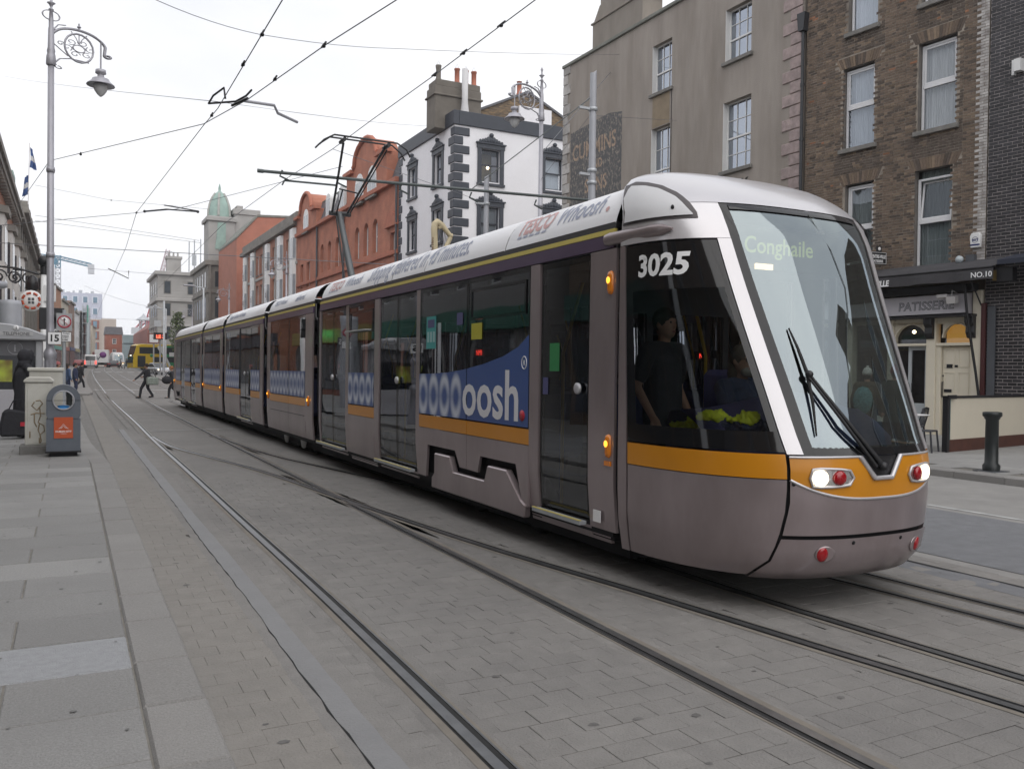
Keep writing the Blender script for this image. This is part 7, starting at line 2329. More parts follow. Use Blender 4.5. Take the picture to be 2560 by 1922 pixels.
mb = MB().lathe([(.62, 0), (.62, -.05), (.0, -.05)], (0, 0, .6), 20, 0, 'y'); mb.build('disc', TXTW, rs_)
mb = MB()
for k in range(8): 
    a0 = 2 * math.pi * k / 8; mb.tube([(.45 * math.cos(a0 + j * .18), -.055, .6 + .45 * math.sin(a0 + j * .18)) for j in range(4)], .07, 4)
mb.build('dashed_ring', M('sign_orange_red', (.5, .08, .03), .5, var=0), rs_)
mb = MB()
for q in ((-.16, -.02, .62, .78), (.02, .16, .62, .78), (-.16, -.02, .42, .58), (.02, .16, .42, .58)): mb.box(q[0], q[1], -.056, -.052, q[2], q[3])
mb.build('centre_mark', DGREY, rs_)
MB().tube([(.9, .3, -4.7), (.9, .3, .2), (.5, .05, .6)], .06, 6).build('post', GALV, rs_)
# bracket lanterns on the left houses
for i, (x, y, z, lab) in enumerate(((-3.6, 80, 8.4, 'black ironwork bracket with a shop lantern on the left buildings'), (-3.9, 68, 7.4, 'second black ironwork lantern bracket nearer the left frame edge'))):
    o = thing('bracket_lantern', lab, 'wall lamp', (x, y, z))
    mb = MB().tube([(-1.5, 0, .6), (-.6, 0, 1.0), (.6, 0, .95), (2.0, 0, .6)], .07, 5).tube(scroll((-.4, .35), .5, .1, 0, 1.4, 16), .06, 5).tube(scroll((.6, .3), .45, .1, 2, 1.4, 16), .06, 5)
    mb.build('ironwork', BLACK, o)
    MB().lathe([(.1, .1), (.35, -.1), (.45, -.8), (.2, -1.0), (.0, -1.05)], (1.6, 0, .4), 8).build('lantern', BLACK, o)
# small bollard behind the bin, and the near one on the right pavement
for x, y, z, h, r_, lab in ((.0, 30.5, .1, .95, .09, 'short black bollard standing behind the litter bin'), (13.83, 9.1, .12, 1.0, .105, 'black cast iron bollard on the right pavement by the kerb')):
    o = thing('bollard', lab, 'bollard', (x, y, z), 0, 'black bollards')
    MB().lathe([(r_ * 1.25, 0), (r_ * 1.3, .10), (r_, .14), (r_ * .96, h * .87), (r_ * 1.15, h * .89), (r_ * 1.15, h * .91), (r_ * 1.42, h * .93), (r_ * 1.42, h * .985), (r_ * 1.3, h), (0, h + .005)], n=18).build('post', M('bollard_black', (.016, .02, .02), .4, var=.15), o)
    MB().box(-r_ * 1.9, r_ * 1.9, -r_ * 1.9, r_ * 1.9, -.01, .012).build('base_plate', DGREY, o)
    mb = MB()
# cafe screen, chair, table
cs = thing('cafe_screen', 'cream cafe barrier with black rail and brown skirting in front of the patisserie', 'barrier', (16.25, 11.72, .12), R(9))
MB().box(.12, 3.75, -.02, .03, .26, 1.13).build('panel', M('cream_canvas_panel', (.64, .59, .48), .6, var=.04, sc=1.5), cs)
MB().box(0, 3.78, -.04, .05, 1.13, 1.18).build('top_rail', BLACK, cs)
MB().box(.10, 3.76, -.035, .045, .0, .26).build('skirting', M('brown_skirting', (.085, .032, .022), .6, var=.25, sc=4), cs)
mb = MB().box(0, .10, -.05, .06, 0, 1.18).box(-.03, .30, -.09, -.055, 1.12, 1.2); mb.build('end_post', BLACK, cs)
MB().box(.10, .135, -.045, .055, .26, 1.13).build('edge_strip', M('teal_grey_strip', (.12, .2, .2), .5, var=0), cs)
# side run of the screen along the street
PLC = M('charcoal_plastic', (.04, .042, .05), .5, var=.1)
ch = thing('cafe_chair', 'charcoal plastic cafe chair with a woven back beside the cream barrier', 'chair', (15.95, 12.0, .12), R(200))
mb = MB().box(-.23, .23, -.22, .22, .43, .46); mb.build('seat', PLC, ch, .015)
for sx in (-1, 1):
    for sy in (-1, 1): MB().tube([(sx * .21, sy * .2, .44), (sx * .23, sy * .24, 0)], .02, 6).build('leg', PLC, ch)
mb = MB().tube([(-.22, -.2, .44), (-.23, -.27, .70), (-.20, -.30, .86), (0, -.31, .88), (.20, -.30, .86), (.23, -.27, .70), (.22, -.2, .44)], .018, 6)
mb.build('back_frame', PLC, ch)
mb = MB()
for k in range(9): mb.tube([(-.21 + .0, -.235 - .006 * k, .52 + k * .038), (-.07, -.255 - .006 * k, .535 + k * .038), (.07, -.255 - .006 * k, .505 + k * .038), (.21, -.235 - .006 * k, .52 + k * .038)], .007, 4)
for k in range(11): mb.tube([(-.19 + k * .038, -.23, .48), (-.19 + k * .038 + (.02 if k % 2 else -.02), -.27, .68), (-.19 + k * .038, -.295, .86)], .006, 4)
mb.build('woven_back', PLC, ch)
ta = thing('cafe_table', 'white topped cafe table behind the woven chair', 'table', (16.35, 12.75, .12))
MB().box(-.35, .35, -.35, .35, .72, .75).build('tabletop', TXTW, ta, .01)
mb = MB().lathe([(.03, .03), (.03, .72)], n=8).box(-.25, .25, -.03, .03, 0, .03).box(-.03, .03, -.25, .25, 0.001, .031); mb.build('pedestal', PLC, ta)
ch2 = copy_tree(ch); ch2.location = (17.0, 13.1, .12); ch2.rotation_euler = (0, 0, R(20)); ch2['label'] = 'charcoal cafe chair half hidden on the far side of the white table'
# modern column lights and cctv further up
sl = thing('street_light', 'grey street light with a flat arm lantern beyond the tram roof', 'street light', (12.5, 95, .4))
mb = MB().lathe([(.12, 0), (.09, 9.6), (.0, 9.62)], n=8).tube([(0, 0, 9.6), (-1.0, 0, 9.75)], .05, 6); mb.build('post', GALV, sl)
MB().box(-2.0, -.9, -.16, .16, 9.7, 9.86).build('lantern', SILV, sl, .05)
sl2 = thing('street_light', 'grey street light with a long arm far off above the double-decker bus', 'street light', (11.9, 128, .7))
mb = MB().lathe([(.12, 0), (.09, 9.0), (.0, 9.02)], n=8).tube([(0, 0, 9.0), (-1.6, 0, 9.1)], .05, 6); mb.build('post', GALV, sl2)
MB().box(-2.6, -1.5, -.16, .16, 9.05, 9.2).build('lantern', SILV, sl2, .05)
cp = thing('camera_pole', 'grey pole with a boxed camera beside the far red lettered display', 'camera pole', (9.1, 100, .4))
mb = MB().lathe([(.14, 0), (.1, 8.4), (.0, 8.42)], n=8).tube([(0, 0, 7.3), (-.9, 0, 7.9), (-1.3, 0, 7.7)], .05, 5).box(-1.5, -1.1, -.2, .3, 7.5, 7.8).box(-1.0, -.3, -.1, .1, 5.6, 6.3); mb.build('post', GALV, cp)
ld = thing('display_board', 'black display board with red lit characters on a pole by the bus', 'display', (8.75, 102.5, 4.7))
MB().box(-.5, .9, -.15, .15, 0, .75).build('casing', BLACK, ld)
text('LE 3', .5, (.2, -.16, .15), (1, 0, 0), (0, 0, 1), M('red_led_far', (.6, .05, .02), .4, var=0, emit=(1, .10, .05), es=2.5), 'lettering', ld, .002, .02)
MB().lathe([(.09, -4.2), (.09, 0)], (.2, .05, 0), 8).build('post', GALV, ld)
ck = thing('street_clock', 'square white faced street clock on a pole in front of the far stone block', 'clock', (12.2, 151, 5.4))
mb = MB().box(-.85, .85, -.2, .2, 0, 1.7); mb.build('casing', M('clock_frame', (.25, .1, .08), .5, var=.1), ck)
MB().box(-.65, .65, -.24, -.201, .2, 1.5).build('face', TXTW, ck)
mb = MB().beam((0, -.25, .85), (.38, -.25, .7), .03, .07, 0, (0, 1, 0)).beam((0, -.25, .85), (-.3, -.25, 1.05), .03, .09, 0, (0, 1, 0)); mb.build('hand', BLACK, ck)
mb = MB().lathe([(.12, -4.5), (.12, 0)], (0, 0, 0), 8); mb.build('post', GALV, ck)
# flags on a roof pole
fp = thing('flagpole', 'roof flagpole with two limp blue and white flags over the left buildings', 'flagpole', (-3.7, 98, 17.8))
fp.scale = (.75, .75, .8)
MB().tube([(0, 0, -.2), (.15, 0, 7.4)], .06, 6).build('pole', WHITE, fp)
FB = M('blue_flag', (.04, .09, .25), .8, var=.2); FW = M('white_flag', (.6, .6, .6), .8, var=.1)
for z0, sg in ((4.3, 1), (.9, -1)):
    mb = MB(); rows = []
    for i in range(9):
        u = i / 8
        rows.append([(.1 + sg * (.10 + .75 * (k / 5) * (.45 + .55 * u)) + .06 * math.sin(k * 2.2 + i * .5), .22 * math.sin(k * 1.7 + i * .35), z0 + 2.6 - 2.5 * u - .35 * (k / 5)) for k in range(6)])
    mb.grid(rows[:4], 0); mb.grid(rows[3:6], 1); mb.grid(rows[5:], 0)
    mb.build('flag', [FB, FW], fp)
# cranes
CRB = M('crane_blue', (.10, .27, .38), .6, var=.1); CRW = M('crane_white', (.55, .56, .58), .6, var=.05); CRR = M('crane_red', (.42, .08, .10), .6, var=.1); CRP = M('crane_pale_pink', (.55, .42, .44), .6, var=.1)


def lattice(mb, p, q, w_, n, r_, m=0):
    p = Vector(p); q = Vector(q); d = (q - p)
    L_ = d.length; d.normalize()
    a = d.cross(Vector((0, 1, 0.01))); a.normalize(); b = d.cross(a)
    cs_ = [(a * sx + b * sy) * w_ / 2 for sx, sy in ((-1, -1), (1, -1), (1, 1), (-1, 1))]
    for c in cs_: mb.tube([p + c, q + c], r_, 4, m)
    for i in range(n):
        u0 = p + d * L_ * i / n; u1 = p + d * L_ * (i + 1) / n
        for k in range(4):
            mb.tube([u0 + cs_[k], u1 + cs_[(k + 1) % 4]], r_ * .7, 3, m)
            mb.tube([u0 + cs_[k], u0 + cs_[(k + 1) % 4]], r_ * .7, 3, m)


cr1 = thing('tower_crane', 'blue tower crane with a horizontal jib above the far white block', 'crane', (-5.2, 476, 1.4))
mb = MB(); lattice(mb, (0, 0, 0), (0, 0, 48), 2.4, 18, .22); mb.build('mast', CRW, cr1)
mb = MB(); lattice(mb, (0, 0, 48), (0, 0, 54), 2.2, 3, .25); lattice(mb, (-14, 3, 53.8), (1, 0, 52.8), 1.7, 7, .2); lattice(mb, (1, 0, 52.8), (14.5, -3, 49.8), 1.6, 7, .2); mb.box(-2, 0, -1, 1, 49.5, 52); mb.build('jib', CRB, cr1)
MB().box(13.2, 16.0, -4.5, -2, 45.6, 50.2).build('counterweight', CRW, cr1)
cr2 = thing('tower_crane', 'red and white luffing crane leaning over the far rooftops', 'crane', (27, 357, 1.4))
mb = MB(); lattice(mb, (0, 0, 0), (0, 0, 14), 1.8, 8, .16); mb.build('mast', CRW, cr2)
mb = MB(); lattice(mb, (0, 0, 14), (0, 0, 16.5), 2.0, 2, .25); lattice(mb, (-.6, 0, 16.2), (2.2, 0, 27), 1.5, 7, .18); mb.box(-1.2, 1.2, -1.2, 1.2, 16, 18.6); lattice(mb, (-4.2, 0, 14.3), (-.6, 0, 19), 1.4, 4, .17); mb.build('turntable', CRR, cr2)
mb = MB(); lattice(mb, (2.2, 0, 27), (6.8, 0, 45.5), 1.3, 12, .15); mb.build('jib', CRP, cr2)
MB().box(-6, -3, -1.4, 1.4, 12.6, 15).build('counterweight', CRW, cr2)
# street tree by the far stone block
tt = thing('street_tree', 'small green tree beside the pale stone block beyond the tram', 'tree', (15.9, 152, 1.0))
tt.scale = (.75, .75, .78)
MB().tube([(0, 0, 0), (.1, 0, 4), (.3, .2, 7)], [.2, .14, .06], 6).build('trunk', M('bark', (.09, .075, .06), .9, var=.2), tt)
mb = MB(); rt = random.Random(2)
for k in range(900):
    a = rt.uniform(0, 6.28); zz = rt.uniform(4, 12.5); rr_ = 1.9 * math.sqrt(rt.random()) * (1 - abs(zz - 8.2) / 5.6) ** .5
    c = Vector((rr_ * math.cos(a), rr_ * math.sin(a), zz)); u = Vector((rt.uniform(-1, 1), rt.uniform(-1, 1), rt.uniform(-1, 1))) * .24; v = Vector((rt.uniform(-1, 1), rt.uniform(-1, 1), rt.uniform(-1, 1))) * .24
    mb.add([c - u, c + v, c + u, c - v], [(0, 1, 2, 3)])
mb.build('crown', M('tree_leaf', (.10, .14, .045), .8, var=.3, sc=1, island=.4), tt, fixn=False)

# ================================================================= OVERHEAD WIRES
def wire(label, pts, r_=.007, sag=0.0, fit=()):
    o = thing('overhead_wire', label, 'wire', pts[0])
    out = []
    for a, b in zip(pts[:-1], pts[1:]):
        n = 6 if sag else 1
        for k in range(n):
            t_ = k / n
            q = Vector(a).lerp(Vector(b), t_); q.z -= sag * 4 * t_ * (1 - t_); out.append(q)
    out.append(Vector(pts[-1]))
    mb = MB(pts[0]).tube(out, r_, 5)
    mb.build('cable', WIRE, o)
    if fit:
        mb = MB(pts[0])
        for f in fit:
            f = Vector(f); mb.ball(f, .028, 0, 1, 1.3, 1, 6); mb.tube([f + Vector((0, -.11, .015)), f + Vector((0, .11, .015))], .015, 5)
        mb.build('clamp', BLACK, o)
    return o


wire('left tram contact wire running up the street above the left track', [(2.25, -6, 6.0), (2.19, 10.2, 6.0), (2.17, 14.94, 6.0), (2.10, 16.1, 6.0), (1.65, 26.2, 6.0), (1.80, 34.0, 6.0), (2.03, 62.8, 6.3), (2.6, 110, 6.9)], .0078, 0, [(2.19, 11.35, 6.0), (2.17, 12.6, 6.0), (2.14, 15.4, 6.0), (1.65, 26.2, 6.0)])
wire('right tram contact wire passing over the pantograph', [(5.5, -4, 6.27), (5.07, 9.2, 6.27), (5.02, 11.35, 6.27), (5.0, 12.4, 6.27), (4.90, 15.2, 6.27), (4.84, 17.6, 6.27), (4.55, 20.6, 6.2), (4.13, 27.4, 6.05), (4.6, 60, 6.2)], .0078, 0, [(5.02, 11.35, 6.27), (5.0, 12.4, 6.27), (5.05, 10.2, 6.27)])
wire('crossing contact wire anchored to the left lamp post', [(4.6, 2, 6.0), (3.36, 9.52, 6.0), (2.99, 11.35, 6.0), (2.52, 14.19, 6.0), (2.09, 16.0, 6.0), (-.32, 22.0, 6.35)], .0078, 0, [(2.99, 11.35, 6.0), (2.7, 13.0, 6.0), (.2, 20.7, 6.25)])
wire('thin span wire high across the street to the grey building', [(1.14, 14.15, 7.28), (2.93, 15.48, 7.55), (6.7, 19.19, 9.2), (20.3, 29.82, 14.9)], .006, .05)
wire('long thin double span wire from the left to the white building', [(-5.2, 86, 26.5), (2.9, 20.0, 7.6), (20.5, 51.46, 17.3)], .008, .1)
wire('span wire from the lamp post back to the left building', [(-.39, 22.0, 6.35), (-5.2, 80, 12.0)], .008)
wire('upper cross wire from the left cornice to the tower side', [(-1.47, 45.95, 10.11), (1.6, 44, 9.4), (5.74, 42.2, 9.08)], .0078, 0, [(1.7, 44, 9.38)])
wire('registration wire rising from the left houses to the mid span bracket', [(-2.9, 46.65, 8.21), (4.39, 42.9, 9.06), (11.3, 39.36, 11.15)], .014)
wire('thin cross wire at mid height beyond the lamp post', [(-1.46, 45.92, 8.7), (5.36, 42.37, 7.61)], .009)
wire('lower thin cross wire behind the lamp post', [(-1.46, 45.91, 8.45), (5.4, 42.3, 7.5)], .009)
wire('dark lower cross wire reaching to the grey pole', [(-2.9, 46.64, 7.39), (13.43, 38.18, 6.59)], .016, 0, [(4.2, 43, 7.05)])
wire('short wire from the pantograph wire to the corner building', [(4.84, 17.6, 6.27), (12.2, 25.5, 7.2)], .006)
wire('guy wire from the tall grey pole up to the grey building', [(11.4, 17.9, 8.0), (20.3, 26, 11.2)], .006)
wire('guy wire from the tall grey pole to the ornate lamp behind', [(11.4, 17.9, 8.1), (12.9, 23.2, 7.6)], .006)
wire('span wire along the street from the right ornate lamp to the left', [(12.9, 23.2, 8.4), (20.3, 30.5, 14.4)], .012)
wire('far cross wire near the blue crane', [(.95, 62, 8.0), (8, 60, 7.6)], .010)
wire('far slack cross wire over the junction', [(1.3, 95, 9.6), (9.1, 100, 7.9)], .012, .3)
wire('faint far cross wire above the bus', [(-2, 120, 8.0), (12, 118, 7.7)], .012, .2)
# registration arms: insulated crossing bracket over the left track
ra = thing('crossing_bracket', 'black insulated wire crossing bracket hanging over the left track', 'bracket', (2.15, 15.0, 6.0))
mb = MB((2.15, 15.0, 6.0)).tube([(2.02, 14.9, 6.05), (2.05, 14.6, 6.10), (2.17, 14.3, 6.16), (2.20, 14.35, 6.0)], .017, 6).tube([(2.02, 14.9, 6.05), (2.40, 14.6, 6.06), (2.52, 14.35, 6.1), (2.56, 14.1, 6.13)], .017, 6).tube([(2.35, 14.65, 6.0), (2.52, 14.2, 6.02)], .022, 6)
mb.build('insulator', BLACK, ra)
MB((2.15, 15.0, 6.0)).tube([(2.5, 14.4, 6.03), (3.0, 14.5, 6.06), (3.1, 14.7, 6.0), (3.5, 15.0, 5.98)], .025, 6).build('skid', SILV, ra)
rb_ = thing('registration_arm', 'dark registration arm on the wire left of the domed tower', 'bracket', (4.0, 43.2, 8.9))
mb = MB((4.0, 43.2, 8.9)).tube([(3.1, 43.6, 8.95), (4.0, 43.1, 9.05), (5.3, 42.4, 8.95)], .035, 5).tube([(3.9, 43.2, 9.25), (5.3, 42.5, 9.0)], .03, 5).ball((3.1, 43.6, 8.95), .07).ball((5.3, 42.4, 8.95), .07)
mb.build('arm', BLACK, rb_)
fr_ = thing('registration_arm', 'far thin registration arm on the cross wire right of the blue crane', 'bracket', (3.0, 61, 7.9))
mb = MB((3.0, 61, 7.9)).tube([(2.2, 61.3, 8.0), (3.4, 61, 7.4), (3.4, 61, 7.9)], .03, 5); mb.build('arm', BLACK, fr_)
# ================================================================= PEOPLE
SKIN = M('skin', (.42, .24, .17), .6, var=.06, sc=8)
HAIRD = M('dark_hair', (.03, .022, .018), .8, var=.2)
EYE = M('eye_dark', (.02, .015, .012), .3, var=0)
LIP = M('lip', (.30, .11, .09), .6, var=0)


def caps(mb, pts, rs, n=8, sx=1.0):
    pts = [Vector(p) for p in pts]
    for (p, q), (r0, r1) in zip(zip(pts[:-1], pts[1:]), zip(rs[:-1], rs[1:])):
        mb.tube([p, q], [r0, r1], n)
    for p, r_ in zip(pts, rs): mb.ball(p, r_, 0, 1, 1, 1, n)


def fuse(mb, name, mt, parent, vox):
    o = mb.build(name, mt, parent)
    md = o.modifiers.new('fuse', 'REMESH'); md.mode = 'VOXEL'; md.voxel_size = vox; md.use_smooth_shade = True
    sm_ = o.modifiers.new('soften', 'SMOOTH'); sm_.factor = .5; sm_.iterations = 3
    return o


def cloth(name, col): return M(name, col, .9, var=.18, sc=9, bump=.25, bsc=25)


def person(label, x, y, z, rz, h=1.75, top=None, legs=None, shoes=None, hair=HAIRD, lf=(0, 0), rf=(0, 0), la=None, ra=None, lean=0.0, coat=0.0, hat=None, hood=None, sleeves=True, beard=None, glasses=False, seated=False, vox=.018, group=None, hairlen=0.0):
    """facing local +y; lf/rf = forward offset and lift of each foot; la/ra = (elbow, wrist) positions"""
    o = thing('person', label, 'person', (x, y, z), R(rz), group)
    k = h / 1.75
    V = lambda a, b, c: Vector((a * k, b * k, c * k))
    hipz = .93 if not seated else .50
    pel = V(0, 0, hipz)
    L = lambda zz: lean * (zz - hipz)
    sh = hipz + .50; nk = hipz + .56; hd = hipz + .72
    chest = V(0, L(hipz + .36), hipz + .36)
    neck = V(0, L(nk), nk); head = V(0, L(hd) + .02, hd)
    J = {}
    for s, nm, ft in ((-1, 'l', lf), (1, 'r', rf)):
        hip = V(s * .09, 0, hipz - .02)
        if seated: knee, ank = V(s * .13, .44, hipz + .02), V(s * .13, .50, .08)
        else:
            ank = V(s * .10, ft[0], .09 + ft[1])
            knee = V(s * .10, ft[0] * .5 + (.05 + abs(ft[0]) * .12 + ft[1] * .6), (hipz + .09) / 2 + ft[1] * .35)
        toe = ank + V(s * .02, .16, -.05 - ft[1] * .5)
        shd = V(s * .18, L(sh), sh)
        e, w_ = (la if s < 0 else ra) or ((s * .26, L(hipz + .2) - .02, hipz + .22), (s * .27, L(hipz) + .08, hipz - .03))
        J[nm] = (hip, knee, ank, toe, shd, V(*e), V(*w_))
    # one continuous body
    mb = MB()
    caps(mb, [pel, chest, neck], [.125 * k, .13 * k, .06 * k])
    caps(mb, [neck, head - V(0, 0, .06)], [.055 * k, .055 * k])
    mb.ball(head, .1 * k, 0, .80, .98, 1.2, 12)
    mb.ball(head + V(0, .045, -.065), .06 * k, 0, .85, .8, .9, 8)
    mb.ball(head + V(0, .105, -.015), .018 * k, 0, .8, 1.0, 1.5, 6)
    for s in (-1, 1): mb.ball(head + V(s * .083, -.005, -.005), .024 * k, 0, .5, .8, 1.3, 6)
    for nm, s in (('l', -1), ('r', 1)):
        hip, knee, ank, toe, shd, el, wr = J[nm]
        caps(mb, [hip, knee, ank], [.085 * k, .055 * k, .04 * k])
        caps(mb, [ank, toe], [.042 * k, .035 * k])
        caps(mb, [neck - V(0, 0, .04), shd, el, wr], [.06 * k, .062 * k, .043 * k, .03 * k])
        d = (wr - el).normalized(); side = d.cross(Vector((0, 1, 0.2))).normalized(); nrm_ = side.cross(d)
        palm = wr + d * .055 * k
        caps(mb, [wr, palm], [.03 * k, .038 * k])
        for q, (o_, ln) in enumerate(((-.026, .062), (-.009, .075), (.009, .07), (.026, .052))):
            b0 = palm + side * o_ * k + d * .02 * k
            caps(mb, [b0, b0 + d * ln * .5 * k + nrm_ * .006 * k, b0 + d * ln * .85 * k + nrm_ * .028 * k], [.0115 * k, .011 * k, .010 * k], 6)
        b0 = wr + d * .03 * k + side * .03 * k
        caps(mb, [b0, b0 + (side * .03 + d * .025) * k, b0 + (side * .03 + d * .06) * k], [.013 * k, .012 * k, .011 * k], 6)
    fuse(mb, 'body', SKIN, o, vox * .8)
    # face
    mb = MB()
    for s in (-1, 1): mb.ball(head + V(s * .033, .088, .012), .011 * k, 0, 1.2, .6, .8, 6)
    mb.build('eye', EYE, o)
    MB().ball(head + V(0, .094, -.062), .022 * k, 0, 1.1, .35, .35, 6).build('mouth', LIP, o)
    if glasses:
        mb = MB()
        for s in (-1, 1): mb.tube([head + V(s * .035 + .026 * math.cos(a), .105, .012 + .022 * math.sin(a)) for a in [2 * math.pi * q / 10 for q in range(10)]], .004, 4, 0, True); mb.tube([head + V(s * .06, .10, .015), head + V(s * .085, -.01, .015)], .004, 4)
        mb.build('glasses', BLACK, o)
    if beard: MB().ball(head + V(0, .055, -.085), .062 * k, 0, 1, .85, .75, 8).build('beard', beard, o)
    if hood:
        mb = MB(); mb.ball(head + V(0, -.02, .015), .132 * k, 0, .92, 1.05, 1.18, 12); mb.tube([head + V(0, -.03, -.10), neck - V(0, .0, .03)], [.12 * k, .13 * k], 10)
        mb.tube([head + V(.098 * math.sin(a), .095 + .02 * math.cos(a), .01 + .135 * math.cos(a)) for a in [2 * math.pi * q / 14 for q in range(14)]], .022 * k, 6, 0, True)
        fuse(mb, 'hood', hood, o, vox * 1.2)
    elif hat:
        mb = MB(); mb.ball(head + V(0, -.012, .05), .112 * k, 0, .86, 1.02, .95, 12); mb.tube([head + V(.093 * math.cos(a), .108 * math.sin(a) - .012, .035) for a in [2 * math.pi * q / 14 for q in range(14)]], .016 * k, 6, 0, True); mb.ball(head + V(0, -.02, .16), .03 * k)
        mb.build('hat', hat, o)
        MB().ball(head + V(0, -.03, -.01), .094 * k, 0, .86, .9, 1.0, 8).build('hair', hair, o)
    else:
        mb = MB(); mb.ball(head + V(0, -.018, .03), .108 * k, 0, .86, 1.0, 1.08, 12)
        if hairlen: mb.ball(head + V(0, -.06, -.10), .10 * k, 0, .95, .7, 1.3 + hairlen, 10)
        hb = mb.build('hair', hair, o)
    # clothes
    if top:
        mb = MB()
        hem = coat if coat else .06
        caps(mb, [pel - V(0, 0, hem * .3), chest, V(0, L(sh), sh + .01)], [.155 * k, .158 * k, .09 * k])
        for s in (-1, 1): caps(mb, [pel + V(s * .06, 0, -hem + .02), chest + V(s * .06, 0, .03)], [.125 * k + coat * .08, .115 * k])
        for nm in 'lr':
            hip, knee, ank, toe, shd, el, wr = J[nm]
            if sleeves: caps(mb, [neck - V(0, 0, .05), shd, el, el.lerp(wr, .93)], [.085 * k, .082 * k, .062 * k, .048 * k])
            else: caps(mb, [neck - V(0, 0, .05), shd, shd.lerp(el, .72)], [.08 * k, .08 * k, .066 * k])
        fuse(mb, 'jacket' if sleeves else 't_shirt', top, o, vox)
    if legs:
        mb = MB()
        caps(mb, [pel, pel + V(0, 0, .06)], [.145 * k, .135 * k])
        for nm in 'lr':
            hip, knee, ank, toe, shd, el, wr = J[nm]
            caps(mb, [hip, knee, ank + V(0, 0, .02)], [.108 * k, .078 * k, .066 * k])
        fuse(mb, 'trousers', legs, o, vox)
    mb = MB()
    for nm in 'lr':
        hip, knee, ank, toe, *_ = J[nm]
        caps(mb, [ank + V(0, -.03, -.035), toe + V(0, .02, .0)], [.052 * k, .045 * k])
    fuse(mb, 'shoes', shoes or BLACK, o, vox)
    return o


CB = cloth('black_cloth', (.026, .026, .031)); CN = cloth('navy_cloth', (.03, .04, .085)); CO = cloth('olive_cloth', (.055, .06, .035)); CBL = cloth('blue_denim', (.06, .10, .19)); CBR = cloth('brown_wool', (.10, .075, .05)); CDG = cloth('dark_green_wool', (.018, .03, .026)); CGR = cloth('grey_cloth', (.14, .14, .15))
person('person in a black hooded coat standing by the telephone kiosk', -.93, 21.9, .1, -62, 1.90, CB, CB, hood=CB, coat=.55, la=((-.34, .02, 1.16), (-.36, .06, .88)), ra=((.32, .06, 1.16), (.30, .16, .95)), lean=.06)
bg = thing('holdall_bag', 'black holdall with a red and white label hanging beside the hooded person', 'bag', (-1.08, 21.55, .16), R(8))
mb = MB().prism([(-.26, .0), (.34, .0), (.38, .25), (.30, .52), (-.10, .60), (-.20, .55), (-.27, .2)], 'y', -.11, .11); mb.build('bag_body', CB, bg, .04)
mb = MB().tube([(-.10, 0, .56), (.0, 0, .78), (.16, .02, .80), (.26, 0, .52)], .014, 6); mb.build('strap', CB, bg)
MB().box(.12, .37, -.125, -.112, .22, .31).build('red_label', M('label_red', (.45, .02, .04), .6, var=0), bg)
text('D', .08, (.25, -.127, .235), (1, 0, 0), (0, 0, 1), TXTW, 'lettering', bg, .001, .003)
text('S', .10, (.25, -.125, .34), (1, 0, 0), (0, 0, 1), M('label_violet', (.42, .38, .6), .6, var=0), 'lettering', bg, .001, .003)
person('person with short dark hair in dark clothes striding over the tracks, arm out', 3.68, 49.8, 0, 62, 1.83, CB, CB, lf=(.30, 0), rf=(-.26, .05), la=((-.34, .18, 1.18), (-.50, .38, .96)), ra=((.24, -.05, 1.16), (.05, .20, 1.10)), vox=.022)
b2g = thing('shoulder_bag', 'grey green patterned shoulder bag carried by the person crossing the tracks', 'bag', (3.95, 49.62, .72), R(15))
mb = MB().box(-.30, .32, -.09, .09, 0, .42); mb.build('bag_body', M('patterned_bag', (.24, .27, .24), .8, var=.4, sc=14), b2g, .05)
MB().tube([(-.2, 0, .4), (-.28, .02, .78), (.0, .05, .82), (.2, 0, .4)], .018, 5).build('strap', CB, b2g)
person('person with ginger hair and a dark jacket walking behind the tram rear', 4.95, 49.2, 0, 80, 1.72, CB, CB, hair=M('ginger_hair', (.30, .12, .05), .8, var=.2), lf=(.22, 0), rf=(-.30, .12), lean=.12, vox=.022)
b3g = thing('backpack', 'dark backpack hanging from the person behind the tram rear', 'bag', (4.62, 49.0, .78), R(0))
mb = MB().ball((0, 0, .22), .22, 0, 1.25, .7, 1.0, 10); mb.build('bag_body', CB, b3g); MB().tube([(-.1, 0, .4), (.1, .05, .7), (.25, .1, .6)], .02, 5).build('strap', CB, b3g)
person('person in an olive coat with a pink cap waiting behind the lamp post', -.50, 46.5, .1, -80, 1.74, CO, CB, hat=M('pink_cap', (.38, .12, .12), .8, var=.1), coat=.2, vox=.024)
person('person in a pale blue denim jacket behind the sign post', -.10, 49.5, .1, -60, 1.68, CBL, CN, hair=HAIRD, vox=.024, hairlen=.3)
person('person in navy beside the person in denim behind the sign post', .28, 52.5, .1, -100, 1.72, CN, CN, vox=.026)
person('person in black with a backpack running off the left kerb', .62, 63, .12, -60, 1.78, CB, CB, lf=(.34, .02), rf=(-.38, .16), lean=.2, vox=.026)
b4g = thing('backpack', 'black backpack on the person running off the left kerb', 'bag', (.46, 62.95, 1.25), R(30))
MB().ball((0, 0, .1), .2, 0, .8, .9, 1.3, 8).build('bag_body', CB, b4g)
person('person in black crossing far off beside the distant white tram', 8.9, 165, 1.2, 90, 1.78, CB, CB, lf=(.3, 0), rf=(-.3, .08), vox=.03)
person('second person in grey crossing far off before the small lorry', 7.9, 163, 1.2, 90, 1.74, CGR, CB, lf=(.2, 0), rf=(-.25, .05), vox=.03)
person('person in white knitted hat and brown coat on the far pavement', 14.05, 11.85, .12, -55, 1.70, CBR, CGR, hat=M('white_knit', (.62, .6, .56), .9, var=.3, sc=30), coat=.3, lf=(.15, 0), rf=(-.15, .03), hair=HAIRD)
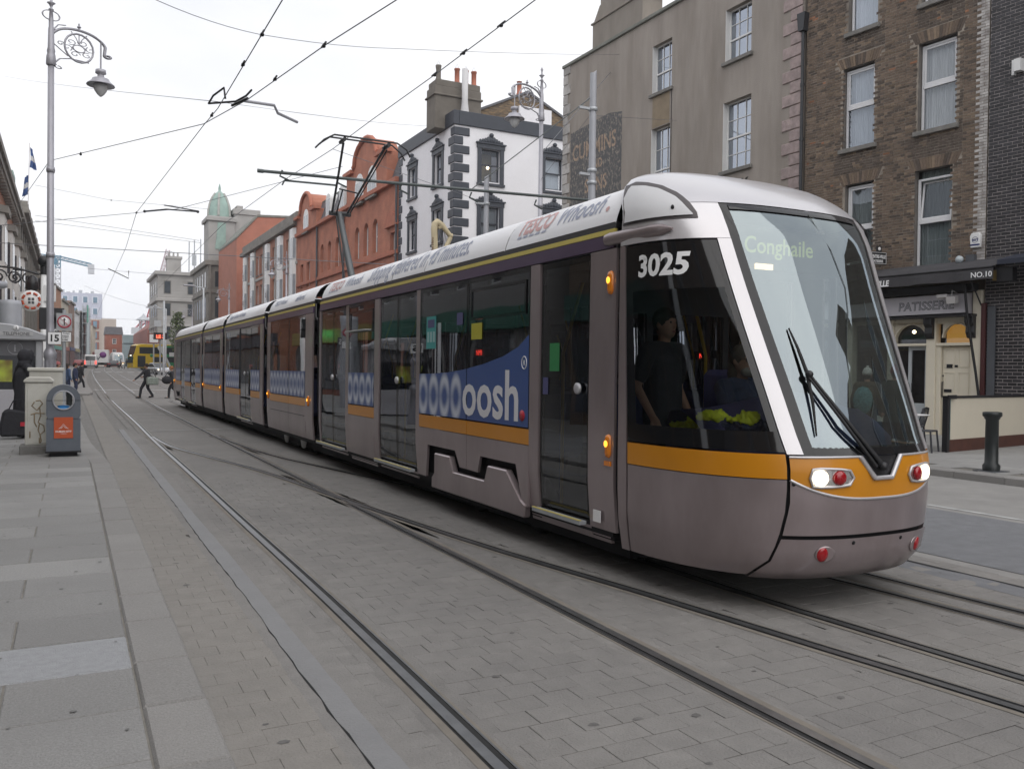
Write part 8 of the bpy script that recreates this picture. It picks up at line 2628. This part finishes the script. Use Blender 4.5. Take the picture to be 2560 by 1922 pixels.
b5g = thing('backpack', 'teal and white patterned backpack of the person in the white hat', 'bag', (13.86, 11.78, 1.0), R(35))
mb = MB().ball((0, 0, .22), .24, 0, .62, .8, 1.15, 10); mb.build('bag_body', M('teal_pattern_cloth', (.12, .24, .24), .8, var=.75, sc=22), b5g); MB().tube([(.05, .0, .42), (.2, .05, .5), (.25, .1, .2)], .02, 5).build('strap', CB, b5g)
person('person in dark red hat and dark green coat on the far pavement', 14.55, 11.6, .12, -50, 1.74, CDG, CB, hat=M('dark_red_knit', (.16, .02, .03), .9, var=.3, sc=30), coat=.4, lf=(-.12, .02), rf=(.15, 0))
# in the cab
person('bearded driver with glasses seated at the tram controls', 5.02, 5.52, .58, 180, 1.78, CN, CB, seated=True, beard=M('grey_beard', (.24, .22, .2), .9, var=.3), glasses=True, hair=M('grey_brown_hair', (.07, .055, .045), .85, var=.2), la=((-.30, .20, .74), (-.16, .40, .74)), ra=((.30, .20, .74), (.16, .42, .74)), hairlen=.2, vox=.014)
person('person in a dark short sleeved shirt standing in the tram cab', 4.56, 5.98, .40, 190, 1.84, CB, CB, sleeves=False, la=((-.25, -.06, 1.12), (-.17, .14, .92)), ra=((.27, -.04, 1.14), (.22, .10, .90)), vox=.014)
# crumpled jackets on the sill behind the cab side glass
HV = M('hi_vis_yellow', (.82, .95, .06), .75, var=.18, sc=14)
def crumple(label, pts, mt, name, cat, seed, group=None):
    r_ = random.Random(seed)
    o = thing(name, label, cat, pts[0], 0, group)
    mb = MB(pts[0])
    for a, b in zip(pts[:-1], pts[1:]):
        for k in range(4):
            c = Vector(a).lerp(Vector(b), k / 4)
            mb.ball(c + Vector((r_.uniform(-.03, .03), r_.uniform(-.04, .04), r_.uniform(-.02, .03))), r_.uniform(.05, .085), 0, r_.uniform(.8, 1.3), r_.uniform(.8, 1.4), r_.uniform(.4, .8), 8)
    ob_ = fuse(mb, 'folded_cloth', mt, o, .010)
    d = ob_.modifiers.new('folds', 'DISPLACE'); tx = bpy.data.textures.new('fold_noise', 'CLOUDS'); tx.noise_scale = .045; d.texture = tx; d.strength = .075
    return o
crumple('crumpled yellow hi-vis jacket on the sill inside the cab window', [(4.32, 5.42, 1.29), (4.34, 5.25, 1.33), (4.38, 5.05, 1.39)], HV, 'hi_vis_jacket', 'jacket', 1)
crumple('navy jacket bundle beside the yellow hi-vis jacket in the cab', [(4.40, 5.02, 1.30), (4.46, 4.85, 1.31), (4.55, 4.72, 1.30)], CN, 'folded_jacket', 'jacket', 2)
crumple('small yellow hi-vis trim on the navy bundle near the cab pillar', [(4.44, 4.92, 1.37), (4.50, 4.80, 1.38)], HV, 'hi_vis_vest', 'vest', 3)
shelf_ = MB(TOFF).add([(4.14, 5.75, 1.235), (4.62, 5.75, 1.235), (4.75, 4.85, 1.235), (4.60, 4.62, 1.235), (4.38, 4.80, 1.235), (4.20, 5.3, 1.235)], [(0, 1, 2, 3, 4, 5)]).build('window_shelf', INTD, cab1)

# ================================================================= VEHICLES
VGL = M('vehicle_glass', (.025, .03, .035), .08, var=.1, spec=.7)
TYRE = M('tyre', (.018, .018, .018), .85, var=.2)


def wheel(parent, x, y, r_, w_=.24):
    t_ = MB().lathe([(r_ * .6, -w_ / 2), (r_, -w_ / 2), (r_, w_ / 2), (r_ * .6, w_ / 2)], (x, y, r_), 16, 0, 'x').build('wheel', TYRE, parent)
    MB().lathe([(0, -w_ / 2 - .005), (r_ * .6, -w_ / 2 - .005), (r_ * .6, w_ / 2 + .005), (0, w_ / 2 + .005)], (x, y, r_), 12, 0, 'x').build('rim', GALV, t_)


BY = M('bus_yellow', (.62, .42, .015), .4, var=.05, coat=.3); BG = M('bus_green', (.02, .26, .10), .4, var=.05); BW = M('bus_white', (.72, .73, .72), .4, var=.04)
# local +y is forward
bus = thing('double_decker_bus', 'yellow and green double-decker bus crossing beyond the rear of the tram', 'bus', (14.3, 157.5, 1.05), R(108))
prof = [(-5.3, .35), (-5.3, 4.2), (-5.1, 4.35), (4.3, 4.35), (5.0, 4.15), (5.45, 2.6), (5.62, 1.5), (5.6, .35)]
mb = MB().prism([p for p in prof], 'x', -1.27, 1.27); mb.build('body', BY, bus, .08)
MB().box(-1.2, 1.2, -5.2, 4.4, 4.36, 4.40).build('roof', BW, bus)
for s in (-1, 1):
    mb = MB().box(min(s * 1.272, s * 1.285), max(s * 1.272, s * 1.285), -5.1, 4.6, 2.75, 3.85); mb.build('upper_window', VGL, bus)
    mb = MB().box(min(s * 1.272, s * 1.285), max(s * 1.272, s * 1.285), -4.6, 2.2, 1.35, 2.25); mb.build('lower_window', VGL, bus)
    mb = MB().prism([(-5.28, .4), (-5.28, 2.7), (1.0, 2.7), (.0, 1.9), (-.9, .4)], 'x', s * 1.274, s * 1.28); mb.build('green_panel', BG, bus)
    mb = MB().prism([(.5, 4.1), (1.6, 4.1), (1.55, 3.6), (.3, 2.2), (-.4, .5), (-.9, .4), (.0, 2.2)], 'x', s * 1.286, s * 1.29); mb.build('white_swoosh', BW, bus)
    mb = MB().prism([(-5.28, 2.7), (-5.28, 4.2), (.5, 4.2), (1.2, 3.9), (.9, 2.7)], 'x', s * 1.2715, s * 1.2735); mb.build('green_panel', BG, bus)
    MB().box(min(s * 1.29, s * 1.295), max(s * 1.29, s * 1.295), -2.2, -.4, 2.35, 2.7 + .35).build('advert', TXTW, bus)
    MB().box(min(s * 1.29, s * 1.295), max(s * 1.29, s * 1.295), -3.4, -2.3, .8, 2.9).build('pink_advert', M('pink_print', (.5, .2, .38), .6, var=0), bus)
    for yy in (-3.2, 3.0): wheel(bus, s * 1.12, yy, .5, .32)
    MB().box(min(s * 1.272, s * 1.286), max(s * 1.272, s * 1.286), 3.6, 4.9, .5, 2.4).build('door', VGL, bus)
    MB().lathe([(.28, 0), (.28, s * .004), (0, s * .004)], (s * 1.275, 2.6, 2.45), 14, 0, 'x').build('emblem', BG, bus)
MB().prism([(5.03, 4.02), (5.1, 4.05), (5.5, 2.62), (5.42, 2.6)], 'x', -1.15, 1.15).build('upper_windscreen', VGL, bus)
MB().prism([(5.52, 2.2), (5.56, 2.2), (5.68, 1.2), (5.62, 1.2)], 'x', -1.15, 1.15).build('windscreen', VGL, bus)
MB().box(-.8, .8, 5.44, 5.60, 2.3, 2.55).build('destination_display', BLACK, bus)
MB().box(-.55, .15, 5.601, 5.61, 2.36, 2.50).build('lit_display', M('bus_led', (.6, .6, .5), .4, var=0, emit=(1, .95, .8), es=1.5), bus)
for s in (-1, 1): MB().ball((s * .85, 5.62, .78), .13, 0, 1, .4, 1, 8).build('headlight', CHROME, bus)
# white van
VANW = M('van_white', (.70, .70, .70), .35, var=.04, coat=.3)
van = thing('delivery_van', 'white van with red tail lights seen from behind at the far crossing', 'van', (3.6, 178, 1.25), R(-4))
prof = [(-2.7, .35), (-2.75, 1.2), (-2.62, 2.35), (-2.4, 2.45), (1.2, 2.45), (1.9, 1.55), (2.6, 1.25), (2.7, .4)]
MB().prism(prof, 'x', -.98, .98).build('body', VANW, van, .10)
MB().prism([(-2.75, 1.45), (-2.80, 1.45), (-2.70, 2.2), (-2.64, 2.2)], 'x', -.8, .8).build('rear_window', VGL, van)
for s in (-1, 1):
    MB().box(min(s * .98, s * .80), max(s * .98, s * .80), -2.80, -2.72, .75, 1.35).build('tail_light', M('tail_light_lit', (.5, .02, .02), .3, var=0, emit=(1, .06, .04), es=2.5), van)
    MB().box(min(s * .975, s * .99), max(s * .975, s * .99), .3, 1.3, 1.5, 2.2).build('side_window', VGL, van)
    for yy in (-1.7, 1.7): wheel(van, s * .88, yy, .34)
MB().box(-.03, .03, -2.79, -2.75, .5, 1.4).build('door_seam', BLACK, van)
MB().box(-.9, .9, -2.85, -2.7, .35, .55).build('bumper', DGREY, van)
# box lorry
lo = thing('box_lorry', 'white box lorry with a purple round emblem on its tail', 'lorry', (5.9, 192, 1.3), R(-4))
MB().box(-1.25, 1.25, -3.6, 1.6, 1.0, 3.6).build('cargo_box', VANW, lo, .03)
MB().box(-1.1, 1.1, -3.4, 3.2, .55, 1.0).build('chassis', DARK, lo)
MB().prism([(1.7, .6), (1.7, 2.7), (2.6, 2.7), (3.3, 1.7), (3.4, .6)], 'x', -1.1, 1.1).build('cab', VANW, lo, .06)
MB().lathe([(.62, 0), (.62, -.01), (0, -.01)], (.25, -3.605, 2.55), 20, 0, 'y').build('purple_emblem', M('emblem_purple', (.17, .04, .20), .5, var=.1), lo)
mb = MB().lathe([(.22, 0), (.22, -.01), (0, -.01)], (-.65, -3.605, 1.75), 14, 0, 'y').lathe([(.15, 0), (.15, -.01), (0, -.01)], (-.35, -3.605, 2.05), 14, 0, 'y'); mb.build('dark_spots', M('emblem_dark', (.05, .05, .08), .5, var=0), lo)
for s in (-1, 1):
    for yy in (-2.3, 2.3): wheel(lo, s * 1.0, yy, .46, .3)
    MB().box(min(s * 1.0, s * 1.2), max(s * 1.0, s * 1.2), -3.62, -3.5, .7, .9).build('tail_light', REDL, lo)
# distant white tram head-on
dtm = thing('tram', 'distant white tram seen head-on beside the yellow bus', 'tram', (9.5, 205, 1.35), R(4))
rings = []
for z, w_, yf in ((.3, 1.1, -.2), (1.0, 1.2, -.45), (1.3, 1.2, -.4), (2.6, 1.15, .3), (3.1, 1.0, .7), (3.3, .8, 1.2)):
    rings.append([(-w_, 6, z), (-w_, yf + .6, z), (-w_ * .6, yf + .05, z), (0, yf, z), (w_ * .6, yf + .05, z), (w_, yf + .6, z), (w_, 6, z)])
mb = MB().loft(rings, smooth=False); mb.build('body', VANW, dtm)
mb = MB().grid([[(-.85, -.22, 1.35), (0, -.42, 1.35), (.85, -.22, 1.35)], [(-.80, .30, 2.75), (0, .12 + .05, 2.75), (.8, .30, 2.75)]], smooth=False); mb.build('windscreen', M('pale_far_glass', (.30, .38, .42), .1, var=.1, spec=.7), dtm)
MB().box(-1.15, 1.15, -.52, -.30, .95, 1.15).build('amber_band', YELB, dtm)
for s in (-1, 1): MB().ball((s * .8, -.5, .85), .12).build('headlamp', M('far_headlamp', (.9, .85, .7), .3, var=0, emit=(1, .85, .6), es=1.5), dtm)
MB().ball((0, -.1, 2.6), .10).build('cab_lamp', M('far_headlamp', (.9, .85, .7)), dtm)


def car(label, x, y, z, rz, paint, name='parked_car', lit=False):
    c = thing(name, label, 'car', (x, y, z), R(rz))
    lower = [(-2.1, .3), (-2.15, .75), (-2.05, .95), (1.0, .95), (2.0, .78), (2.15, .6), (2.1, .3)]
    MB().prism(lower, 'x', -.88, .88).build('body', paint, c, .09)
    MB().prism([(-1.9, .94), (-1.5, 1.45), (.0, 1.48), (.95, .94)], 'x', -.76, .76).build('cabin', paint, c, .08)
    MB().prism([(.05, 1.44), (.12, 1.46), (1.02, .97), (.93, .97)], 'x', -.68, .68).build('windscreen', VGL, c)
    for s in (-1, 1):
        MB().prism([(-1.6, .98), (-1.4, 1.38), (-.05, 1.40), (.70, .98)], 'x', s * .765, s * .775).build('side_window', VGL, c)
        MB().ball((s * .68, 2.08, .68), .13, 0, 1.2, .5, .7, 8).build('headlight', M('far_headlamp', (.9, .85, .7)) if lit else CHROME, c)
        MB().box(min(s * .55, s * .85), max(s * .55, s * .85), -2.17, -2.1, .65, .85).build('tail_light', REDL, c)
        for yy in (-1.35, 1.35): wheel(c, s * .80, yy, .33, .22)
    MB().box(-.4, .4, 2.09, 2.16, .42, .56).build('number_plate', TXTW, c)
    return c


car('silver white car with lit headlight waiting near the bus and the tram rear', 9.6, 111, .65, 192, M('car_silver', (.5, .52, .55), .3, .4, var=.03, coat=.5), 'waiting_car', True)
car('dark car beyond the box lorry at the far crossing', 7.9, 188, 1.35, -5, M('car_dark', (.03, .03, .035), .3, .2, var=.03, coat=.5), 'dark_car')
car('red car left of the white van at the far crossing', 1.6, 181, 1.3, -5, M('car_red', (.25, .02, .02), .3, .1, var=.03, coat=.5), 'red_car')

# ================================================================= HAZE
hz_ = bpy.data.materials.new('street_haze'); hz_.use_nodes = True
t = hz_.node_tree; t.nodes.remove(t.nodes['Principled BSDF'])
pv = t.nodes.new('ShaderNodeVolumePrincipled'); pv.inputs['Color'].default_value = (.86, .88, .93, 1); pv.inputs['Density'].default_value = 0.0004; pv.inputs['Anisotropy'].default_value = 0.2
t.links.new(pv.outputs[0], t.nodes['Material Output'].inputs['Volume'])
hb_ = MB().box(-300, 300, -72, 912, -1.1, 58.5)
tag(hb_.build('haze', hz_), 'thin pale haze filling the street', kind='stuff')
cy.volume_bounces = 1
